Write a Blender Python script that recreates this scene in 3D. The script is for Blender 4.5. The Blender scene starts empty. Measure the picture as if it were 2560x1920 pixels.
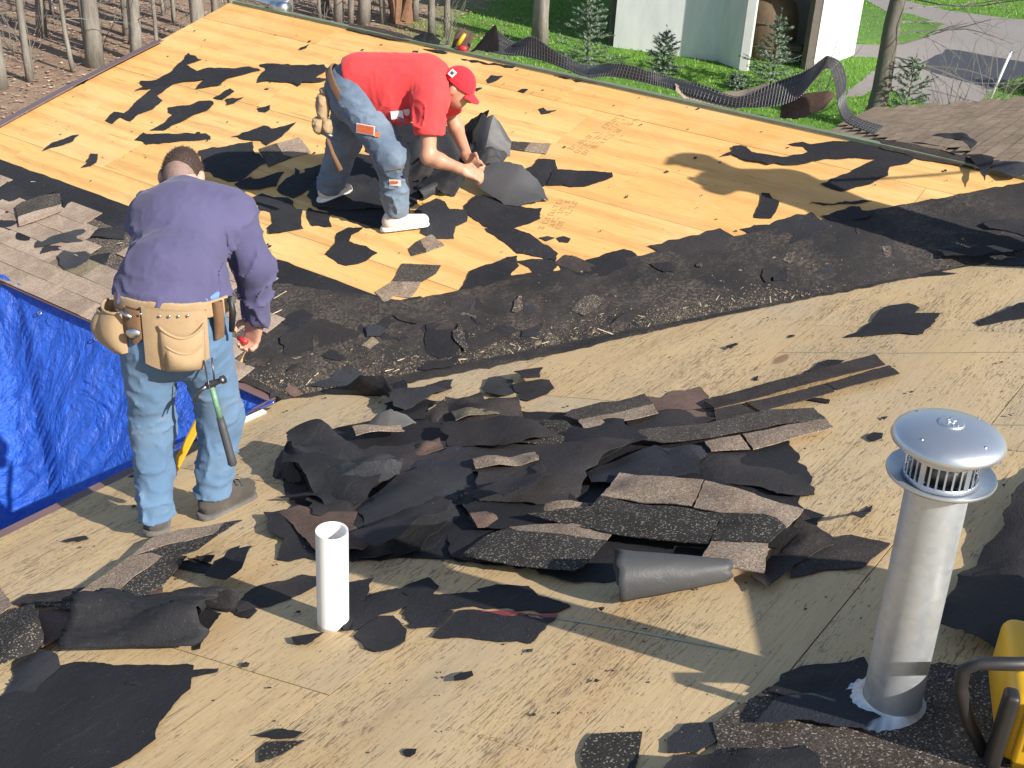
import bpy, bmesh, math, random
import numpy as np
from mathutils import Vector, Matrix
from mathutils.geometry import delaunay_2d_cdt

# ------------------------------------------------------------------ camera, sky, sun, exposure
scene = bpy.context.scene
CAM_Z = 7.0
PITCH, ROLL = math.radians(27.28), math.radians(3.56)
def cam_axes():
    c, s = math.cos(ROLL), math.sin(ROLL)
    def rot(v): return Vector((c*v[0]-s*v[1], s*v[0]+c*v[1], v[2]))
    up = rot((0, -math.cos(PITCH), -math.sin(PITCH))); fw = rot((0, -math.sin(PITCH), math.cos(PITCH))); rt = rot((1, 0, 0))
    W = Matrix((rt, fw, up))
    return W.col[0], -W.col[1], -W.col[2]
cx, cy, cz = cam_axes()
cam_data = bpy.data.cameras.new('camera'); cam = bpy.data.objects.new('camera', cam_data); scene.collection.objects.link(cam)
cam.matrix_world = Matrix.Translation((0, 0, CAM_Z)) @ Matrix((cx, cy, cz)).transposed().to_4x4()
cam_data.sensor_width = 36.0; cam_data.lens = 43.59; cam_data.clip_start = 0.05; cam_data.clip_end = 800
scene.camera = cam
SUN_AZ, SUN_EL = math.radians(130.5), math.radians(34.0)       # azimuth clockwise from +Y
sun_dir = Vector((math.sin(SUN_AZ)*math.cos(SUN_EL), math.cos(SUN_AZ)*math.cos(SUN_EL), math.sin(SUN_EL)))
world = bpy.data.worlds.new('World'); scene.world = world; world.use_nodes = True
wn = world.node_tree; wn.nodes.clear()
sky = wn.nodes.new('ShaderNodeTexSky'); sky.sky_type = 'NISHITA'; sky.sun_disc = False
sky.sun_elevation = SUN_EL; sky.sun_rotation = SUN_AZ; sky.air_density = 1.0; sky.dust_density = 1.0
bgn = wn.nodes.new('ShaderNodeBackground'); bgn.inputs[1].default_value = 0.095
wo = wn.nodes.new('ShaderNodeOutputWorld'); wn.links.new(sky.outputs[0], bgn.inputs[0]); wn.links.new(bgn.outputs[0], wo.inputs[0])
sl = bpy.data.lights.new('sun', 'SUN'); sl.energy = 4.9; sl.angle = math.radians(0.53); sl.color = (1.0, 0.945, 0.86)
so = bpy.data.objects.new('sun', sl); scene.collection.objects.link(so)
so.rotation_euler = sun_dir.to_track_quat('Z', 'Y').to_euler(); so.location = (20, -20, 30)
scene.view_settings.view_transform = 'Standard'; scene.view_settings.look = 'None'
scene.view_settings.exposure = 0.62; scene.view_settings.gamma = 1.0; scene.view_settings.use_curve_mapping = False
scene.cycles.use_denoising = True
scene.cycles.max_bounces = 6

# ------------------------------------------------------------------ helpers
COL = scene.collection
rng = random.Random(7)
def link(o, parent=None, world_m=None):
    COL.objects.link(o)
    if parent is not None:
        o.parent = parent
    return o
def tag(o, label=None, cat=None, group=None, kind=None):
    if label: o['label'] = label
    if cat: o['category'] = cat
    if group: o['group'] = group
    if kind: o['kind'] = kind
    return o
def empty(name, loc=(0, 0, 0), M=None):
    o = bpy.data.objects.new(name, None); COL.objects.link(o); o.empty_display_size = .1
    if M is not None: o.matrix_world = M
    else: o.location = loc
    return o
def wm(o):
    """world matrix from the local chain (no depsgraph update needed)"""
    m = o.matrix_basis.copy(); p = o.parent
    while p is not None:
        m = p.matrix_basis @ m; p = p.parent
    return m
def from_mesh(name, me, mat=None, parent=None, M=None):
    """M: wanted world matrix"""
    o = bpy.data.objects.new(name, me)
    if mat is not None and not me.materials:
        for m in (mat if isinstance(mat, (list, tuple)) else [mat]): me.materials.append(m)
    COL.objects.link(o)
    M = M or Matrix.Identity(4)
    if parent is not None:
        o.parent = parent; o.matrix_basis = wm(parent).inverted() @ M
    else:
        o.matrix_basis = M
    return o
def mesh(name, verts, faces, smooth=False):
    me = bpy.data.meshes.new(name); me.from_pydata([tuple(v) for v in verts], [], [tuple(f) for f in faces]); me.update()
    if smooth: me.shade_smooth()
    return me
def put(name, verts, faces, mat, parent=None, smooth=False, world_verts=True, M=None):
    """verts given in world space; the origin goes to their lower centre"""
    vs = [Vector(v) for v in verts]
    if M is None:
        c = sum(vs, Vector())/len(vs); c.z = min(v.z for v in vs); M = Matrix.Translation(c)
    Mi = M.inverted()
    return from_mesh(name, mesh(name, [Mi @ v for v in vs], faces, smooth), mat, parent, M)

class MB:
    """small mesh collector in world coordinates"""
    def __init__(s): s.v = []; s.f = []
    def add(s, vs, fs):
        n = len(s.v); s.v += [Vector(v) for v in vs]; s.f += [tuple(i+n for i in f) for f in fs]; return s
    def box(s, c, size, M=None):
        x, y, z = [a/2 for a in size]; vs = [Vector((i*x, j*y, k*z)) for i in (-1, 1) for j in (-1, 1) for k in (-1, 1)]
        if M is not None: vs = [M @ v for v in vs]
        c = Vector(c)
        return s.add([v+c for v in vs], [(0, 1, 3, 2), (4, 6, 7, 5), (0, 4, 5, 1), (2, 3, 7, 6), (0, 2, 6, 4), (1, 5, 7, 3)])
    def tube(s, pts, r, n=10, cap=True):
        pts = [Vector(p) for p in pts]; rs = r if isinstance(r, (list, tuple)) else [r]*len(pts)
        rings = []; ref = None
        for i, p in enumerate(pts):
            t = (pts[min(i+1, len(pts)-1)]-pts[max(i-1, 0)]).normalized()
            if ref is None:
                ref = t.orthogonal().normalized()
            ref = (ref - t*ref.dot(t)).normalized(); b = t.cross(ref)
            rings.append([p+(ref*math.cos(2*math.pi*k/n)+b*math.sin(2*math.pi*k/n))*rs[i] for k in range(n)])
        vs = [v for R in rings for v in R]; fs = []
        for i in range(len(pts)-1):
            for k in range(n):
                fs.append((i*n+k, i*n+(k+1) % n, (i+1)*n+(k+1) % n, (i+1)*n+k))
        if cap:
            fs.append(tuple(reversed(range(n)))); fs.append(tuple((len(pts)-1)*n+k for k in range(n)))
        return s.add(vs, fs)
    def lathe(s, prof, M, n=40, closed=False):
        """prof: (r, z) list"""
        vs = []; fs = []; m = len(prof)
        for k in range(n):
            a = 2*math.pi*k/n
            vs += [M @ Vector((r*math.cos(a), r*math.sin(a), z)) for r, z in prof]
        for k in range(n):
            k2 = (k+1) % n
            for i in range(m-1):
                fs.append((k*m+i, k2*m+i, k2*m+i+1, k*m+i+1))
            if closed: fs.append((k*m+m-1, k2*m+m-1, k2*m, k*m))
        return s.add(vs, fs)
    def build(s, name, mat, parent=None, smooth=False, M=None):
        return put(name, s.v, s.f, mat, parent, smooth, M=M)

def smooth_angle(o, ang=40):
    me = o.data
    me.shade_smooth()
    try: me.set_sharp_from_angle(angle=math.radians(ang))
    except Exception: pass

# ------------------------------------------------------------------ materials
def srgb(r, g, b):
    f = lambda c: c/12.92 if c <= .04045 else ((c+.055)/1.055)**2.4
    return (f(r/255), f(g/255), f(b/255), 1)
class MT:
    def __init__(s, name):
        s.m = bpy.data.materials.new(name); s.m.use_nodes = True; s.nt = s.m.node_tree
        s.b = s.nt.nodes['Principled BSDF']; s.b.inputs['Roughness'].default_value = .8
        s.tc = None
    def n(s, t, **kw):
        nd = s.nt.nodes.new(t)
        for k, v in kw.items():
            if hasattr(nd, k) and k not in nd.inputs: setattr(nd, k, v)
            else: nd.inputs[k].default_value = v
        return nd
    def l(s, a, b): s.nt.links.new(a, b)
    def coord(s, scale=(1, 1, 1), rot=(0, 0, 0), kind='Object', rnd=True):
        if s.tc is None: s.tc = s.nt.nodes.new('ShaderNodeTexCoord')
        mp = s.nt.nodes.new('ShaderNodeMapping'); mp.inputs['Scale'].default_value = scale; mp.inputs['Rotation'].default_value = rot
        src = s.tc.outputs[kind]
        if rnd:
            oi = s.nt.nodes.new('ShaderNodeObjectInfo'); ml = s.nt.nodes.new('ShaderNodeVectorMath'); ml.operation = 'MULTIPLY_ADD'
            cmb = s.nt.nodes.new('ShaderNodeCombineXYZ')
            for i in range(3): s.l(oi.outputs['Random'], cmb.inputs[i])
            ml.inputs[1].default_value = (37.1, 53.7, 11.3); s.l(cmb.outputs[0], ml.inputs[0]); s.l(src, ml.inputs[2]); src = ml.outputs[0]
        s.l(src, mp.inputs['Vector']); return mp.outputs[0]
    def noise(s, scale, detail=4, rough=.55, vec=None, dist=0.):
        nd = s.n('ShaderNodeTexNoise'); nd.inputs['Scale'].default_value = scale; nd.inputs['Detail'].default_value = detail
        nd.inputs['Roughness'].default_value = rough; nd.inputs['Distortion'].default_value = dist
        if vec is not None: s.l(vec, nd.inputs['Vector'])
        return nd.outputs['Fac']
    def ramp(s, fac, stops, interp='LINEAR'):
        r = s.n('ShaderNodeValToRGB'); e = r.color_ramp.elements; r.color_ramp.interpolation = interp
        while len(e) < len(stops): e.new(.5)
        for q, (p, c) in zip(e, stops): q.position = p; q.color = c if len(c) == 4 else (*c, 1)
        s.l(fac, r.inputs[0]); return r.outputs[0]
    def mix(s, fac, a, b, mode='MIX'):
        x = s.n('ShaderNodeMix'); x.data_type = 'RGBA'; x.blend_type = mode
        for i, v in ((0, fac), (6, a), (7, b)):
            if hasattr(v, 'is_linked') or hasattr(v, 'node'): s.l(v, x.inputs[i])
            else: x.inputs[i].default_value = v
        return x.outputs[2]
    def math(s, op, a, b=0.):
        x = s.n('ShaderNodeMath'); x.operation = op
        for i, v in ((0, a), (1, b)):
            if hasattr(v, 'node'): s.l(v, x.inputs[i])
            else: x.inputs[i].default_value = v
        return x.outputs[0]
    def rand(s):
        return s.n('ShaderNodeObjectInfo').outputs['Random']
    def vary(s, col, amount=.25, hue=0.):
        """per-object brightness variation"""
        h = s.n('ShaderNodeHueSaturation'); 
        v = s.math('MULTIPLY_ADD', s.rand(), amount); s.nt.nodes[-1].inputs[2].default_value = 1-amount/2
        s.l(v, h.inputs['Value']); 
        if hasattr(col, 'node'): s.l(col, h.inputs['Color'])
        else: h.inputs['Color'].default_value = col
        return h.outputs[0]
    def col(s, c):
        if hasattr(c, 'node'): s.l(c, s.b.inputs['Base Color'])
        else: s.b.inputs['Base Color'].default_value = c
    def bump(s, h, strength=.4, dist=.01):
        b = s.n('ShaderNodeBump'); b.inputs['Strength'].default_value = strength; b.inputs['Distance'].default_value = dist
        s.l(h, b.inputs['Height']); s.l(b.outputs[0], s.b.inputs['Normal'])
    def p(s, **kw):
        for k, v in kw.items(): s.b.inputs[k.replace('_', ' ')].default_value = v
        return s
MATS = {}
def simple(name, c, rough=.6, metal=0., nscale=0, namt=.15, bump=0., bscale=60, spec=.5):
    t = MT(name); t.p(Roughness=rough, Metallic=metal); t.b.inputs['Specular IOR Level'].default_value = spec
    if nscale:
        f = t.noise(nscale, 5, .6, t.coord())
        t.col(t.mix(f, tuple(x*(1-namt) for x in c[:3])+(1,), tuple(min(1, x*(1+namt)) for x in c[:3])+(1,)))
    else: t.col(c)
    if bump: t.bump(t.noise(bscale, 6, .6, t.coord()), bump, .004)
    MATS[name] = t.m; return t.m

def make_felt(name, c1, c2, rough=.75, bmp=.55):
    t = MT(name); v = t.coord()
    big = t.noise(2.2, 4, .6, v); fine = t.noise(140, 3, .7, v)
    base = t.mix(t.ramp(big, [(.3, (0, 0, 0)), (.72, (1, 1, 1))]), c1, c2)
    # wear lines and dust
    dust = t.ramp(t.noise(9, 8, .75, v), [(.6, (0, 0, 0)), (.78, (1, 1, 1))])
    base = t.mix(t.math('MULTIPLY', dust, .42), base, (.12, .107, .098, 1))
    scuff = t.ramp(t.noise(22, 6, .75, t.coord((1, 3.2, 1), (0, 0, .8))), [(.60, (0, 0, 0)), (.74, (1, 1, 1))])
    base = t.mix(t.math('MULTIPLY', scuff, .35), base, (.10, .095, .092, 1))
    speck = t.ramp(t.noise(95, 2, .5, v), [(.715, (0, 0, 0)), (.76, (1, 1, 1))])
    base = t.mix(t.math('MULTIPLY', speck, .45), base, (.30, .27, .23, 1))
    lines = t.ramp(t.noise(3, 3, .5, t.coord((1, 60, 1), (0, 0, .5))), [(.66, (0, 0, 0)), (.69, (1, 1, 1))])
    base = t.mix(t.math('MULTIPLY', lines, .12), base, (.2, .19, .18, 1))
    t.col(t.vary(base, .3)); t.p(Roughness=rough); t.b.inputs['Specular IOR Level'].default_value = .35
    t.bump(t.math('ADD', t.math('MULTIPLY', fine, .35), t.noise(14, 7, .7, v, .5)), bmp, .014)
    MATS[name] = t.m
make_felt('felt', (.015, .0145, .017, 1), (.028, .027, .030, 1))
make_felt('felt_pale', (.028, .029, .033, 1), (.050, .050, .053, 1), .6)
make_felt('felt_warm', (.025, .022, .022, 1), (.042, .036, .035, 1))
make_felt('felt_blue', (.020, .022, .030, 1), (.036, .038, .048, 1))
make_felt('membrane', (.019, .018, .018, 1), (.040, .035, .033, 1))
def dusty(name):
    m = MATS[name]; t = MT.__new__(MT); t.m = m; t.nt = m.node_tree; t.b = t.nt.nodes['Principled BSDF']; t.tc = None
    src = t.b.inputs['Base Color'].links[0].from_socket; v = t.coord(rnd=False)
    d1_ = t.ramp(t.noise(1.9, 7, .68, v), [(.44, (0, 0, 0)), (.62, (1, 1, 1))]); d2_ = t.ramp(t.noise(60, 4, .7, v), [(.42, (0, 0, 0)), (.6, (1, 1, 1))])
    c = t.mix(t.math('MULTIPLY', t.math('MULTIPLY', d1_, d2_), .6), src, (.18, .14, .105, 1)); t.col(c)
dusty('membrane')
def make_granule(name, dark, light, speck, amt=.6, edge=.0):
    t = MT(name); v = t.coord(rnd=False)
    g = t.n('ShaderNodeTexVoronoi'); g.inputs['Scale'].default_value = 230; t.l(v, g.inputs['Vector'])
    w = t.n('ShaderNodeSeparateColor'); t.l(g.outputs['Color'], w.inputs[0])
    base = t.mix(t.ramp(w.outputs[0], [(.1, (0, 0, 0)), (.9, (1, 1, 1))]), dark, light)
    sp = t.ramp(w.outputs[1], [(.90, (0, 0, 0)), (.93, (1, 1, 1))])
    base = t.mix(t.math('MULTIPLY', sp, amt), base, speck)
    worn = t.ramp(t.noise(6, 7, .7, t.coord()), [(.42, (1, 1, 1)), (.75, (.55, .52, .5))])
    base = t.mix(1., base, worn, 'MULTIPLY')
    t.col(t.vary(base, .25)); t.p(Roughness=.9); t.b.inputs['Specular IOR Level'].default_value = .3
    t.bump(w.outputs[2], .5, .004); MATS[name] = t.m
make_granule('granule', (.21, .15, .105, 1), (.42, .32, .235, 1), (.62, .55, .46, 1))
make_granule('granule_pink', (.29, .215, .16, 1), (.47, .365, .28, 1), (.62, .53, .44, 1), .4)
make_granule('granule_green', (.15, .12, .075, 1), (.30, .25, .165, 1), (.5, .44, .33, 1), .5)
make_granule('granule_dark', (.05, .04, .034, 1), (.13, .105, .085, 1), (.5, .42, .33, 1), .8)
make_granule('shingle_mid', (.028, .026, .025, 1), (.052, .047, .043, 1), (.42, .36, .28, 1), .75)
make_granule('headlap', (.045, .040, .036, 1), (.085, .075, .066, 1), (.32, .27, .2, 1), .6)
make_granule('shingle_back', (.038, .031, .029, 1), (.066, .054, .049, 1), (.2, .18, .16, 1), .3)
make_granule('brown_back', (.135, .085, .067, 1), (.19, .125, .098, 1), (.3, .24, .2, 1), .3)
make_granule('roof_brown', (.25, .18, .12, 1), (.38, .29, .20, 1), (.45, .37, .29, 1), .4)
simple('red_tape', (.25, .035, .045, 1), .4, nscale=20, namt=.5)
simple('chip_wood', (.62, .36, .2, 1), .7, nscale=20)

def make_ply(name, grey):
    t = MT(name); v = t.coord((1, 1, 1))
    # local x = along the grain
    warp = t.noise(1.1, 3, .5, t.coord((.6, 1.4, 1)))
    st = t.coord((1.0, 14, 1)); fine = t.noise(6, 6, .65, st, .4)
    cat = t.n('ShaderNodeTexWave'); cat.wave_type = 'BANDS'; cat.bands_direction = 'Y'
    cat.inputs['Scale'].default_value = 1.5; cat.inputs['Distortion'].default_value = 16.0; cat.inputs['Detail'].default_value = 3; cat.inputs['Detail Scale'].default_value = .55
    t.l(t.coord((.13, 1, 1)), cat.inputs['Vector'])
    veneer = t.ramp(t.noise(.9, 2, .4, t.coord((.5, 1.7, 1))), [(.35, (0, 0, 0)), (.65, (1, 1, 1))])
    if not grey:
        base = t.mix(veneer, (.75, .49, .19, 1), (.71, .42, .145, 1))
        base = t.mix(t.math('MULTIPLY', t.ramp(t.rand(), [(.62, (0, 0, 0)), (.75, (1, 1, 1))]), .75), base, (.66, .335, .10, 1))
        base = t.mix(t.math('MULTIPLY', t.ramp(cat.outputs['Fac'], [(.5, (0, 0, 0)), (.95, (1, 1, 1))]), .42), base, (.47, .24, .075, 1))
        base = t.mix(t.math('MULTIPLY', t.ramp(fine, [(.5, (0, 0, 0)), (.75, (1, 1, 1))]), .5), base, (.82, .59, .28, 1))
        base = t.mix(t.math('MULTIPLY', t.ramp(t.noise(3.1, 7, .72, t.coord((.7, 1.3, 1))), [(.52, (0, 0, 0)), (.70, (1, 1, 1))]), .40), base, (.50, .29, .12, 1))
        base = t.mix(t.math('MULTIPLY', t.ramp(t.noise(1.3, 5, .6, v), [(.50, (0, 0, 0)), (.72, (1, 1, 1))]), .30), base, (.83, .62, .33, 1))
        base = t.mix(t.math('MULTIPLY', t.ramp(t.noise(7, 5, .7, t.coord((.35, 5, 1))), [(.57, (0, 0, 0)), (.68, (1, 1, 1))]), .55), base, (.38, .19, .07, 1))
        dirt = t.ramp(t.noise(30, 6, .75, t.coord((.6, 1.4, 1))), [(.68, (0, 0, 0)), (.74, (1, 1, 1))])
        base = t.mix(t.math('MULTIPLY', dirt, .6), base, (.10, .075, .055, 1))
        kscale, kcol, pk = 1.5, (.33, .13, .045, 1), .055
    else:
        base = t.mix(veneer, (.66, .465, .235, 1), (.73, .535, .295, 1))
        blot = t.ramp(t.noise(1.6, 6, .6, t.coord((.6, 1.5, 1))), [(.38, (0, 0, 0)), (.62, (1, 1, 1))])
        base = t.mix(t.math('MULTIPLY', blot, .45), base, (.57, .43, .245, 1))
        warm = t.ramp(t.noise(1.1, 4, .6, t.coord((.4, 1.9, 1))), [(.56, (0, 0, 0)), (.75, (1, 1, 1))])
        base = t.mix(t.math('MULTIPLY', warm, .45), base, (.60, .33, .13, 1))
        base = t.mix(t.math('MULTIPLY', t.ramp(fine, [(.35, (1, 1, 1)), (.6, (0, 0, 0))]), .3), base, (.43, .28, .14, 1))
        stain = t.ramp(t.noise(2.3, 7, .7, t.coord((.45, 1.6, 1))), [(.54, (0, 0, 0)), (.70, (1, 1, 1))])
        base = t.mix(t.math('MULTIPLY', stain, .42), base, (.33, .225, .125, 1))
        grey = t.ramp(t.noise(.8, 6, .65, t.coord((.6, 1.2, 1))), [(.48, (0, 0, 0)), (.66, (1, 1, 1))])
        base = t.mix(t.math('MULTIPLY', grey, .38), base, (.47, .42, .33, 1))
        # black weathered checks: short streaks along the grain, gathered in patches
        patch = t.ramp(t.noise(1.7, 4, .6, t.coord((.7, 1.3, 1))), [(.36, (0, 0, 0)), (.62, (1, 1, 1))])
        s1 = t.noise(13, 6, .70, t.coord((1.0, 9, 1)), .3); s2 = t.noise(40, 5, .66, t.coord((1.0, 5, 1)), .2)
        thr = t.math('MULTIPLY_ADD', patch, .085); t.nt.nodes[-1].inputs[2].default_value = .036
        k1 = t.ramp(t.math('ADD', s1, thr), [(.655, (0, 0, 0)), (.70, (1, 1, 1))])
        k2 = t.ramp(t.math('ADD', s2, thr), [(.68, (0, 0, 0)), (.72, (1, 1, 1))])
        streak = t.math('MAXIMUM', k1, k2)
        base = t.mix(t.math('MULTIPLY', streak, .70), base, (.085, .062, .045, 1))
        long = t.ramp(t.noise(4, 3, .5, t.coord((.25, 26, 1))), [(.64, (0, 0, 0)), (.70, (1, 1, 1))])
        base = t.mix(t.math('MULTIPLY', long, .55), base, (.12, .085, .05, 1))
        kscale, kcol, pk = 1.7, (.24, .12, .06, 1), .06
    kn = t.n('ShaderNodeTexVoronoi'); kn.inputs['Scale'].default_value = kscale; kn.inputs['Randomness'].default_value = 1
    t.l(t.coord((.62, 1.35, .02)), kn.inputs['Vector'])
    kd = t.math('ADD', kn.outputs['Distance'], t.math('MULTIPLY', t.math('SUBTRACT', t.noise(18, 3, .5, v), .5), .05))
    ks = t.n('ShaderNodeSeparateColor'); t.l(kn.outputs['Color'], ks.inputs[0])
    sel = t.ramp(ks.outputs[0], [(.50, (1, 1, 1)), (.52, (0, 0, 0))])
    knot = t.math('MULTIPLY', t.ramp(kd, [(pk, (1, 1, 1)), (pk+.03, (0, 0, 0))]), sel)
    base = t.mix(t.math('MULTIPLY', knot, .75), base, kcol)
    ring = t.math('MULTIPLY', t.ramp(kd, [(pk+.02, (0, 0, 0)), (pk+.045, (1, 1, 1)), (pk+.10, (0, 0, 0))]), sel)
    base = t.mix(t.math('MULTIPLY', ring, .35), base, tuple(min(1, x*1.0) for x in ((.76, .55, .3) if not grey else (.6, .44, .24)))+(1,))
    t.col(t.vary(base, .12 if not grey else .10)); t.p(Roughness=.72); t.b.inputs['Specular IOR Level'].default_value = .3
    t.bump(t.math('ADD', fine, t.math('MULTIPLY', cat.outputs['Fac'], .2)), .25, .004)
    MATS[name] = t.m
make_ply('ply_yellow', False); make_ply('ply_grey', True)
simple('ply_edge', (.33, .22, .11, 1), .8, nscale=40)
simple('ink', (.40, .25, .11, 1), .9)
simple('brown_metal', (.17, .105, .10, 1), .45, nscale=8, namt=.25)
simple('white_paint', (.72, .71, .68, 1), .5, nscale=6, namt=.1)
simple('green_edge', (.16, .195, .125, 1), .6, nscale=14, namt=.35)
simple('siding', (.50, .46, .40, 1), .6, nscale=4, namt=.08)
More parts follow.
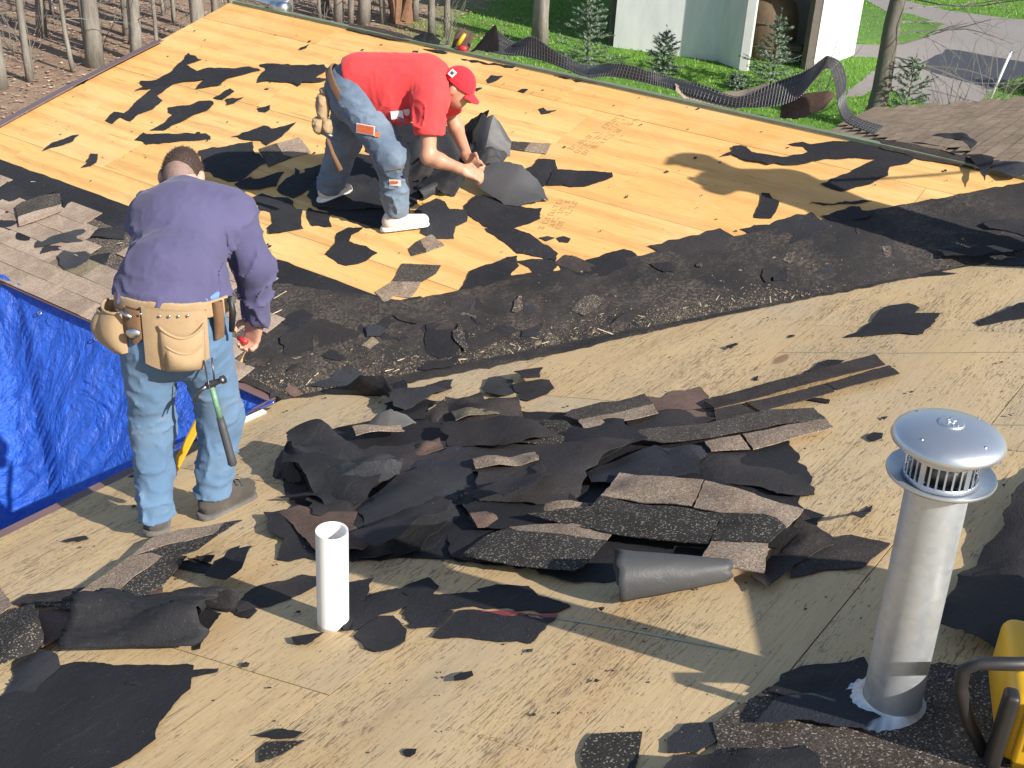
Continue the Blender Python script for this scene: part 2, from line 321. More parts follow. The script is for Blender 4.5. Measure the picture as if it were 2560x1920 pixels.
SCRAPS=[
('felt_scrap','F','large forked black felt scrap highest on the yellow plywood, left of red shirt','felt scraps on the yellow plywood',0.01,0.012,[(None,'felt',[(-8267,7042),(-8056,6995),(-8081,6928),(-8112,6868),(-7925,6822),(-7884,6901),(-7655,6982),(-7570,7064),(-7424,7049),(-7499,6941),(-7574,6834),(-7540,6715),(-7689,6592),(-7734,6736),(-7938,6574),(-8141,6360),(-8134,6446),(-8249,6502),(-8128,6569),(-8137,6749),(-8200,6910)],0)],[]),
('felt_scrap','F','long ragged felt strip running down-left below the forked scrap on yellow plywood','felt scraps on the yellow plywood',0.006,0.012,[(None,'felt',[(-8046,6463),(-7939,6583),(-7899,6438),(-7906,6377),(-7788,6341),(-7755,6214),(-7803,6109),(-7769,6000),(-7828,6001),(-7898,6011),(-7874,5912),(-7974,5923),(-8026,6053),(-7928,6068),(-7974,6203)],0)],[]),
('felt_scrap','F','wide rectangular black felt scrap just left of the red shirt hem','felt scraps on the yellow plywood',0.006,0.008,[(None,'felt',[(-7514,7127),(-7470,7167),(-6981,7320),(-6882,7271),(-6883,7122),(-6767,7157),(-6794,7093),(-6933,7027),(-6908,6965),(-6998,6985),(-7192,6946),(-7290,6881),(-7357,6965),(-7385,7074)],0)],[]),
('felt_scrap','F','small bow-shaped felt scrap above the little felt triangle on yellow plywood','felt scraps on the yellow plywood',0.006,0.008,[(None,'felt',[(-7438,6550),(-7440,6665),(-7428,6722),(-7358,6700),(-7348,6604),(-7344,6557)],0)],[]),
('felt_scrap','F','little triangular felt scrap under the bow-shaped one on yellow plywood','felt scraps on the yellow plywood',0.006,0.008,[(None,'felt',[(-7315,6561),(-7204,6652),(-7203,6553),(-7235,6503)],0)],[]),
('felt_scrap','F','small rounded felt chip alone to the left of the tan pouch','felt scraps on the yellow plywood',0.006,0.008,[(None,'felt',[(-6972,6570),(-6917,6655),(-6861,6591),(-6863,6550),(-6921,6538)],0)],[]),
('felt_scrap','F','comma-shaped felt scrap with folded round end, above the man in purple','felt scraps on the yellow plywood',0.006,0.014,[(None,'felt',[(-7663,6282),(-7584,6345),(-7525,6385),(-7509,6463),(-7421,6501),(-7338,6466),(-7309,6381),(-7357,6291),(-7357,6209),(-7396,6097),(-7396,6017),(-7505,5968),(-7498,6065),(-7530,6215),(-7593,6229)],0)],[]),
('felt_scrap','F','long flat felt scrap with ragged left end above the bare head','felt scraps on the yellow plywood',0.006,0.008,[(None,'felt',[(-7509,5861),(-7529,5925),(-7279,5995),(-7044,6121),(-6948,6073),(-7153,5947),(-7352,5806),(-7434,5829),(-7498,5813)],0)],[]),
('felt_scrap','F','thin dark felt sliver at the far left of the yellow plywood','felt scraps on the yellow plywood',0.006,0.008,[(None,'felt',[(-8045,5389),(-8084,5510),(-8041,5582),(-8022,5643),(-7977,5677),(-7938,5594),(-7967,5518),(-8019,5460)],0)],[]),
('felt_scrap','F','tiny bird-shaped felt scrap left of the bare head','felt scraps on the yellow plywood',0.006,0.008,[(None,'felt',[(-7538,5355),(-7557,5429),(-7588,5439),(-7650,5525),(-7596,5549),(-7502,5466),(-7493,5408)],0)],[]),
('felt_scrap','F','pointed diamond felt scrap upper right of the bare head','felt scraps on the yellow plywood',0.012,0.012,[(None,'felt',[(-6829,6166),(-6765,6286),(-6724,6396),(-6628,6386),(-6574,6450),(-6525,6537),(-6490,6382),(-6468,6276),(-6476,6184),(-6621,6195),(-6688,6178)],0)],[]),
('felt_scrap','F','broad felt sheet directly right of the bare head','felt scraps on the yellow plywood',0.006,0.008,[(None,'felt',[(-6905,5914),(-6623,6181),(-6529,6097),(-6304,6015),(-6318,5948),(-6290,5748),(-6369,5700),(-6646,5725),(-6781,5833)],0)],[]),
('shingle_piece','F','tan shingle piece between the bare head and the blue jeans','shingle pieces on the yellow plywood',0.018,0.006,[('tab','granule',[(-6433,6242),(-6334,6375),(-6103,6253),(-6176,6147),(-6268,6141)],0),('headlap','headlap',[(-6497,6124),(-6433,6242),(-6268,6141),(-6176,6147),(-6243,5971)],0.001)],[]),
('felt_scrap','F','spiky shaded felt scrap close to the right of the bent neck','felt scraps on the yellow plywood',0.006,0.008,[(None,'felt',[(-6301,5696),(-6265,5818),(-6219,5804),(-6090,5970),(-6004,5812),(-6072,5723),(-6209,5670)],0)],[]),
('felt_scrap','F','star-shaped shaded felt scrap left of the rear jeans knee','felt scraps on the yellow plywood',0.009,0.008,[(None,'felt',[(-5961,5769),(-6014,5917),(-5992,5974),(-6050,6042),(-5952,5981),(-5891,6080),(-5772,5891),(-5780,5742),(-5862,5748)],0)],[]),
('felt_scrap','F','lumpy felt scrap right of the purple shoulder','felt scraps on the yellow plywood',0.008,0.02,[(None,'felt',[(-6057,5624),(-6027,5695),(-5915,5691),(-5820,5736),(-5715,5675),(-5617,5667),(-5563,5596),(-5450,5502),(-5507,5433),(-5599,5348),(-5676,5394),(-5678,5456),(-5800,5547),(-5888,5527)],0)],[]),
('felt_scrap','F','small square felt scrap right of the lumpy one, below the rear jeans leg','felt scraps on the yellow plywood',0.008,0.012,[(None,'felt',[(-5584,5672),(-5594,5706),(-5409,5712),(-5290,5600),(-5416,5550),(-5527,5613)],0)],[]),
('felt_scrap','F','curled felt scrap on the brown rake trim at the left','felt scraps on the yellow plywood',0.012,0.02,[(None,'felt',[(-8761,6128),(-8815,6226),(-8769,6322),(-8720,6359),(-8679,6284),(-8709,6226),(-8738,6183)],0)],[]),
('felt_scrap','F','comma-shaped felt scrap below the white sneaker, lower left of it','felt scraps on the yellow plywood',0.007,0.008,[(None,'felt',[(-5113,5345),(-5140,5471),(-5208,5559),(-5185,5642),(-5096,5685),(-5107,5588),(-5070,5524),(-4932,5532),(-4814,5506),(-4822,5409),(-4899,5314),(-5001,5321)],0)],[]),
('shingle_piece','F','tan torn shingle piece just under the white sneaker','shingle pieces on the yellow plywood',0.01,0.006,[('tab','granule',[(-4663,5737),(-4635,5816),(-4481,5756),(-4538,5650)],0),('headlap','headlap',[(-4664,5627),(-4670,5713),(-4663,5737),(-4538,5650),(-4596,5578)],0.001)],[]),
('felt_scrap','F','felt sheet under the toe of the white sneaker','felt scraps on the yellow plywood',0.006,0.016,[(None,'felt_pale',[(-4915,5973),(-4878,6162),(-4803,6154),(-4711,6091),(-4601,6122),(-4520,6035),(-4552,5959),(-4475,5845),(-4578,5795),(-4715,5799),(-4737,5890)],0)],[]),
('felt_scrap','F','shaded felt sheet between the two jeans legs','felt scraps on the yellow plywood',0.006,0.012,[(None,'felt',[(-5283,5734),(-5443,6006),(-5416,6224),(-5234,6149),(-5079,5937),(-4920,5721),(-5120,5696)],0)],[]),
('felt_scrap','F','shaded felt sheet behind the rear foot of the man in red','felt scraps on the yellow plywood',0.012,0.015,[(None,'felt',[(-5561,5719),(-5545,6037),(-5357,6057),(-5220,6033),(-5099,5895),(-5410,5747)],0)],[]),
('felt_scrap','F','black felt scrap stretching right from the crumpled pile, squared far end','felt scraps on the yellow plywood',0.006,0.008,[(None,'felt',[(-4303,6606),(-4360,6780),(-4211,6849),(-4003,6923),(-3965,6874),(-4073,6702)],0)],[]),
('felt_scrap','F','raised felt flap with upright tab right of the crumpled pile','felt scraps on the yellow plywood',0.02,0.02,[(None,'felt',[(-4593,6656),(-4525,6767),(-4556,6858),(-4443,6898),(-4350,6802),(-4313,6618),(-4344,6516),(-4445,6601)],0)],[]),
('felt_scrap','F','wide felt scrap with a slit below the grey curled sheet','felt scraps on the yellow plywood',0.008,0.012,[(None,'felt',[(-4647,6170),(-4650,6287),(-4436,6355),(-4287,6330),(-4176,6372),(-4114,6267),(-4199,6105),(-4296,6048),(-4394,6041),(-4578,6108)],0)],[]),
('felt_scrap','F','felt strip descending to the valley membrane right of the sneaker','felt scraps on the yellow plywood',0.006,0.012,[(None,'felt',[(-4369,6023),(-4271,6081),(-4174,6087),(-4048,6068),(-3932,6027),(-3792,6000),(-3761,5921),(-3920,5908),(-4017,5890),(-4164,5953)],0)],[]),
('felt_scrap','F','small grey felt chip left of a rounder one above the valley membrane','felt scraps on the yellow plywood',0.006,0.008,[(None,'felt_pale',[(-3997,6086),(-3962,6123),(-3906,6130),(-3931,6079)],0)],[]),
('felt_scrap','F','small round felt chip above the valley membrane edge','felt scraps on the yellow plywood',0.006,0.008,[(None,'felt',[(-3897,6135),(-3871,6167),(-3814,6165),(-3803,6122),(-3853,6107)],0)],[]),
('shingle_piece','F',"half tan half dark shingle piece right of the worker's hands",'shingle pieces on the yellow plywood',0.01,0.004,[('headlap','headlap',[(-4873,6877),(-4880,6971),(-4733,7019),(-4705,6905)],0),('tab','granule',[(-4733,7019),(-4592,7064),(-4543,6936),(-4705,6905)],0)],[]),
('felt_scrap','F','thin felt sliver near the ridge right above the red cap','felt scraps on the yellow plywood',0.006,0.008,[(None,'felt',[(-6417,7877),(-6304,7908),(-6178,7898),(-6194,7876),(-6304,7867)],0)],[]),
('felt_scrap','F','tiny felt crumb left of the thin sliver near the ridge','felt scraps on the yellow plywood',0.006,0.008,[(None,'felt',[(-6477,7821),(-6429,7835),(-6412,7810),(-6448,7796)],0)],[]),
('felt_scrap','F','long hair-thin felt strip below the ridge, right of the red cap','felt scraps on the yellow plywood',0.006,0.008,[(None,'felt',[(-6016,7859),(-5810,7884),(-5528,7928),(-5533,7894),(-5789,7857)],0)],[]),
('felt_scrap','F','small wedge felt scrap right of the red cap brim','felt scraps on the yellow plywood',0.006,0.008,[(None,'felt',[(-5601,7652),(-5615,7732),(-5524,7756),(-5522,7671),(-5556,7615)],0)],[]),
('felt_scrap','F','little square felt chip right of the red cap wedge scrap','felt scraps on the yellow plywood',0.006,0.008,[(None,'felt',[(-5264,7600),(-5254,7638),(-5208,7647),(-5206,7593)],0)],[]),
('felt_scrap','F','bird-like felt scrap in the open yellow plywood right of the cap','felt scraps on the yellow plywood',0.006,0.008,[(None,'felt',[(-4964,7440),(-4943,7471),(-4893,7440),(-4834,7479),(-4854,7426),(-4897,7386)],0)],[]),
('felt_scrap','F','longest thin felt sliver parallel to the green ridge edge','felt scraps on the yellow plywood',0.006,0.008,[(None,'felt',[(-5166,7913),(-5041,7946),(-4920,7942),(-4606,7965),(-4599,7932),(-4846,7917),(-5041,7904)],0)],[]),
('felt_scrap','F','tiny felt chip just behind the red cap brim','felt scraps on the yellow plywood',0.006,0.008,[(None,'felt',[(-5606,7509),(-5548,7534),(-5557,7475)],0)],[]),
('felt_scrap','F','tiny felt crumb on the plywood stain left of the red shirt','felt scraps on the yellow plywood',0.006,0.008,[(None,'felt',[(-7401,7473),(-7383,7570),(-7352,7509),(-7370,7460)],0)],[]),
('felt_scrap','F','wide ragged felt scrap on yellow plywood at the membrane corner','felt scraps on the yellow plywood',0.007,0.012,[(None,'felt',[(-4102,5430),(-4129,5534),(-4163,5609),(-4122,5685),(-4076,5754),(-4030,5824),(-3995,5860),(-3926,5782),(-3921,5710),(-3904,5654),(-3970,5549),(-4050,5465)],0)],[]),
('shingle_piece','F','two-tab shingle with dark top on yellow plywood near the valley corner','shingle pieces on the yellow plywood',0.01,0.005,[('headlap','headlap',[(-4596,5484),(-4365,5578),(-4338,5498),(-4351,5437),(-4363,5390),(-4527,5312)],0),('tab','granule',[(-4527,5312),(-4478,5333),(-4411,5288),(-4420,5158),(-4436,5133),(-4550,5182)],0),('tab','granule',[(-4475,5334),(-4363,5390),(-4333,5309),(-4321,5235),(-4407,5209),(-4407,5284)],0)],[]),
('shingle_piece','F','flat dark shingle back lying half on the valley membrane','shingle pieces on the yellow plywood',0.022,0.006,[(None,'shingle_back',[(-3747,5899),(-3748,6002),(-3676,6018),(-3479,5985),(-3447,5919),(-3481,5884)],0)],[]),
('felt_scrap','F','folded felt scrap left of the dark shingle back at the membrane edge','felt scraps on the yellow plywood',0.014,0.015,[(None,'felt',[(-3973,5821),(-3903,5883),(-3792,5947),(-3727,5905),(-3714,5819),(-3792,5762)],0)],[]),
('felt_scrap','F','sprawling felt splat with long left arm at the right of the yellow plywood','felt scraps on the yellow plywood',0.006,0.008,[(None,'felt',[(-3131,7720),(-3064,7785),(-3002,7778),(-2887,7876),(-2760,7950),(-2620,8043),(-2552,8016),(-2538,7931),(-2477,7891),(-2438,7954),(-2415,8032),(-2250,8106),(-2220,8086),(-2288,7933),(-2344,7808),(-2428,7726),(-2399,7632),(-2455,7490),(-2579,7338),(-2728,7352),(-2655,7524),(-2586,7687),(-2541,7784),(-2646,7747),(-2865,7614),(-2997,7487),(-3218,7419),(-3357,7434),(-3400,7448),(-3458,7388),(-3411,7489),(-3446,7531),(-3358,7571),(-3300,7528),(-3099,7551),(-2970,7689),(-3026,7733),(-3088,7716)],0)],[]),
('felt_scrap','F','small upright rectangular felt scrap below the shadow on yellow plywood','felt scraps on the yellow plywood',0.006,0.012,[(None,'felt',[(-3012,7114),(-2962,7127),(-2869,7078),(-2827,6886),(-2923,6850),(-2960,6984)],0)],[]),
('felt_scrap','F','dark stick-like felt sliver inside the standing shadow','felt scraps on the yellow plywood',0.006,0.008,[(None,'felt',[(-2696,7149),(-2600,7174),(-2515,7245),(-2367,7315),(-2467,7233),(-2610,7150)],0)],[]),
('felt_scrap','F','curled felt scrap overlapping the membrane edge in the shadow','felt scraps on the yellow plywood',0.012,0.02,[(None,'felt',[(-2569,7028),(-2513,7124),(-2458,7210),(-2410,7222),(-2372,7171),(-2292,7190),(-2314,7101),(-2460,7011)],0)],[]),
('felt_scrap','F','drooping triangular felt flap at the right end of the ridge','felt heaped at the right end of the ridge',0.05,0.03,[(None,'felt',[(-2022,7986),(-2013,8100),(-1881,8193),(-1884,8114),(-1874,7946),(-1825,7687),(-1970,7902)],0)],[]),
('felt_scrap','F','pale grey felt flap at the right frame edge of the ridge heap','felt heaped at the right end of the ridge',0.06,0.03,[(None,'felt_pale',[(-1917,8057),(-1832,8106),(-1698,8070),(-1642,7906),(-1718,7840),(-1848,7895)],0)],[]),
('felt_scrap','F','peaked felt sheet arching over the right end of the ridge','felt heaped at the right end of the ridge',0.06,0.04,[(None,'felt',[(-2299,8039),(-2257,8149),(-2203,8231),(-2114,8168),(-2014,8068),(-2018,7967),(-2114,8000),(-2230,8026)],0)],[]),
('felt_scrap','F','low felt strip left of the peaked sheet on the ridge','felt heaped at the right end of the ridge',0.03,0.02,[(None,'felt',[(-2437,8098),(-2349,8125),(-2245,8081),(-2337,8040)],0)],[]),
('felt_scrap','F','small felt sliver just under the ridge by the mesh loop','felt scraps on the yellow plywood',0.006,0.008,[(None,'felt',[(-3517,7973),(-3413,7977),(-3330,7957),(-3436,7949)],0)],[]),
('felt_sheet','F','wide felt sheet spread under both feet of the man in red','felt scraps on the yellow plywood',0.003,0.006,[(None,'felt',[(-5977,6053),(-5757,6390),(-5391,6438),(-5004,6251),(-4940,5908),(-5167,5697),(-5592,5730)],0)],[]),
('felt_sheet','F','wide felt sheet under the crumpled pile at the gripping hands','felt scraps on the yellow plywood',0.003,0.006,[(None,'felt',[(-5952,6607),(-5787,6903),(-5326,6888),(-4956,6667),(-4991,6256),(-5484,6251)],0)],[]),
('shingle_piece','F','lifted shingle strip with dark back edge on the leftover eave shingles','torn pieces on the leftover eave shingles',0.035,0.01,[('headlap','headlap',[(-7493,4758),(-7496,4811),(-7434,4933),(-7347,5023),(-7229,4944),(-7296,4815),(-7363,4682)],0),('tab','granule_pink',[(-7358,4679),(-7291,4812),(-7220,4936),(-7133,4881),(-7205,4705),(-7252,4612)],0)],[]),
('felt_scrap','F','dark felt sheet at the left edge below the eave membrane','torn pieces on the leftover eave shingles',0.012,0.01,[(None,'felt',[(-7943,4902),(-7893,4977),(-7660,4971),(-7615,5005),(-7526,5103),(-7427,5043),(-7475,4946),(-7531,4833),(-7522,4776),(-7488,4744),(-7656,4700)],0)],[]),
('felt_scrap','F','ragged felt scrap at the left frame edge on leftover shingles','torn pieces on the leftover eave shingles',0.014,0.02,[(None,'felt',[(-7531,4612),(-7452,4626),(-7352,4668),(-7305,4626),(-7303,4569),(-7367,4573),(-7451,4556)],0)],[]),
('felt_scrap','F','square ragged felt scrap on leftover shingles near the left frame edge','torn pieces on the leftover eave shingles',0.014,0.02,[(None,'felt',[(-7265,4541),(-7274,4583),(-7197,4597),(-7147,4610),(-7089,4581),(-7032,4518),(-7043,4457),(-7064,4425),(-7124,4440),(-7181,4502)],0)],[]),
('felt_scrap','F','long felt strip across the leftover shingles, left of the purple back','torn pieces on the leftover eave shingles',0.014,0.02,[(None,'felt_pale',[(-6936,4509),(-7017,4604),(-6917,4698),(-6824,4812),(-6742,4805),(-6689,4791),(-6710,4708),(-6827,4629),(-6870,4564)],0)],[]),
('felt_scrap','F','felt strip touching the purple back over leftover shingles','torn pieces on the leftover eave shingles',0.014,0.02,[(None,'felt',[(-6669,4761),(-6709,4844),(-6618,4893),(-6575,4954),(-6464,4861),(-6563,4813)],0)],[]),
('felt_scrap','F','jagged crumbs of felt under the long strip on leftover shingles','torn pieces on the leftover eave shingles',0.014,0.02,[(None,'felt',[(-6826,4475),(-6880,4537),(-6834,4592),(-6786,4605),(-6767,4570),(-6803,4541),(-6808,4517)],0)],[]),
('felt_scrap','F','crinkled shiny felt scrap with pale lower edge on leftover shingles','torn pieces on the leftover eave shingles',0.014,0.02,[(None,'felt_pale',[(-6695,4507),(-6708,4566),(-6595,4632),(-6520,4636),(-6481,4569),(-6490,4480),(-6534,4432),(-6585,4444)],0)],[]),
('felt_scrap','F','crinkled felt scrap touching the shiny one on its right','torn pieces on the leftover eave shingles',0.014,0.02,[(None,'felt',[(-6520,4636),(-6430,4718),(-6403,4683),(-6306,4587),(-6353,4558),(-6429,4584),(-6489,4576)],0)],[]),
('felt_scrap','F','hanging felt flap over the eave above the tarp peak','torn pieces on the leftover eave shingles',0.014,0.02,[(None,'felt',[(-7001,4238),(-6975,4326),(-6991,4378),(-6943,4391),(-6863,4370),(-6896,4344),(-6904,4329),(-6792,4288),(-6755,4202),(-6826,4115)],0)],[]),
('shingle_piece','F','loose tan shingle tab overhanging the eave above the blue tarp','torn pieces on the leftover eave shingles',0.02,0.008,[(None,'granule_pink',[(-6533,4251),(-6608,4327),(-6686,4426),(-6629,4465),(-6567,4431),(-6480,4412),(-6400,4297),(-6448,4253)],0)],[]),
('shingle_piece','F','greenish tilted shingle tab overhanging the eave, left of the tan tab','torn pieces on the leftover eave shingles',0.02,0.012,[(None,'granule_green',[(-6612,4181),(-6691,4275),(-6730,4351),(-6754,4382),(-6718,4437),(-6686,4426),(-6616,4313),(-6615,4272),(-6578,4172)],0)],[]),
('felt_scrap','F','dark felt scrap between the lifted strip and the purple collar','torn pieces on the leftover eave shingles',0.012,0.01,[(None,'felt',[(-7284,4986),(-7231,5042),(-7178,4927),(-7200,4929)],0)],[]),
('felt_scrap','N','L-shaped felt scrap lying flat on the weathered plywood, upper right','felt scraps on the weathered plywood',0.006,0.006,[(None,'felt',[(-1820,5601),(-1781,5702),(-1803,6055),(-1787,6129),(-1704,6179),(-1619,6101),(-1616,6017),(-1487,6016),(-1469,5695),(-1614,5684)],0)],[]),
('felt_scrap','N','pointed felt scrap at the right frame edge on weathered plywood','felt scraps on the weathered plywood',0.006,0.008,[(None,'felt',[(-1290,5916),(-1257,5999),(-1205,6111),(-1168,6196),(-1107,6196),(-1059,6006),(-1171,5930),(-1247,5857)],0)],[]),
('felt_scrap','N','thin felt scrap nearest the valley at upper right of weathered plywood','felt scraps on the weathered plywood',0.005,0.004,[(None,'felt',[(-1861,6749),(-1835,6833),(-1636,6763),(-1727,6720),(-1799,6695)],0)],[]),
('felt_scrap','N','felt wedge at the right frame edge below the rope','felt scraps on the weathered plywood',0.005,0.004,[(None,'felt',[(-1537,6941),(-1458,7044),(-1366,7183),(-1299,6919)],0)],[]),
('felt_scrap','N','small felt chip left of the L-shaped scrap, below the valley','felt scraps on the weathered plywood',0.005,0.004,[(None,'felt',[(-2338,5370),(-2312,5426),(-2293,5415),(-2296,5337)],0)],[]),
('felt_scrap','N','heart-shaped felt chip just left of the metal cap','felt scraps on the weathered plywood',0.005,0.004,[(None,'felt',[(-1267,4411),(-1252,4458),(-1216,4458),(-1202,4410),(-1223,4370)],0)],[]),
('felt_scrap','N','tiny felt dot above the heart-shaped chip','felt scraps on the weathered plywood',0.005,0.004,[(None,'felt',[(-1283,4623),(-1258,4632),(-1262,4598)],0)],[]),
('felt_scrap','N','small felt bar under the long dark shingle strip','felt scraps on the weathered plywood',0.005,0.004,[(None,'felt',[(-1663,4754),(-1635,4784),(-1559,4776),(-1544,4729)],0)],[]),
('felt_scrap','N','tiny felt crumb left of the long dark shingle strip','felt scraps on the weathered plywood',0.005,0.004,[(None,'felt',[(-1995,4950),(-1999,5005),(-1967,4946)],0)],[]),
('shingle_strip','N','long dark upside-down shingle strip at the upper end of the heap','shingle strips heaped on the weathered plywood',0.03,0.006,[('headlap','shingle_back',[(-2069,4597),(-2058,4662),(-1795,4994),(-1572,5340),(-1475,5205),(-1569,5089),(-1791,4789),(-1981,4524)],0),('tab','shingle_back',[(-1974,4513),(-1899,4608),(-1785,4523),(-1916,4410)],-0.002),('tab','shingle_back',[(-1887,4631),(-1637,4878),(-1557,4811),(-1774,4539)],-0.002),('tab','shingle_back',[(-1637,4899),(-1546,5049),(-1455,5202),(-1375,5097),(-1553,4826)],-0.002)],[]),
('felt_scrap','N','felt corner sticking out behind the long dark shingle strip','felt scraps on the weathered plywood',0.012,0.012,[(None,'felt',[(-1815,5083),(-1772,5264),(-1678,5244),(-1748,5129)],0)],[]),
('shingle_piece','N','reddish brown shingle underside in the upper heap','shingle strips heaped on the weathered plywood',0.025,0.008,[(None,'brown_back',[(-2393,4642),(-2298,4639),(-2301,4737),(-2240,4749),(-2198,4813),(-2092,4702),(-2065,4602),(-1944,4486),(-1919,4375),(-1993,4310),(-2089,4259),(-2213,4239),(-2270,4159),(-2346,4150),(-2430,4178),(-2224,4445)],0)],[]),
('shingle_strip','N','tan-edged shingle strip with a slot, below the brown underside','shingle strips heaped on the weathered plywood',0.045,0.006,[('headlap','headlap',[(-2242,4081),(-2137,4200),(-1900,4332),(-1743,4530),(-1571,4616),(-1476,4513),(-1638,4392),(-1834,4199),(-1997,4087)],0),('tab','granule',[(-1841,4156),(-1733,4256),(-1634,4143),(-1771,4074)],-0.001),('tab','granule',[(-1727,4267),(-1474,4509),(-1407,4418),(-1622,4146)],-0.001)],[]),
('shingle_strip','N','short tan-edged shingle strip left of the brown underside','shingle strips heaped on the weathered plywood',0.05,0.008,[('headlap','headlap',[(-2585,4243),(-2594,4324),(-2514,4446),(-2443,4472),(-2366,4589),(-2260,4483),(-2484,4205)],0),('tab','granule',[(-2482,4202),(-2258,4479),(-2180,4383),(-2395,4118)],-0.001)],[]),
('shingle_piece','N','small dark shingle piece left of the short tan-edged strip','shingle strips heaped on the weathered plywood',0.06,0.008,[(None,'shingle_mid',[(-2757,4180),(-2783,4237),(-2582,4250),(-2471,4145),(-2461,4089),(-2640,4076),(-2697,4132)],0)],[]),
('shingle_piece','N','dark shingle scrap under the short strip, left end of the heap','shingle strips heaped on the weathered plywood',0.05,0.008,[(None,'shingle_mid',[(-2686,3923),(-2765,4141),(-2714,4132),(-2636,4071),(-2452,4076),(-2356,4108),(-2259,4056),(-2474,3957)],0)],[]),
('shingle_piece','N','notched dark shingle back lying across the left of the heap','shingle strips heaped on the weathered plywood',0.075,0.01,[(None,'shingle_back',[(-3363,4362),(-3219,4473),(-3119,4365),(-2984,4460),(-2792,4225),(-2903,4085),(-3037,4003),(-3218,4209)],0)],[]),
('shingle_piece','N','dark shingle back flap left of the notched one','shingle strips heaped on the weathered plywood',0.07,0.01,[(None,'shingle_back',[(-3313,4091),(-3313,4292),(-3230,4219),(-3097,4074),(-3215,3985)],0)],[]),
('shingle_piece','N','thin tan shingle edge below the notched shingle back','shingle strips heaped on the weathered plywood',0.06,0.01,[(None,'shingle_mid',[(-3058,3946),(-2808,4184),(-2794,4229),(-2752,4156),(-2770,4080),(-2978,3941)],0)],[]),
('felt_sheet','N','long wide felt sheet stretched across the middle heap','felt sheets in the middle heap',0.08,0.03,[(None,'felt_warm',[(-3250,3699),(-3043,3795),(-2570,3878),(-2098,4022),(-2076,3895),(-2117,3798),(-2128,3695),(-2064,3568),(-2071,3488),(-2152,3388),(-2443,3364),(-2466,3437),(-2576,3572),(-2832,3537),(-2909,3343),(-3087,3451),(-3252,3592)],0)],[]),
('felt_sheet','N','crumpled felt hump at the left end of the middle heap','felt sheets in the middle heap',0.1,0.03,[(None,'felt',[(-3686,3596),(-3658,3643),(-3482,3645),(-3196,3638),(-2966,3440),(-2908,3301),(-2889,3191),(-2974,3166),(-3130,3204),(-3361,3332),(-3493,3352),(-3560,3429)],0)],[(0.45, 0.35, 0.5, 0.05)]),
('felt_sheet','N','smooth blue-grey felt sheet below the crumpled hump','felt sheets in the middle heap',0.075,0.02,[(None,'felt_pale',[(-2908,3221),(-2886,3327),(-2913,3474),(-2852,3561),(-2603,3576),(-2476,3461),(-2433,3330),(-2400,3173),(-2479,3105),(-2470,2950),(-2506,2856),(-2661,2902),(-2764,3090),(-2858,3156)],0)],[]),
('felt_sheet','N','felt sheet with two chalk lines behind the white pipe','felt sheets in the middle heap',0.095,0.015,[(None,'felt',[(-2634,2872),(-2647,3209),(-2662,3390),(-2537,3369),(-2435,3197),(-2444,3062),(-2435,2910),(-2481,2827)],0)],[]),
('felt_sheet','N','dark felt skirt in shade under the lower edge of the middle heap','felt sheets in the middle heap',0.02,0.02,[(None,'felt',[(-3329,3159),(-3193,3268),(-2955,3304),(-2732,3210),(-2548,3191),(-2396,3284),(-2368,3019),(-2567,2925),(-2749,2978),(-3071,3170),(-3241,3169)],0)],[]),
('shingle_piece','N','reddish brown shingle underside just left of the white pipe top','shingle strips heaped on the weathered plywood',0.05,0.01,[(None,'brown_back',[(-3208,3052),(-3145,3112),(-2995,3101),(-2816,3109),(-2761,3020),(-2582,2933),(-2582,2877),(-2769,2828),(-2954,2928)],0)],[]),
('felt_scrap','N','ragged felt scrap left of the brown underside by the white pipe','felt sheets in the middle heap',0.02,0.02,[(None,'felt',[(-3271,3027),(-3216,3077),(-2845,2888),(-2743,2809),(-2912,2752),(-2999,2882),(-3121,2902)],0)],[]),
('felt_scrap','N','folded blue-grey felt at the top left of the middle heap','felt sheets in the middle heap',0.03,0.02,[(None,'felt_pale',[(-3700,4362),(-3520,4447),(-3412,4444),(-3434,4276),(-3428,4130),(-3514,4145),(-3675,4295)],0)],[]),
('felt_scrap','N','square felt flap at the valley edge above the folded blue-grey felt','felt sheets in the middle heap',0.05,0.02,[(None,'felt',[(-3866,4490),(-3777,4545),(-3671,4439),(-3671,4342),(-3754,4374)],0)],[]),
('felt_scrap','N','dark felt tongue between two heaped pieces near the valley edge','felt sheets in the middle heap',0.03,0.02,[(None,'felt',[(-3585,4434),(-3567,4573),(-3525,4643),(-3450,4533),(-3474,4456)],0)],[]),
('felt_scrap','N','upright rounded felt flap behind the notched shingle back','felt sheets in the middle heap',0.03,0.02,[(None,'felt_pale',[(-3297,4586),(-3345,4701),(-3304,4759),(-3199,4727),(-3065,4536),(-3087,4485),(-3189,4488)],0)],[]),
('felt_scrap','N','pointed felt end right of the rounded flap','felt sheets in the middle heap',0.03,0.02,[(None,'felt_warm',[(-3231,4772),(-3099,4845),(-3027,4709),(-3118,4668)],0)],[]),
('felt_scrap','N','ragged felt end below the pointed one on bare plywood','felt sheets in the middle heap',0.03,0.02,[(None,'felt_warm',[(-3146,4651),(-2982,4730),(-2907,4660),(-2895,4569),(-2932,4471),(-2988,4482)],0)],[]),
('felt_scrap','N','rolled dark felt edge in the centre of the middle heap','felt sheets in the middle heap',0.11,0.025,[(None,'felt',[(-2361,3295),(-2334,3427),(-2248,3548),(-2330,3692),(-2194,3547),(-2171,3412),(-2242,3300)],0)],[]),
('felt_sheet','N','dark blue felt sheet right of the centre of the heap','felt sheets in the middle heap',0.055,0.015,[(None,'felt_blue',[(-2146,3732),(-2106,3878),(-2014,4060),(-1914,4014),(-1825,4037),(-1673,3783),(-1863,3713),(-2074,3654)],0)],[]),
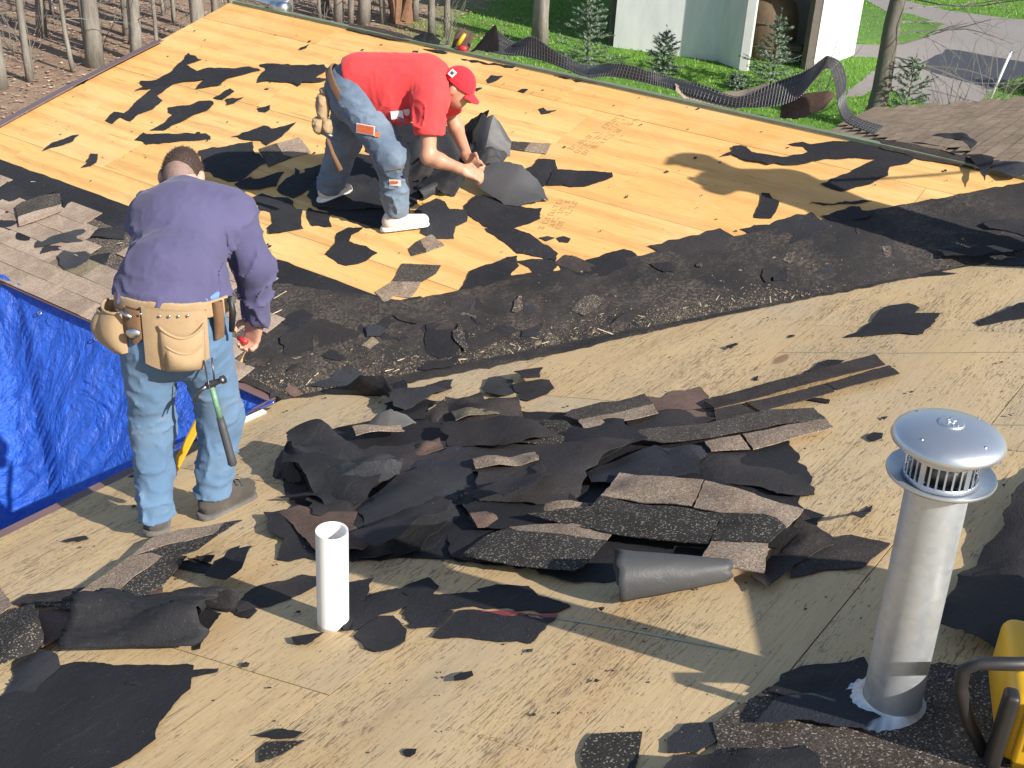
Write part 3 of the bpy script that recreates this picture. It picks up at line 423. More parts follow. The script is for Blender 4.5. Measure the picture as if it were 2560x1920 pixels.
('felt_sheet','N','dark felt sheet with a blue sealant streak at the right of the heap','felt sheets in the middle heap',0.035,0.012,[(None,'felt_warm',[(-1796,3987),(-1808,4122),(-1665,4149),(-1601,4072),(-1460,4101),(-1355,3992),(-1242,3842),(-1294,3805),(-1368,3791),(-1448,3828),(-1678,3824)],0)],[]),
('felt_scrap','N','small felt bridge between the tan-edged strip and the blue felt sheet','felt sheets in the middle heap',0.07,0.01,[(None,'felt_blue',[(-1985,4033),(-1837,4114),(-1776,4050),(-1773,3932),(-1900,3984)],0)],[]),
('felt_scrap','N','dark felt under the lower right tan shingles','felt sheets in the middle heap',0.02,0.01,[(None,'felt',[(-1503,3813),(-1304,3834),(-1236,3732),(-1147,3704),(-1143,3419),(-1319,3423),(-1430,3659)],0)],[]),
('shingle_strip','N','large shingle with broad tan upper band on top of the heap','shingle strips heaped on the weathered plywood',0.075,0.008,[('headlap','granule',[(-1990,3723),(-1637,3735),(-1578,3531),(-1722,3531),(-1952,3522)],0),('headlap','granule',[(-1629,3734),(-1202,3631),(-1193,3461),(-1316,3528),(-1450,3514),(-1567,3523)],-0.002),('tab','shingle_mid',[(-2124,3277),(-1933,3423),(-1948,3516),(-1446,3501),(-1389,3283),(-1739,3260)],0.002),('tab','shingle_mid',[(-1443,3502),(-1306,3531),(-1254,3520),(-1195,3465),(-1201,3339),(-1390,3308)],0),('tab','granule',[(-1387,3303),(-1200,3337),(-1134,3166),(-1296,3168),(-1363,3169)],-0.003)],[]),
('shingle_piece','N','small tan shingle corner at the upper left of the large shingle','shingle strips heaped on the weathered plywood',0.06,0.006,[(None,'granule',[(-2136,3355),(-2149,3434),(-1981,3491),(-1968,3436),(-2062,3370)],0)],[]),
('shingle_strip','N','large dark speckled shingle at the lower left of the heap','shingle strips heaped on the weathered plywood',0.055,0.01,[('headlap','granule',[(-2153,3213),(-1929,3284),(-1752,3293),(-1739,3217),(-2089,3184)],0.001),('tab','shingle_mid',[(-2176,2946),(-2198,3121),(-2181,3168),(-2145,3222),(-2089,3184),(-1739,3217),(-1731,3161),(-1708,3019),(-1728,2981),(-2061,2946)],0)],[]),
('felt_sheet','N','dark felt under the large speckled shingle','felt sheets in the middle heap',0.022,0.012,[(None,'felt',[(-2299,3088),(-2364,3254),(-2274,3342),(-2094,3354),(-1737,3341),(-1488,3356),(-1446,3218),(-1594,3045),(-1717,2978),(-2111,3016)],0)],[]),
('shingle_piece','N','dark triangular shingle back at the right end of the heap','shingle strips heaped on the weathered plywood',0.05,0.008,[(None,'shingle_back',[(-1215,3671),(-1025,3526),(-1089,3320),(-1101,3115),(-1186,3193),(-1185,3300),(-1208,3505)],0)],[]),
('shingle_piece','N','dark shingle back with a punched hole beside the metal flue','shingle strips heaped on the weathered plywood',0.02,0.008,[(None,'shingle_back',[(-1074,3244),(-1094,3355),(-1036,3565),(-1009,3581),(-868,3558),(-894,3376),(-992,3331),(-1046,3266)],0)],[]),
('felt_scrap','N','bird-shaped felt scrap left of the metal flue neck','felt scraps on the weathered plywood',0.03,0.03,[(None,'felt',[(-1032,3605),(-1057,3744),(-1023,3823),(-1012,3717),(-990,3671),(-988,3593)],0)],[]),
('felt_sheet','N','big smooth felt sheet propped up behind the metal flue at the right edge','felt sheets in the middle heap',0.07,0.02,[(None,'felt_warm',[(-520,4327),(-584,4076),(-606,3905),(-571,3736),(-593,3607),(-582,3483),(-594,3335),(-586,3233),(-563,3044),(-459,3001),(-378,2979),(-210,2969)],0)],[]),
('felt_scrap','N','torn felt scrap right beside the white pipe foot','felt scraps on the weathered plywood',0.006,0.008,[(None,'felt',[(-2279,2428),(-2364,2627),(-2286,2729),(-2174,2691),(-2029,2669),(-1997,2681),(-1982,2575),(-2064,2533),(-2088,2545),(-2079,2560),(-2155,2599),(-2170,2651),(-2189,2597),(-2218,2564),(-2226,2515),(-2229,2469)],0)],[]),
('felt_scrap','N','rounded ragged felt scrap lower right of the white pipe','felt scraps on the weathered plywood',0.01,0.012,[(None,'felt',[(-2224,2464),(-2219,2556),(-2174,2579),(-2070,2524),(-2028,2465),(-2037,2403),(-2061,2376),(-2122,2374),(-2173,2408),(-2213,2419)],0)],[]),
('felt_scrap','N','long felt scrap crossed by the flue shadow right of the white pipe','felt scraps on the weathered plywood',0.012,0.008,[(None,'felt',[(-2280,2721),(-2266,2775),(-2232,2837),(-2156,2802),(-2140,2747),(-1983,2816),(-2014,2829),(-1969,2881),(-1855,2910),(-1784,2865),(-1661,2853),(-1642,2843),(-1662,2797),(-1980,2712),(-2018,2663),(-2168,2683)],0)],[]),
('felt_scrap','N','felt piece edged with a red strip in the flue shadow','felt scraps on the weathered plywood',0.018,0.006,[('sheet','felt',[(-1958,2516),(-1980,2667),(-1966,2693),(-1648,2764),(-1643,2675),(-1635,2600),(-1778,2565),(-1919,2521)],0),('red_strip','red_tape',[(-1961,2695),(-1657,2788),(-1646,2766),(-1916,2689)],0.004)],[]),
('felt_scrap','N','tall felt scrap standing behind the white pipe foot','felt scraps on the weathered plywood',0.02,0.02,[(None,'felt',[(-2472,2662),(-2401,2738),(-2351,2656),(-2299,2556),(-2251,2438),(-2267,2431)],0)],[]),
('felt_scrap','N','lone crumpled felt chip in the bare plywood below the red strip','felt scraps on the weathered plywood',0.012,0.01,[(None,'felt',[(-1738,2347),(-1730,2369),(-1703,2390),(-1682,2370),(-1691,2342),(-1721,2325)],0)],[]),
('felt_scrap','N','small felt nugget on bare plywood near the bottom edge','felt scraps on the weathered plywood',0.012,0.01,[(None,'felt',[(-1645,1998),(-1641,2011),(-1613,2020),(-1604,2004),(-1609,1986),(-1626,1986)],0)],[]),
('shingle_piece','N','dark shingle piece with straight right side at the bottom edge','shingle strips heaped on the weathered plywood',0.012,0.01,[(None,'shingle_mid',[(-1192,2188),(-1210,2242),(-1210,2274),(-1092,2337),(-1070,2288),(-1020,2161),(-1136,2108)],0)],[]),
('felt_scrap','N','pale felt corner at the left of the flue foot heap','torn roofing around the flue foot',0.012,0.01,[(None,'felt_pale',[(-1014,2328),(-1006,2411),(-943,2446),(-893,2382),(-920,2309),(-988,2279)],0)],[]),
('felt_scrap','N','dark felt flap stretching along the bottom of the flue foot heap','torn roofing around the flue foot',0.06,0.03,[(None,'felt',[(-936,2124),(-950,2232),(-905,2266),(-862,2315),(-825,2302),(-685,2430),(-578,2287)],0)],[]),
('shingle_piece','N','granule-covered old shingle sheet around the flue foot','torn roofing around the flue foot',0.012,0.01,[(None,'granule_dark',[(-937,2433),(-917,2506),(-879,2647),(-789,2719),(-640,2798),(-513,2937),(-270,2950),(-167,2537),(-871,2215),(-890,2368)],0)],[]),
('felt_scrap','N','dark felt apron left of the flue collar','torn roofing around the flue foot',0.035,0.02,[(None,'felt',[(-870,2704),(-838,2770),(-771,2811),(-704,2887),(-653,2810),(-656,2690),(-745,2603),(-866,2610)],0)],[]),
('felt_scrap','N','blue-black felt sheet in the flue shadow at its foot','torn roofing around the flue foot',0.03,0.012,[(None,'felt_blue',[(-830,2454),(-823,2577),(-753,2624),(-652,2682),(-557,2595),(-589,2536),(-707,2515)],0)],[]),
('felt_scrap','N','small wedge felt scrap above the purple paint spot, left side','felt scraps on the weathered plywood',0.006,0.006,[(None,'felt',[(-3992,2544),(-3988,2570),(-3939,2618),(-3889,2602),(-3910,2572)],0)],[]),
('shingle_strip','N','tan shingle strip touching the heel of the left work boot','shingle strips by the lower left felt',0.05,0.012,[('tab','granule',[(-3486,2510),(-3532,2644),(-3480,2753),(-3327,2865),(-3281,2771),(-3421,2620)],0),('headlap','shingle_mid',[(-3484,2508),(-3414,2615),(-3275,2766),(-3327,2865),(-3256,2898),(-3244,2738),(-3229,2640),(-3308,2528),(-3378,2496)],0)],[]),
('shingle_strip','N','long curved tan and dark shingle strip at lower left','shingle strips by the lower left felt',0.05,0.012,[('tab','granule',[(-3398,2181),(-3426,2279),(-3460,2490),(-3394,2541),(-3320,2538),(-3302,2405),(-3268,2257),(-3280,2208)],0),('headlap','shingle_mid',[(-3278,2206),(-3261,2260),(-3283,2398),(-3314,2533),(-3217,2573),(-3133,2384),(-3141,2240),(-3193,2171),(-3290,2122),(-3490,2086),(-3374,2154)],0.003)],[]),
('shingle_piece','N','dark shingle back at the left tip of the curved strip','shingle strips by the lower left felt',0.035,0.01,[(None,'shingle_back',[(-3670,2090),(-3692,2169),(-3454,2275),(-3423,2194),(-3528,2110)],0)],[]),
('shingle_piece','N','pinkish brown shingle underside below the curved strip','shingle strips by the lower left felt',0.03,0.008,[(None,'brown_back',[(-3488,2082),(-3323,2143),(-3203,2213),(-3154,2399),(-3088,2345),(-3140,2151),(-3172,2090),(-3213,2050),(-3216,1991),(-3206,1937),(-3212,1911),(-3376,2012)],0)],[]),
('shingle_piece','N','speckled dark shingle at the left frame edge','shingle strips by the lower left felt',0.06,0.02,[(None,'shingle_mid',[(-3548,1946),(-3548,2021),(-3498,2078),(-3371,2013),(-3232,1936),(-3202,1879),(-3218,1806),(-3222,1771),(-3242,1752)],0)],[]),
('shingle_piece','N','tan shingle corner at the left frame edge above the speckled one','shingle strips by the lower left felt',0.03,0.01,[(None,'granule',[(-3936,2188),(-3767,2123),(-3630,2067),(-3614,1984)],0)],[]),
('felt_sheet','N','large flat black felt sheet filling the lower left corner','felt in the lower left corner',0.01,0.012,[(None,'felt',[(-3106,1652),(-3037,1773),(-3074,1875),(-2970,1939),(-2862,1951),(-2605,2076),(-2495,1968),(-2476,1880),(-2435,1795),(-2367,1727),(-2368,1632),(-2385,1542),(-2703,1398)],0)],[]),
('felt_sheet','N','grey-blue felt sheet on the black one at the left edge','felt in the lower left corner',0.03,0.015,[(None,'felt_pale',[(-3075,1636),(-3144,1741),(-3249,1829),(-3250,1907),(-3180,1912),(-3052,1875),(-3026,1769),(-2996,1730)],0)],[]),
('felt_scrap','N','torn felt flap with a tongue pointing right from the rolled felt','felt in the lower left corner',0.05,0.02,[(None,'felt',[(-2710,1885),(-2692,1948),(-2584,2054),(-2506,2096),(-2495,2080),(-2540,2030),(-2607,1952)],0)],[]),
('felt_scrap','N','ragged felt beside the rolled felt, right side','felt in the lower left corner',0.008,0.01,[(None,'felt',[(-3113,2426),(-2958,2380),(-2856,2368),(-2790,2362),(-2755,2286),(-2721,2219),(-2670,2160),(-2684,2144),(-2852,2273)],0)],[]),
('felt_scrap','N','small felt sliver just left of the white pipe foot','felt scraps on the weathered plywood',0.015,0.015,[(None,'felt',[(-2404,2326),(-2353,2373),(-2318,2392),(-2314,2333),(-2320,2309),(-2366,2302)],0)],[]),
('felt_scrap','N','felt scrap crossed by the white pipe shadow','felt scraps on the weathered plywood',0.015,0.015,[(None,'felt_warm',[(-2781,2421),(-2816,2496),(-2788,2583),(-2716,2687),(-2628,2692),(-2579,2632),(-2629,2526),(-2735,2389)],0)],[]),
('felt_scrap','N','small felt tail below the scrap in the pipe shadow','felt scraps on the weathered plywood',0.006,0.008,[(None,'felt',[(-2768,2392),(-2750,2411),(-2706,2440),(-2675,2427),(-2659,2373)],0)],[]),
('felt_scrap','N','wing-shaped felt scrap standing up left of the white pipe','felt scraps on the weathered plywood',0.03,0.04,[(None,'felt',[(-3017,2487),(-3055,2568),(-3026,2592),(-3082,2684),(-3060,2706),(-3000,2642),(-2949,2667),(-2881,2549),(-2908,2494)],0)],[]),
('felt_scrap','N','thin pointed felt piece above a speckled wedge at bottom centre left','felt scraps on the weathered plywood',0.008,0.008,[(None,'felt',[(-2103,1872),(-2010,1938),(-1976,1944),(-1978,1913)],0)],[]),
('shingle_piece','N','speckled shingle wedge alone near the bottom, left of centre','shingle strips heaped on the weathered plywood',0.012,0.01,[(None,'shingle_mid',[(-2036,1828),(-2039,1869),(-1944,1919),(-1957,1847),(-1992,1786)],0)],[]),
('felt_scrap','N','felt scrap end poking out right of the tan strip at the boot','felt scraps on the weathered plywood',0.03,0.01,[(None,'felt',[(-3239,2633),(-3173,2673),(-3139,2623),(-3195,2615)],0)],[]),
('felt_scrap','N','shaded felt sheet under the tan strip near the left boot','felt scraps on the weathered plywood',0.012,0.01,[(None,'felt',[(-3351,2572),(-3250,2635),(-3149,2631),(-3093,2607),(-3089,2565),(-3234,2557)],0)],[]),
('felt_sheet','N','black felt spread under the whole middle heap','felt sheets in the middle heap',0.012,0.008,[(None,'felt',[(-3616,3437),(-3850,3774),(-3665,3978),(-3504,4123),(-3279,4283),(-3028,4337),(-2639,4369),(-2278,4398),(-2042,4550),(-1642,4448),(-1299,3956),(-1221,3529),(-1333,3274),(-1557,3136),(-1912,3013),(-2156,2991),(-2425,2932),(-2600,2839),(-2970,2962)],0)],[]),
('felt_sheet','N','torn felt layer in the hollow right of the crumpled bundle','felt sheets in the middle heap',0.0525,0.014,[(None,'felt_blue',[(-3051,3593),(-2826,3789),(-2452,3709),(-2342,3416),(-2568,3272),(-2877,3339)],0)],[]),
('felt_sheet','N','torn felt layer left of the large speckled shingle','felt sheets in the middle heap',0.045,0.014,[(None,'felt',[(-2537,3414),(-2338,3632),(-2021,3490),(-2032,3237),(-2304,3185)],0)],[]),
('felt_sheet','N','torn felt layer on the top edge of the long wide sheet','felt sheets in the middle heap',0.0675,0.014,[(None,'felt_warm',[(-3090,3980),(-2814,4069),(-2493,4071),(-2563,3867),(-2891,3785)],0)],[]),
('felt_sheet','N','torn felt layer above the broad tan shingle band','felt sheets in the middle heap',0.0525,0.014,[(None,'felt',[(-2633,4221),(-2278,4252),(-2059,4073),(-2199,3862),(-2476,3923)],0)],[]),
('felt_sheet','N','torn felt layer behind the top of the white pipe, right side','felt sheets in the middle heap',0.0375,0.014,[(None,'felt',[(-2930,3153),(-2773,3320),(-2451,3226),(-2379,2967),(-2583,2865)],0)],[]),
('felt_sheet','N','torn felt layer under the crumpled bundle, near the boot','felt sheets in the middle heap',0.0375,0.014,[(None,'felt_warm',[(-3327,3327),(-3166,3460),(-2842,3299),(-2788,3045),(-3011,3051)],0)],[]),
('felt_sheet','N','torn felt layer left of the notched shingle back','felt sheets in the middle heap',0.0225,0.014,[(None,'felt',[(-3652,4234),(-3575,4395),(-3403,4343),(-3279,4096),(-3410,4013)],0)],[]),
('felt_sheet','N','torn felt layer under the brown underside, right of the heap top','felt sheets in the middle heap',0.015,0.014,[(None,'felt_warm',[(-2347,4376),(-2121,4476),(-1921,4423),(-1986,4222),(-2200,4193)],0)],[]),
('felt_sheet','N','narrow felt tongue at the foot of the broad tan band','felt sheets in the middle heap',0.0225,0.014,[(None,'felt',[(-2378,3134),(-2229,3288),(-2070,3166),(-2089,2995),(-2237,2977)],0)],[]),
('shingle_piece','N','dark speckled shingle in the lower left of the heap by the felt skirt','shingle strips heaped on the weathered plywood',0.07,0.008,[(None,'shingle_mid',[(-2734,3426),(-2548,3561),(-2345,3418),(-2485,3243)],0)],[]),
('shingle_piece','N','thin tan shingle edge above the crumpled bundle','shingle strips heaped on the weathered plywood',0.1,0.006,[(None,'granule',[(-3466,3790),(-3319,3963),(-3207,3865),(-3360,3700)],0)],[]),
('shingle_piece','N','thin tan shingle edge across the middle of the long wide felt','shingle strips heaped on the weathered plywood',0.11,0.006,[(None,'granule',[(-2663,3656),(-2434,3794),(-2360,3709),(-2581,3574)],0)],[]),
('shingle_piece','N','reddish brown shingle fragment left of the speckled shingle','shingle strips heaped on the weathered plywood',0.085,0.006,[(None,'brown_back',[(-2364,3249),(-2279,3357),(-2190,3266),(-2270,3173)],0)],[]),
('shingle_piece','N','brown shingle fragment on the crumpled bundle','shingle strips heaped on the weathered plywood',0.14,0.006,[(None,'brown_back',[(-3101,3732),(-2977,3834),(-2863,3718),(-2965,3624)],0)],[]),
('shingle_piece','N','tan shingle fragment between the notched back and the brown underside','shingle strips heaped on the weathered plywood',0.09,0.006,[(None,'granule_green',[(-3169,4169),(-2979,4263),(-2886,4166),(-3057,4056)],0)],[]),
('felt_sheet','F','broad felt layer low in the valley right of the hand','torn roofing on the valley membrane',0.006,0.008,[(None,'felt_warm',[(-4742,4576),(-4662,4825),(-4359,4854),(-4267,4602),(-4463,4422)],0)],[]),
('felt_sheet','F','broad felt layer below the lower corner of the yellow plywood','torn roofing on the valley membrane',0.006,0.008,[(None,'felt',[(-4539,5036),(-4278,5276),(-3974,5216),(-4100,4886),(-4346,4840)],0)],[]),
('felt_sheet','F','broad felt layer in the valley under the membrane drag lines','torn roofing on the valley membrane',0.006,0.008,[(None,'felt_warm',[(-4085,5527),(-3821,5770),(-3547,5687),(-3620,5375),(-3894,5320)],0)],[]),
('felt_sheet','F','broad felt layer halfway up the valley','torn roofing on the valley membrane',0.006,0.008,[(None,'felt',[(-3706,5896),(-3459,6215),(-3194,6170),(-3318,5822),(-3533,5728)],0)],[]),
('felt_sheet','F','broad felt layer above the pale wood chip','torn roofing on the valley membrane',0.006,0.008,[(None,'felt_warm',[(-3345,6303),(-3053,6658),(-2833,6576),(-2965,6216)],0)],[]),
('felt_sheet','F','broad felt layer near the upper end of the valley','torn roofing on the valley membrane',0.006,0.008,[(None,'felt',[(-2941,6702),(-2638,7050),(-2447,6950),(-2668,6587)],0)],[]),
('felt_sheet','F','small felt layer beside the cuff low in the valley','torn roofing on the valley membrane',0.006,0.008,[(None,'felt',[(-4929,4731),(-4818,4852),(-4662,4825),(-4696,4660)],0)],[]),
('felt_scrap','F','dark notched felt scrap in the middle of the valley','torn roofing on the valley membrane',0.02,0.015,[(None,'felt',[(-4067,5070),(-4008,5050),(-3814,5133),(-3742,5055),(-3744,4927),(-3799,4867),(-3892,4866),(-3975,4952)],0)],[]),
('felt_scrap','F','felt scrap with shiny crease right of the notched valley scrap','torn roofing on the valley membrane',0.02,0.015,[(None,'felt_warm',[(-3838,5030),(-3752,5083),(-3760,5243),(-3729,5293),(-3636,5323),(-3582,5219),(-3635,5079),(-3706,4994)],0)],[]),
('felt_scrap','F','flat triangular felt scrap lower left of the notched valley scrap','torn roofing on the valley membrane',0.02,0.015,[(None,'felt',[(-3842,4736),(-3831,4835),(-3734,4885),(-3696,4952),(-3682,4834)],0)],[]),
('felt_scrap','F','torn membrane sheet with drag lines in the upper valley','torn roofing on the valley membrane',0.02,0.015,[(None,'felt_pale',[(-3848,5420),(-3749,5540),(-3604,5595),(-3507,5507),(-3491,5405),(-3612,5352),(-3680,5351),(-3775,5354)],0)],[]),
('felt_scrap','F','pale folded scrap at the head of the torn membrane sheet','torn roofing on the valley membrane',0.02,0.015,[(None,'granule_dark',[(-3951,5239),(-3949,5335),(-3859,5372),(-3790,5312),(-3847,5249)],0)],[]),
('felt_scrap','F','brownish shingle scrap in the right half of the valley','torn roofing on the valley membrane',0.02,0.015,[(None,'granule_dark',[(-3451,5672),(-3368,5748),(-3292,5735),(-3275,5641),(-3299,5545),(-3390,5565)],0)],[]),
('felt_scrap','F','small felt scrap at the lower valley edge over bare plywood','torn roofing on the valley membrane',0.02,0.015,[(None,'felt',[(-3319,5163),(-3244,5288),(-3208,5220),(-3275,5146)],0)],[]),
('felt_scrap','F','dusty shingle scrap near the lower right of the notched scrap','torn roofing on the valley membrane',0.02,0.015,[(None,'granule_dark',[(-3528,5378),(-3413,5437),(-3264,5333),(-3272,5234),(-3400,5200),(-3460,5314)],0)],[]),
('felt_scrap','F','square felt chip at the far left of the valley below the elbow','torn roofing on the valley membrane',0.02,0.015,[(None,'felt_pale',[(-4249,4523),(-4186,4587),(-4072,4554),(-4047,4460),(-4128,4418),(-4224,4444)],0)],[]),
('felt_scrap','F','cracked dark felt piece right of the purple cuff','torn roofing on the valley membrane',0.02,0.015,[(None,'felt',[(-4929,4647),(-4805,4710),(-4615,4649),(-4472,4581),(-4596,4604),(-4655,4584),(-4767,4627),(-4859,4569)],0)],[]),
('felt_scrap','F','tan shingle tab lying right of the hand','torn roofing on the valley membrane',0.02,0.015,[(None,'granule_green',[(-4582,4406),(-4605,4534),(-4541,4599),(-4454,4579),(-4444,4499),(-4544,4301),(-4587,4309)],0)],[]),
('felt_scrap','F','small dark square scrap left of the red-brown chip by the tarp corner','torn roofing on the valley membrane',0.02,0.015,[(None,'felt_pale',[(-4548,4288),(-4470,4370),(-4411,4319),(-4386,4251),(-4417,4174)],0)],[]),
('felt_scrap','F','diamond-shaped dark shingle back by the black curled felt','torn roofing on the valley membrane',0.02,0.015,[(None,'felt_pale',[(-4290,4423),(-4295,4524),(-4149,4569),(-4086,4571),(-4087,4448),(-4105,4424)],0)],[]),
('felt_scrap','F','dark felt scrap between two tan tabs in the lower valley','torn roofing on the valley membrane',0.02,0.015,[(None,'felt',[(-4418,4577),(-4432,4699),(-4355,4706),(-4266,4645),(-4284,4593),(-4364,4572)],0)],[]),
('felt_scrap','F','tan shingle strip right of the dark felt scrap in the lower valley','torn roofing on the valley membrane',0.02,0.015,[(None,'granule_green',[(-4289,4580),(-4269,4849),(-4159,4807),(-4153,4682),(-4166,4570),(-4264,4561)],0)],[]),
('felt_scrap','F','reddish brown shingle chip standing by the tarp corner','torn roofing on the valley membrane',0.02,0.015,[(None,'brown_back',[(-4392,4258),(-4400,4299),(-4299,4297),(-4271,4251),(-4322,4245)],0)],[]),
('felt_scrap','F','curled felt shred at the right end of the valley','torn roofing on the valley membrane',0.03,0.02,[(None,'felt_pale',[(-1981,7019),(-1938,7058),(-1842,7013),(-1848,6955),(-1939,6966)],0)],[]),
('felt_scrap','F','greenish shingle scrap at the right end of the valley','torn roofing on the valley membrane',0.03,0.02,[(None,'granule_green',[(-1781,7153),(-1671,7114),(-1640,7057),(-1734,7029)],0)],[]),
('felt_scrap','F','layered felt shreds at the right frame edge of the valley','torn roofing on the valley membrane',0.03,0.02,[(None,'felt',[(-1687,7310),(-1656,7382),(-1490,7480),(-1436,7320),(-1562,7333),(-1643,7294)],0)],[]),
('felt_scrap','F','long felt shred along the rope at right','torn roofing on the valley membrane',0.03,0.02,[(None,'felt',[(-1856,6952),(-1643,7038),(-1399,7211),(-1378,7149),(-1609,6948),(-1757,6893)],0)],[]),
('felt_scrap','F','triangular dusty felt flap left of the rope anchor','torn roofing on the valley membrane',0.03,0.02,[(None,'granule_dark',[(-2140,6905),(-2053,7003),(-2031,6812),(-2063,6796)],0)],[]),
('felt_scrap','F','felt shred above the rope at the right frame edge','torn roofing on the valley membrane',0.03,0.02,[(None,'felt_warm',[(-1863,7113),(-1793,7184),(-1620,7231),(-1430,7304),(-1404,7226),(-1660,7083),(-1798,7071)],0)],[]),
('wood_chip','F','pale tan wood chip on the valley membrane','torn roofing on the valley membrane',0.02,0.004,[(None,'chip_wood',[(-2838,5906),(-2836,5958),(-2790,6006),(-2732,5926),(-2766,5900)],0)],[]),
]
DRIVE = [(11.0, 44.59), (12.32, 43.94), (13.31, 42.39), (16.04, 41.13), (13.74, 34.5), (11.64, 31.39), (10.8, 29.71), (9.35, 29.14), (8.79, 30.66), (9.04, 32.69), (9.51, 34.17), (8.61, 34.06), (8.96, 35.69), (9.85, 35.88), (11.24, 41.12)]
ISLAND = [(10.45, 41.75), (11.39, 41.27), (12.03, 40.99), (12.68, 39.62), (12.03, 38.29), (11.48, 37.3), (10.55, 36.31), (9.02, 35.82)]
PATH = [(7.49, 29.5), (7.91, 29.65), (8.34, 30.44), (8.79, 30.55), (9.04, 32.69), (8.26, 31.24)]
DARK_AREA = [(10.12, 33.24), (11.63, 35.78), (12.05, 35.75), (13.57, 34.66), (13.09, 33.25), (11.54, 31.36), (10.75, 32.13)]
# ------------------------------------------------------------------ house geometry
AZ, S = math.radians(34.16), .274                 # house turned against the view; roof slope
D1 = Vector((math.cos(AZ), -math.sin(AZ), 0)); D2 = Vector((math.sin(AZ), math.cos(AZ), 0)); ZV = Vector((0, 0, 1))
ZN, ZF = CAM_Z-2.0461, CAM_Z-4.3933               # roof plane heights at u=0 (main) and v=0 (wing)
U_EAVE, V_EAVE, V_RIDGE, U_RAKE, V_END = -4.367, 4.199, 7.95, -8.72, 13.04
VAL = U_EAVE-V_EAVE                                # valley: u - v
NU, NVL = (D1+S*ZV).normalized(), D2.copy(); NN = NU.cross(NVL)
FV, FU = (D2+S*ZV).normalized(), D1.copy(); FN = FU.cross(FV)
def PN(u, v, h=0.): return D1*u+D2*v+ZV*(ZN+S*u+h)          # point on the main roof
def PF(u, v, h=0.): return D1*u+D2*v+ZV*(ZF+S*(v if v < 7.99 else 7.99-.12*(v-7.99))+h)          # point on the wing roof
def PL(pl, u, v, h=0.): return PN(u, v, h) if pl == 'N' else PF(u, v, h)
def frame(pl, u, v, h=0.):
    """local x along the plywood grain, z out of the roof"""
    if pl == 'N': a, b, n = NVL, -NU, NN
    else: a, b, n = FU, FV, FN
    return Matrix.Translation(PL(pl, u, v, h)) @ Matrix((a, b, n)).transposed().to_4x4()

def clip(poly, a, b, c):
    """keep a*u+b*v >= c"""
    out = []
    for i in range(len(poly)):
        p, q = poly[i], poly[(i+1) % len(poly)]; fp, fq = a*p[0]+b*p[1]-c, a*q[0]+b*q[1]-c
        if fp >= 0: out.append(p)
        if fp*fq < 0:
            t = fp/(fp-fq); out.append((p[0]+(q[0]-p[0])*t, p[1]+(q[1]-p[1])*t))
    return out
def area(p): return abs(sum(p[i][0]*p[(i+1) % len(p)][1]-p[(i+1) % len(p)][0]*p[i][1] for i in range(len(p))))/2
def slab(name, pl, poly, top, thick, mat, parent):
    """flat board on a roof plane, polygon in roof coordinates"""
    if area(poly) < 1e-4: return None
    cu = sum(p[0] for p in poly)/len(poly); cv = sum(p[1] for p in poly)/len(poly); n = len(poly)
    s2 = sum(poly[i][0]*poly[(i+1) % n][1]-poly[(i+1) % n][0]*poly[i][1] for i in range(n))
    if s2 < 0: poly = poly[::-1]
    vs = [PL(pl, u, v, top) for u, v in poly]+[PL(pl, u, v, top-thick) for u, v in poly]
    fs = [tuple(range(n)), tuple(reversed(range(n, 2*n)))]+[(i, n+i, n+(i+1) % n, (i+1) % n) for i in range(n)]
    return put(name, vs, fs, mat, parent, M=frame(pl, cu, cv, 0))

house = empty('house', PN(-2, 6, -3.9))
tag(house, 'house with stripped plywood roof slopes, leftover brown shingles and torn roofing', 'house')
main_deck = from_mesh('main_roof_deck', bpy.data.meshes.new('main_roof_deck'), None, house, Matrix.Translation(PN(-2, 4)))
wing_deck = from_mesh('wing_roof_deck', bpy.data.meshes.new('wing_roof_deck'), None, house, Matrix.Translation(PF(-5, 6)))
# main roof: plywood rows
rows = [(-4.36, -3.233), (-3.233, -2.049), (-2.049, -.863), (-.863, .321), (.321, 1.505), (1.505, 2.69)]
for r, (ua, ub) in enumerate(rows):
    off = (.0, 1.25, 2.47, 1.1, .1, 1.5)[r]; v0 = -4.0+off-2.44
    while v0 < 9.5:
        g = .0022
        q = [(ua+g, v0+g), (ub-g, v0+g), (ub-g, v0+2.44-g), (ua+g, v0+2.44-g)]
        v0 += 2.44
        q = clip(q, 1, -1, VAL+.004); 
        if q: q = clip(q, 0, -1, -8.6)
        if q: q = clip(q, 0, 1, -3.9)
        if q: q = clip(q, 1, 1, 7.35) if min(p[1] for p in q) > V_RIDGE else q
        if len(q) >= 3: slab('plywood_sheet', 'N', q, -.001*rng.random(), .016, MATS['ply_grey'], main_deck)
# wing roof: plywood rows
frows = [(4.22, 5.432, .4), (5.432, 6.60, -.05), (6.60, 7.60, .36), (7.60, 7.93, .015)]
for va, vb, off in frows:
    u0 = U_RAKE; first = True
    us = [U_RAKE]
    x = {0.4: -8.2, -.05: -7.416, .36: -7.02, .015: -7.345}[off]
    while x < 0: us.append(x); x += 2.44
    us.append(0)
    for ua, ub in zip(us[:-1], us[1:]):
        g = .0022
        q = clip([(ua+g, va+g), (ub-g, va+g), (ub-g, vb-g), (ua+g, vb-g)], -1, 1, -VAL+.004)
        if len(q) >= 3: slab('plywood_sheet', 'F', q, -.0012*rng.random(), .016, MATS['ply_yellow'], wing_deck)
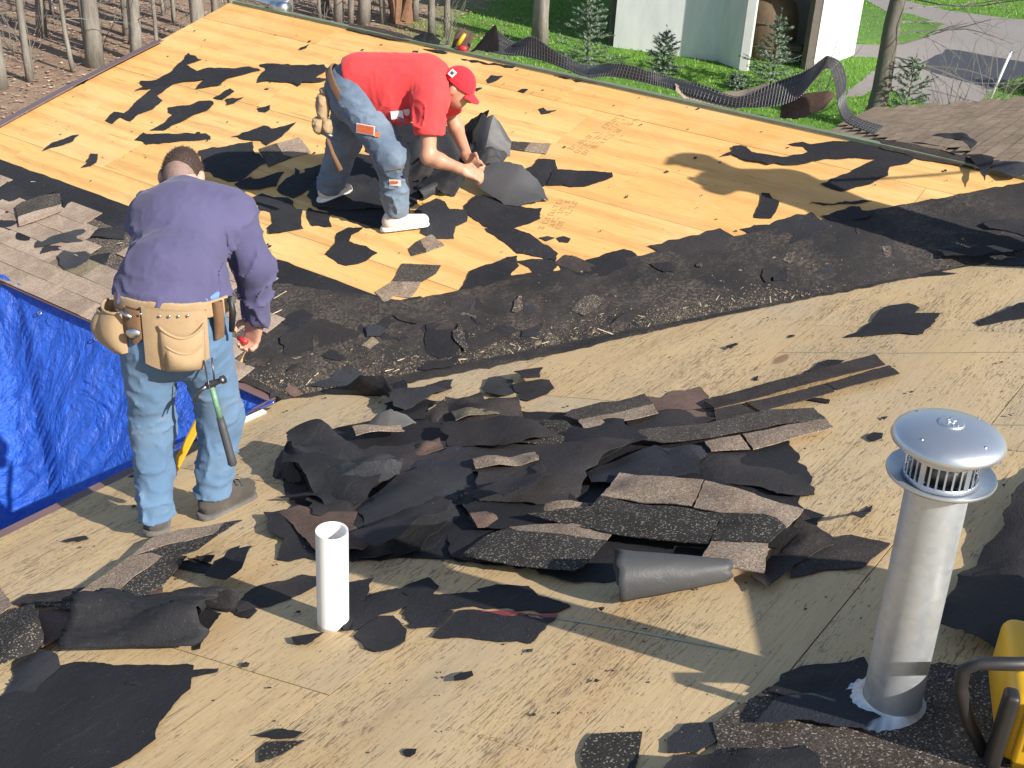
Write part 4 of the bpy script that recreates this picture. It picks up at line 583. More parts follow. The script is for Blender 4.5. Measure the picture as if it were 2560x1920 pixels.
# dark decking under both slopes so that the joints read as gaps
slab('decking', 'N', clip([(-4.35, -3.9), (2.7, -3.9), (2.7, 8.6), (-4.35, 8.6)], 1, -1, VAL+.03), -.018, .03, MATS['ply_edge'], main_deck)
slab('decking', 'F', clip([(U_RAKE+.02, 4.23), (0, 4.23), (0, 7.9), (U_RAKE+.02, 7.9)], -1, 1, -VAL+.03), -.019, .03, MATS['ply_edge'], wing_deck)
# back slope of the wing
def PB(u, v, h=0): return D1*u+D2*v+ZV*(ZF+S*(2*V_RIDGE-v)+h)
bk = [(U_RAKE, 7.96), (-.63, 7.96), (-4.367, 11.70), (U_RAKE, 11.70)]
vs = [PB(u, v, -.03) for u, v in bk]+[PB(u, v, -.08) for u, v in bk]
put('back_slope', vs, [(0, 1, 2, 3), (7, 6, 5, 4), (0, 4, 5, 1), (1, 5, 6, 2), (2, 6, 7, 3), (3, 7, 4, 0)], MATS['roof_brown'], house)
# far slope of the main roof, beyond its ridge (u = 2.7)
vs = [D1*u+D2*v+ZV*(ZN+S*2.7-S*(u-2.7)-.04-t) for t in (0, .05) for u, v in ((2.71, -3.9), (7.5, -3.9), (7.5, V_END), (2.71, V_END))]
put('rear_slope', vs, [(3, 2, 1, 0), (4, 5, 6, 7), (0, 1, 5, 4), (1, 2, 6, 5), (2, 3, 7, 6), (3, 0, 4, 7)], MATS['roof_brown'], house)
# shingled end of the main roof behind the wing: backing plus single tabs
sh_end = slab('shingled_slope', 'N', clip([(-4.40, 8.61), (2.69, 8.61), (2.69, V_END), (-4.40, V_END)], 1, 1, 7.34), -.012, .03, MATS['roof_brown'], house)
def tab_mesh(w, d, t=.006, lift=.008, name='shingle_tab'):
    x, y = w/2, d
    vs = [(-x, 0, lift), (x, 0, lift), (x, y+.02, t*.4), (-x, y+.02, t*.4), (-x, 0, lift-t), (x, 0, lift-t), (x, y+.02, -.002), (-x, y+.02, -.002)]
    return mesh(name, vs, [(0, 1, 2, 3), (7, 6, 5, 4), (0, 4, 5, 1), (1, 5, 6, 2), (2, 6, 7, 3), (3, 7, 4, 0)])
tabN = tab_mesh(.334, .143); tabN.materials.append(MATS['roof_brown'])
RN = Matrix((-NVL, NU, NN)).transposed().to_4x4()
for r in range(19):
    u = -4.40+r*.138
    for k in range(16):
        v = 8.5+k*.337+(r % 2)*.168+rng.uniform(-.003, .003)
        if u+v < 7.5 or v > V_END-.1 or v < 8.75: continue
        from_mesh('shingle_tab', tabN, None, sh_end, Matrix.Translation(PN(u, v, .002+rng.uniform(0, .002))) @ RN)
# leftover shingles above the wing eave
tabF = tab_mesh(.332, .143); tabF.materials.append(MATS['granule_pink'])
tabFd = tab_mesh(.332, .143); tabFd.materials.append(MATS['granule_green'])
RF = Matrix((FU, FV, FN)).transposed().to_4x4()
eave_sh = slab('eave_shingles', 'F', [(U_RAKE, 4.20), (-4.75, 4.20), (-4.95, 4.60), (-5.2, 4.98), (U_RAKE, 4.98)], .003, .002, MATS['granule_dark'], house)
rt = random.Random(3)
for r in range(6):
    v = 4.165+r*.1385
    for k in range(13):
        u = -8.56+k*.337+(r % 2)*.168
        lim = -4.62-r*.13
        if u > lim: continue
        if r == 5 and rt.random() < .75: continue
        if r == 4 and rt.random() < .4: continue
        if r == 3 and rt.random() < .15: continue
        from_mesh('shingle_tab', tabF if rt.random() > .04 else tabFd, None, eave_sh,
                  Matrix.Translation(PF(u, v, .006+rt.uniform(0, .003))) @ RF @ Matrix.Rotation(rt.uniform(-.008, .008), 4, 'Z'))

# ---------------- sheets of felt and shingle: outline in roof coordinates, uneven height, real thickness
def vnoise(seed):
    r = random.Random(seed); w = [(r.uniform(-1, 1)*f, r.uniform(-1, 1)*f, r.uniform(0, 6.28), a) for f, a in ((5, .5), (9, .3), (17, .22), (31, .12)) for _ in range(2)]
    return lambda u, v: sum(a*math.sin(x*u+y*v+p) for x, y, p, a in w)
def roughen(pts, amp, seg, r, fine=False):
    out = []; n = len(pts)
    for i in range(n):
        p, q = pts[i], pts[(i+1) % n]; dx, dy = q[0]-p[0], q[1]-p[1]; L = math.hypot(dx, dy); out.append(p)
        m = min(int(L/seg), 40)
        for k in range(1, m):
            t = (k+r.uniform(-.25, .25))/m; o = r.gauss(0, 1)*amp*min(1, L/.12); out.append((p[0]+dx*t-dy/L*o, p[1]+dy*t+dx/L*o))
    return out
def sheet_geo(pl, pts, h, curl, thick, seed, jag, lifts=(), edge_min=.2):
    r = random.Random(seed); out = roughen(roughen(pts, jag, .045, r), jag*.45, .016, r) if jag > .004 else roughen(pts, jag, .03, r); nz = vnoise(seed); n2 = vnoise(seed+991)
    us = [p[0] for p in out]; vs = [p[1] for p in out]; du, dv = max(us)-min(us), max(vs)-min(vs)
    A = area(pts); st = min(.11, max(.022, math.sqrt(A)/8))
    vin = [Vector(p) for p in out]; n = len(vin)
    arr = np.array(out)
    def edged(u, v):
        a = arr; b = np.roll(arr, -1, 0); ab = b-a; t = np.clip(((u-a[:, 0])*ab[:, 0]+(v-a[:, 1])*ab[:, 1])/np.maximum((ab**2).sum(1), 1e-9), 0, 1)
        return float(np.sqrt(((a+ab*t[:, None]-np.array([u, v]))**2).sum(1)).min())
    u = min(us)+st*.5
    while u < max(us):
        v = min(vs)+st*.5
        while v < max(vs):
            uu, vv = u+r.uniform(-.25, .25)*st, v+r.uniform(-.25, .25)*st
            if edged(uu, vv) > st*.4: vin.append(Vector((uu, vv)))
            v += st
        u += st
    res = delaunay_2d_cdt(vin, [], [list(range(n))], 1, 1e-5)
    V2, F = res[0], res[2]
    if not F: return None
    def hgt(u, v):
        d = edged(u, v); k = min(1, d/.14); k = k*k*(3-2*k)
        e = edge_min+(1-edge_min)*(.5+.5*n2(u*1.3, v*1.3))
        if h > .028: z = h*(e+(1-e)*k)+curl*nz(u, v)*(1.0-.35*k)+max(0, curl*1.1*n2(u, v))*(1-k)
        else: z = .0045+.45*h*k+1.35*curl*max(0, nz(u, v)-.05)+max(0, curl*.8*(n2(u, v)-.2))*(1-k)
        for (fu, fv, fr, fh) in lifts:
            q = math.hypot((u-min(us))/max(du, .01)-fu, (v-min(vs))/max(dv, .01)-fv)/fr
            if q < 1: z += fh*(1-q*q)**2
        return max(z, .0035+thick)
    cu, cv = sum(us)/len(us), sum(vs)/len(vs); M = frame(pl, cu, cv); Mi = M.inverted()
    zs = [hgt(p.x, p.y) for p in V2]; m = len(V2)
    top = [Mi @ PL(pl, p.x, p.y, z) for p, z in zip(V2, zs)]; bot = [Mi @ PL(pl, p.x, p.y, z-thick) for p, z in zip(V2, zs)]
    faces = []; edges = {}
    for f in F:
        a, b, c = f; p, q, s_ = V2[a], V2[b], V2[c]
        up = (top[b]-top[a]).cross(top[c]-top[a]).z
        f = (a, b, c) if up > 0 else (a, c, b)
        faces.append(f); faces.append((f[2]+m, f[1]+m, f[0]+m))
        for i in range(3):
            e = (f[i], f[(i+1) % 3]); edges[e] = edges.get(e, 0)+1
    for (a, b) in edges:
        if (b, a) not in edges: faces.append((b, a, a+m, b+m))
    return top+bot, faces, M
def sheet(name, pl, pts, h, curl, mat, parent, seed, thick=.003, jag=.006, lifts=(), edge_min=.2):
    g = sheet_geo(pl, pts, h, curl, thick, seed, jag, lifts, edge_min)
    if g is None: return None
    vs, fs, M = g
    me = mesh(name, vs, fs); me.shade_smooth()
    try: me.set_sharp_from_angle(angle=math.radians(50))
    except Exception: pass
    return from_mesh(name, me, MATS[mat], parent, M)
# membranes that stayed on the deck (parts of the house)
sheet('eave_membrane', 'F', [(U_RAKE, 5.165), (-4.42, 5.165), (-4.50, 4.94), (-5.2, 4.95), (-6.2, 4.93), (-7.4, 4.95), (U_RAKE, 4.94)], .006, .001, 'felt', house, 11, .0025, .004)
sheet('valley_membrane', 'F', [(-4.46, 5.17), (-4.33, 5.20), (-2.9, 6.65), (-1.62, 7.92), (-.60, 7.925), (-2.4, 6.145), (-3.3, 5.245), (-4.345, 4.205), (-4.72, 4.205), (-4.98, 4.62), (-5.22, 4.96)], .007, .002, 'membrane', house, 12, .0025, .006)
sheet('valley_membrane', 'N', [(-4.30, 4.24), (-3.95, 4.42), (-3.6, 4.75), (-3.15, 5.2), (-2.75, 5.72), (-2.2, 6.30), (-1.6, 6.92), (-1.0, 7.50), (-.75, 7.75), (-.68, 7.85), (-2.0, 6.585), (-3.2, 5.385), (-4.32, 4.26)], .006, .001, 'membrane', house, 13, .0025, .012)
# trim
def ribbon(name, pts, width_dirs, mat, parent=None, thick=.004, smooth=True):
    """pts: list of points, width_dirs: list of (vector) half widths"""
    n = len(pts); top = []
    for p, w in zip(pts, width_dirs): top += [p-w, p+w]
    vs = []; 
    nrm = []
    for i in range(n):
        t = (pts[min(i+1, n-1)]-pts[max(i-1, 0)]); nrm.append(t.cross(width_dirs[i]).normalized())
    for i in range(n): vs += [top[2*i]+nrm[i]*thick/2, top[2*i+1]+nrm[i]*thick/2, top[2*i+1]-nrm[i]*thick/2, top[2*i]-nrm[i]*thick/2]
    fs = []
    for i in range(n-1):
        for k in range(4): fs.append((4*i+k, 4*(i+1)+k, 4*(i+1)+(k+1) % 4, 4*i+(k+1) % 4))
    fs.append((0, 1, 2, 3)); fs.append(tuple(reversed([4*(n-1)+k for k in range(4)])))
    o = put(name, vs, fs, mat, parent)
    bm = bmesh.new(); bm.from_mesh(o.data); bmesh.ops.recalc_face_normals(bm, faces=bm.faces); bm.to_mesh(o.data); bm.free()
    if smooth: smooth_angle(o, 50)
    return o
pts = []; ws = []
for i in range(17):
    t = i/16; v = 4.3+t*2.78
    pts.append(PF(U_RAKE+.015+.03*t*t, v, .022+.03*math.sin(t*3.14)*t)); ws.append(FU*.060+FN*.012)
ribbon('rake_trim', pts, ws, MATS['brown_metal'], house)
MB().box(PF(U_RAKE-.02, 6.06, -.13), (.03, 3.9, .16), Matrix((FU, FV, FN)).transposed()).build('rake_board', MATS['brown_metal'], house)
def board(name, a, b, w, t, side, mat, parent=house):
    """board from a to b; w along 'side' vector, t thick"""
    a, b = Vector(a), Vector(b); d = (b-a).normalized(); side = (side-d*side.dot(d)).normalized(); n = d.cross(side)
    vs = []
    for p in (a, b):
        for i, j in ((-1, -1), (1, -1), (1, 1), (-1, 1)): vs.append(p+side*i*w/2+n*j*t/2)
    o = put(name, vs, [(3, 2, 1, 0), (4, 5, 6, 7), (0, 1, 5, 4), (1, 2, 6, 5), (2, 3, 7, 6), (3, 0, 4, 7)], mat, parent)
    return o
board('ridge_strip', PF(U_RAKE+.05, 7.952, .008), PF(-1.2, 7.952, .008), .06, .022, D2, MATS['green_edge'])
# main eave: brown drip edge over a white fascia
board('drip_edge', PN(-4.385, -3.9, -.006), PN(-4.385, 4.16, -.006), .075, .006, D1, MATS['brown_metal'])
board('drip_lip', PN(-4.425, -3.9, -.035), PN(-4.425, 4.16, -.035), .055, .006, ZV, MATS['brown_metal'])
board('fascia', PN(-4.40, -3.9, -.13), PN(-4.40, 4.19, -.13), .17, .03, ZV, MATS['white_paint'])
sheet('peeled_membrane', 'N', [(-4.30, 3.75), (-4.24, 3.45), (-4.2, 3.2), (-4.33, 3.15), (-4.36, 3.6), (-4.36, 4.05), (-4.31, 4.08)], .004, .002, 'membrane', house, 15)
# white splintered strip by the corner
board('white_strip', PN(-4.335, 3.60, .012), PN(-4.30, 4.02, .012), .03, .012, D1, MATS['white_paint'])
# wing eave
board('drip_edge', PF(U_RAKE, 4.185, -.004), PF(-4.41, 4.185, -.004), .06, .006, D2, MATS['brown_metal'])
board('fascia', PF(U_RAKE, 4.215, -.12), PF(-4.43, 4.215, -.12), .17, .03, ZV, MATS['white_paint'])
# walls below
def wallbox(u0, u1, v0, v1, z0, z1, name):
    vs = [D1*u+D2*v+ZV*z for z in (z0, z1) for u, v in ((u0, v0), (u1, v0), (u1, v1), (u0, v1))]
    return put(name, vs, [(3, 2, 1, 0), (4, 5, 6, 7), (0, 1, 5, 4), (1, 2, 6, 5), (2, 3, 7, 6), (3, 0, 4, 7)], MATS['siding'], house)
wallbox(-3.95, 7.1, -3.6, V_END-.3, 0, 3.58, 'wall'); wallbox(-8.35, -3.96, 4.6, 11.3, 0, 3.58, 'wall')
gw = [D1*U_RAKE*0+D1*-8.36+D2*v+ZV*z for v, z in ((4.6, 3.585), (11.3, 3.585), (7.95, 4.60))]
put('gable_wall', gw+[g+D1*.1 for g in gw], [(0, 1, 2), (5, 4, 3), (0, 3, 4, 1), (1, 4, 5, 2), (2, 5, 3, 0)], MATS['siding'], house)
for k in range(22):      # clapboards on the wing gable
    board('clapboard', D1*-8.375+D2*4.6+ZV*(.1+k*.16), D1*-8.375+D2*11.3+ZV*(.1+k*.16), .165, .014, ZV+D1*.12, MATS['siding'])

# ---------------- loose scraps and strips
CATS = dict(felt_scrap='felt scrap', felt_sheet='felt sheet', shingle_piece='shingle', shingle_strip='shingle', wood_chip='wood chip')
for i, (name, pl, label, group, h, curl, parts, lifts) in enumerate(SCRAPS):
    straight = name.startswith('shingle'); jag = .0020 if straight else .0085
    thick = .004 if straight else .0025
    if len(parts) == 1:
        o = sheet(name, pl, [(a/1000, b/1000) for a, b in parts[0][2]], h+.0004*(i % 5), curl, parts[0][1], None, 100+i, thick, jag, lifts)
        if o: tag(o, label, CATS[name], group)
    else:
        allp = [q for p in parts for q in p[2]]; cu, cv = sum(q[0] for q in allp)/len(allp)/1000, sum(q[1] for q in allp)/len(allp)/1000
        e = empty(name, M=frame(pl, cu, cv)); tag(e, label, CATS[name], group)
        for pn, m, pts, dh in parts:
            sheet(pn, pl, [(a/1000, b/1000) for a, b in pts], h+dh+.0004*(i % 5), curl, m, e, 100+i, thick, jag, (), .75)
# ------------------------------------------------------------------ bodies: distance fields turned into one continuous skin each
_nr = np.random.default_rng(5); _lat = _nr.random((32, 32, 32)).astype(np.float32)*2-1
def noise3(P):
    i = np.floor(P).astype(np.int32); f = (P-i).astype(np.float32); f = f*f*(3-2*f); i &= 31; j = (i+1) & 31
    x0, y0, z0, x1, y1, z1 = i[..., 0], i[..., 1], i[..., 2], j[..., 0], j[..., 1], j[..., 2]
    fx, fy, fz = f[..., 0], f[..., 1], f[..., 2]
    a = _lat[x0, y0, z0]*(1-fx)+_lat[x1, y0, z0]*fx; b = _lat[x0, y1, z0]*(1-fx)+_lat[x1, y1, z0]*fx
    c = _lat[x0, y0, z1]*(1-fx)+_lat[x1, y0, z1]*fx; d = _lat[x0, y1, z1]*(1-fx)+_lat[x1, y1, z1]*fx
    return (a*(1-fy)+b*fy)*(1-fz)+(c*(1-fy)+d*fy)*fz
def A3(v): return np.array(v, dtype=np.float32)
def rc(P, a, b, ra, rb, flat=None, k=1.):
    """rounded cone; flat/k squeezes it along one axis"""
    a, b = A3(a), A3(b); ab = b-a; t = np.clip(((P-a)@ab)/max(float(ab@ab), 1e-9), 0, 1); d = P-a-t[..., None]*ab
    if flat is not None:
        n = A3(flat); n /= np.linalg.norm(n); q = d@n; d = d+np.multiply.outer(q*(1/k-1), n)
        return (np.sqrt((d*d).sum(-1))-(ra+(rb-ra)*t))*(k if k < 1 else 1)
    return np.sqrt((d*d).sum(-1))-(ra+(rb-ra)*t)
def ell(P, c, r, R=None):
    d = P-A3(c)
    if R is not None: d = d@np.array(R, dtype=np.float32).T        # rows of R: local axes
    r = A3(r); q = d/r; k0 = np.sqrt((q*q).sum(-1)); k1 = np.sqrt(((q/r)**2).sum(-1))
    return k0*(k0-1)/np.maximum(k1, 1e-6)
def rbox(P, c, half, rad, R=None):
    d = P-A3(c)
    if R is not None: d = d@np.array(R, dtype=np.float32).T
    q = np.abs(d)-A3(half)+rad
    return np.sqrt((np.maximum(q, 0)**2).sum(-1))+np.minimum(q.max(-1), 0)-rad
def smin(a, b, k):
    h = np.clip(.5+.5*(b-a)/k, 0, 1); return b+(a-b)*h-k*h*(1-h)
def U(k, *ds):
    r = ds[0]
    for d in ds[1:]: r = smin(r, d, k)
    return r
def half(P, p, n):
    n = A3(n); return (P-A3(p))@(n/np.linalg.norm(n))
def nets(fn, lo, hi, h):
    """surface nets: returns verts, quads of fn(P)=0 inside the box lo..hi"""
    ax = [np.arange(l, u+h, h, dtype=np.float32) for l, u in zip(lo, hi)]
    f = np.empty([len(x) for x in ax], dtype=np.float32); B = 14
    for i0 in range(0, len(ax[0]), B):
        for j0 in range(0, len(ax[1]), B):
            xs, ys = ax[0][i0:i0+B], ax[1][j0:j0+B]
            zc = np.array([ax[2][k0:k0+B].mean() for k0 in range(0, len(ax[2]), B)], dtype=np.float32)
            C = np.zeros((1, 1, len(zc), 3), dtype=np.float32); C[..., 0] = xs.mean(); C[..., 1] = ys.mean(); C[..., 2] = zc
            fc = fn(C)[0, 0]
            for q, k0 in enumerate(range(0, len(ax[2]), B)):
                if abs(fc[q]) > h*B*1.25+.02: f[i0:i0+B, j0:j0+B, k0:k0+B] = fc[q]; continue
                P = np.stack(np.meshgrid(xs, ys, ax[2][k0:k0+B], indexing='ij'), -1); f[i0:i0+B, j0:j0+B, k0:k0+B] = fn(P)
    f[0, :, :] = f[-1, :, :] = 1; f[:, 0, :] = f[:, -1, :] = 1; f[:, :, 0] = f[:, :, -1] = 1
    ins = f < 0; n = [s-1 for s in f.shape]
    def cor(a, i, j, k): return a[i:i+n[0], j:j+n[1], k:k+n[2]]
    cs = [(i, j, k) for i in (0, 1) for j in (0, 1) for k in (0, 1)]
    cnt = sum(cor(ins, *c).astype(np.int8) for c in cs); mixed = (cnt > 0) & (cnt < 8)
    idx = -np.ones(mixed.shape, dtype=np.int64); cells = np.argwhere(mixed); idx[mixed] = np.arange(len(cells))
    pos = np.zeros((len(cells), 3)); num = np.zeros(len(cells))
    ci, cj, ck = cells.T
    for a in cs:
        for d in range(3):
            if a[d]: continue
            b = list(a); b[d] = 1
            fa = f[ci+a[0], cj+a[1], ck+a[2]]; fb = f[ci+b[0], cj+b[1], ck+b[2]]; m = (fa < 0) != (fb < 0)
            t = np.where(m, fa/np.where(m, fa-fb, 1), 0); p = np.array(a, float)[None, :].repeat(len(cells), 0); p[:, d] = t
            pos[m] += p[m]; num[m] += 1
    pos /= num[:, None]; V = (cells+pos)*h+np.array(lo)
    Q = []
    for d in range(3):
        e1, e2 = [x for x in range(3) if x != d]
        sl0 = [slice(1, -1)]*3; sl0[d] = slice(0, -1); sl1 = list(sl0); sl1[d] = slice(1, None)
        s0, s1 = ins[tuple(sl0)], ins[tuple(sl1)]; ch = np.argwhere(s0 != s1)
        if not len(ch): continue
        base = ch.copy(); base[:, e1] += 1; base[:, e2] += 1; sgn = s0[tuple(ch.T)]
        def cell(o1, o2):
            c = base.copy(); c[:, e1] += o1; c[:, e2] += o2; return idx[tuple(c.T)]
        q = np.stack([cell(-1, -1), cell(0, -1), cell(0, 0), cell(-1, 0)], 1)
        flip = sgn if d != 1 else ~sgn
        q[~flip] = q[~flip][:, ::-1]; Q.append(q)
    return V, np.concatenate(Q)
def skin(name, fn, lo, hi, h, mat, parent, relax=1):
    V, Q = nets(fn, lo, hi, h)
    for _ in range(relax):
        acc = np.zeros_like(V); c = np.zeros(len(V))
        for i in range(4):
            a, b = Q[:, i], Q[:, (i+1) % 4]
            np.add.at(acc, a, V[b]); np.add.at(c, a, 1); np.add.at(acc, b, V[a]); np.add.at(c, b, 1)
        V = V*.5+.5*acc/np.maximum(c, 1)[:, None]
    ctr = Vector(((lo[0]+hi[0])/2, (lo[1]+hi[1])/2, float(V[:, 2].min())))
    me = bpy.data.meshes.new(name); me.from_pydata((V-np.array(ctr)).tolist(), [], Q.tolist()); me.update(); me.shade_smooth()
    return from_mesh(name, me, mat, parent, Matrix.Translation(ctr))
def folds(P, amp, f=(14, 14, 30), seed=0., warp=.35):
    W = P+warp*.12*np.stack([noise3(P*7+seed), noise3(P*7+seed+9), noise3(P*7+seed+17)], -1)
    n = noise3(W*A3(f)+seed); return -amp*(1.7*np.exp(-np.abs(n)/.11)-.55)
def lrp(a, b, t): return tuple(x+(y-x)*t for x, y in zip(a, b))
def hand_sdf(P, wrist, palm_dir, side, nrm, s=1., curl=1.1, spread=.02):
    """palm with four unequal bent fingers and a thumb; palm_dir wrist->knuckles, side to the thumb, nrm to the palm side"""
    w = A3(wrist); d = A3(palm_dir); d /= np.linalg.norm(d); sd = A3(side); sd -= d*(sd@d); sd /= np.linalg.norm(sd); nn = A3(nrm); nn -= d*(nn@d)+sd*(nn@sd); nn /= np.linalg.norm(nn)
    R = np.stack([d, sd, nn])
    r = rbox(P, w+d*.05*s, (.048*s, .041*s, .015*s), .014*s, R); r = smin(r, rc(P, w-d*.03*s, w+d*.02*s, .029*s, .028*s, nn, .75), .02)
    for k, (o, L) in enumerate(((.031, .085), (.011, .095), (-.010, .088), (-.030, .07))):
        p = w+d*.088*s+sd*o*s; ang = .35; cur = p
        for seg in (.45, .32, .25):
            q = cur+(d*math.cos(ang)+nn*math.sin(ang))*L*seg*s; r = smin(r, rc(P, cur, q, .0105*s, .0092*s), .006); cur = q; ang += curl*.75
    a = w+d*.02*s+sd*.036*s; b = a+(d*.5+sd*.75+nn*.35)*.040*s; c = b+(d*.75+sd*.05+nn*.6)*.038*s; e = c+(d*.8-sd*.2+nn*.5)*.026*s
    r = smin(r, rc(P, a, b, .015*s, .013*s), .014); r = smin(r, rc(P, b, c, .0125*s, .011*s), .006); return smin(r, rc(P, c, e, .011*s, .009*s), .006)
def zN(x, y): return ZN+S*(Vector((x, y, 0)).dot(D1))
def zF(x, y): return ZF+S*(Vector((x, y, 0)).dot(D2))

# cloth and leather materials
def make_cloth(name, c1, c2, weave=900, bump=.25, rough=.95, stain=None, fade=None):
    t = MT(name); v = t.coord(rnd=False); f = t.noise(5, 5, .6, v); base = t.mix(t.ramp(f, [(.3, (0, 0, 0)), (.7, (1, 1, 1))]), c1, c2)
    if stain: base = t.mix(t.math('MULTIPLY', t.ramp(t.noise(4, 6, .65, t.coord((1, 1, 1.3), rnd=False)), [(.54, (0, 0, 0)), (.72, (1, 1, 1))]), .55), base, stain)
    wv = t.noise(weave, 2, .5, v); base = t.mix(t.math('MULTIPLY', wv, .3), base, tuple(x*.75 for x in c1[:3])+(1,))
    t.col(base); t.p(Roughness=rough); t.b.inputs['Specular IOR Level'].default_value = .2
    try: t.b.inputs['Sheen Weight'].default_value = .12
    except Exception: pass
    t.bump(t.math('ADD', t.math('MULTIPLY', wv, .15), t.noise(38, 5, .6, t.coord((1, 1, .6), rnd=False))), bump, .006); MATS[name] = t.m
make_cloth('sweat_purple', (.086, .080, .160, 1), (.110, .102, .200, 1))
make_cloth('denim_light', (.095, .17, .275, 1), (.145, .24, .365, 1), stain=(.20, .215, .22, 1))
make_cloth('denim_grey', (.075, .11, .165, 1), (.21, .275, .355, 1), stain=(.16, .16, .16, 1))
make_cloth('shirt_red', (.68, .050, .052, 1), (.80, .075, .075, 1), bump=.15)
make_cloth('shirt_blue', (.12, .22, .52, 1), (.16, .3, .62, 1))
make_cloth('suede', (.36, .245, .135, 1), (.47, .335, .195, 1), weave=300, stain=(.25, .16, .085, 1))
make_cloth('suede_dark', (.155, .085, .045, 1), (.25, .14, .075, 1), weave=300)
make_cloth('cap_red', (.68, .03, .045, 1), (.76, .04, .055, 1), bump=.1)
make_cloth('boot', (.055, .048, .042, 1), (.115, .10, .088, 1), weave=200, stain=(.19, .165, .135, 1))
make_cloth('boot_sole', (.10, .095, .09, 1), (.17, .16, .15, 1), weave=200)
make_cloth('sneaker', (.62, .55, .47, 1), (.75, .70, .62, 1), weave=300, stain=(.48, .36, .25, 1))
make_cloth('grey_cotton', (.2, .2, .21, 1), (.28, .28, .29, 1))
t = MT('skin'); f = t.noise(30, 4, .6, t.coord(rnd=False)); t.col(t.mix(f, (.50, .27, .185, 1), (.60, .36, .26, 1))); t.p(Roughness=.5)
try: t.b.inputs['Subsurface Weight'].default_value = .08; t.b.inputs['Subsurface Radius'].default_value = (.01, .004, .002)
except Exception: pass
MATS['skin'] = t.m
t = MT('skin_tan'); f = t.noise(30, 4, .6, t.coord(rnd=False)); t.col(t.mix(f, (.44, .225, .135, 1), (.54, .30, .19, 1))); t.p(Roughness=.5); MATS['skin_tan'] = t.m
t = MT('hair'); f = t.noise(260, 3, .6, t.coord(rnd=False)); t.col(t.mix(f, (.018, .011, .008, 1), (.085, .05, .036, 1))); t.p(Roughness=.7); t.bump(f, .8, .003); MATS['hair'] = t.m
simple('steel', (.62, .63, .65, 1), .32, 1., nscale=12, namt=.12)
simple('steel_dark', (.16, .16, .17, 1), .38, .9, nscale=20)
simple('rubber_black', (.018, .018, .019, 1), .5, nscale=30, namt=.3)
simple('grip_grey', (.055, .055, .058, 1), .6)
simple('hammer_green', (.16, .30, .17, 1), .45, nscale=60, namt=.8)
simple('patch_orange', (.62, .13, .045, 1), .8, nscale=60, namt=.3)
simple('white_cloth', (.78, .77, .74, 1), .8)
simple('ink_dark', (.03, .03, .04, 1), .8)
simple('red_plastic', (.55, .03, .035, 1), .4)
simple('yellow_plastic', (.70, .40, .015, 1), .35, nscale=9, namt=.12)
simple('yellow_steel', (.62, .36, .02, 1), .45, nscale=9, namt=.2)

# ---------------------------------------------------------------- man in the purple sweatshirt, seen from behind
man = empty('person', (-1.36, 4.42, zN(-1.36, 4.42)))
tag(man, 'man in purple sweatshirt and light blue jeans bending forward, seen from behind', 'person')
LH, LK, LA = (-1.452, 4.40, 4.80), (-1.472, 4.44, 4.41), (-1.460, 4.335, 4.05)
RH, RK, RA = (-1.238, 4.43, 4.80), (-1.208, 4.52, 4.43), (-1.248, 4.47, 4.10)
HEAD = (-1.432, 4.975, 5.318); hu, hf = A3((0, .62, .78)), A3((0, .78, -.62)); HR = np.stack([A3((1, 0, 0)), hf, hu])
RSH, REL, RWR = (-1.180, 4.765, 5.235), (-1.090, 4.735, 5.030), (-1.110, 4.80, 4.752)
LSH, LEL, LWR = (-1.510, 4.775, 5.190), (-1.565, 4.92, 4.97), (-1.500, 5.06, 4.79)
SP = A3((0, -.61, .79))
def f_torso(P, g=0.):
    d = rc(P, (-1.345, 4.45, 5.03), (-1.350, 4.69, 5.20), .190+g, .192+g, SP, .70)
    d = smin(d, ell(P, (-1.352, 4.75, 5.205), (.196+g, .155+g, .125+g)), .10)
    return smin(d, rc(P, LSH, RSH, .090+g, .092+g), .09)
def f_body(P):
    d = U(.05, rc(P, LH, LK, .075, .058), rc(P, LK, LA, .055, .04), rc(P, RH, RK, .075, .058), rc(P, RK, RA, .055, .04), ell(P, (-1.345, 4.42, 4.87), (.15, .11, .14)), f_torso(P, -.045))
    d = U(.03, d, rc(P, RSH, REL, .055, .045), rc(P, REL, RWR, .042, .030), rc(P, LSH, LEL, .055, .045), rc(P, LEL, LWR, .042, .03))
    d = smin(d, rc(P, (-1.375, 4.83, 5.25), HEAD, .062, .060), .05)
    hd = ell(P, HEAD, (.077, .098, .112), HR); hd = smin(hd, ell(P, A3(HEAD)+hf*.045-hu*.06, (.058, .055, .06), HR), .03)
    hd = smin(hd, rc(P, A3(HEAD)+hf*.095-hu*.005, A3(HEAD)+hf*.112-hu*.03, .012, .016), .012)        # nose
    for sx in (-1, 1):
        hd = smin(hd, ell(P, A3(HEAD)+A3((sx*.083, 0, 0))-hf*.012-hu*.012, (.015, .024, .036), HR), .008)
        hd = np.maximum(hd, -(np.sqrt(((P-(A3(HEAD)+A3((sx*.03, 0, 0))+hf*.101+hu*.005))**2).sum(-1))-.013))
    d = smin(d, hd, .02)
    for foot, toe in (((-1.461, 4.335, 4.03), (-1.49, 4.47, 4.035)), ((-1.262, 4.43, 4.04), (-1.12, 4.585, 4.05))): d = smin(d, rc(P, foot, toe, .035, .03), .03)
    d = smin(d, hand_sdf(P, RWR, (-.22, .12, -.95), (-.8, .35, .1), (-.35, -.75, -.2), 1.0, 1.35), .02)
    return smin(d, hand_sdf(P, LWR, (.5, .5, -.7), (.7, -.3, .2), (.2, .3, -.8), .95, 1.0), .02)
skin('body', f_body, (-1.80, 4.12, 3.94), (-.90, 5.22, 5.52), .0085, MATS['skin'], man)
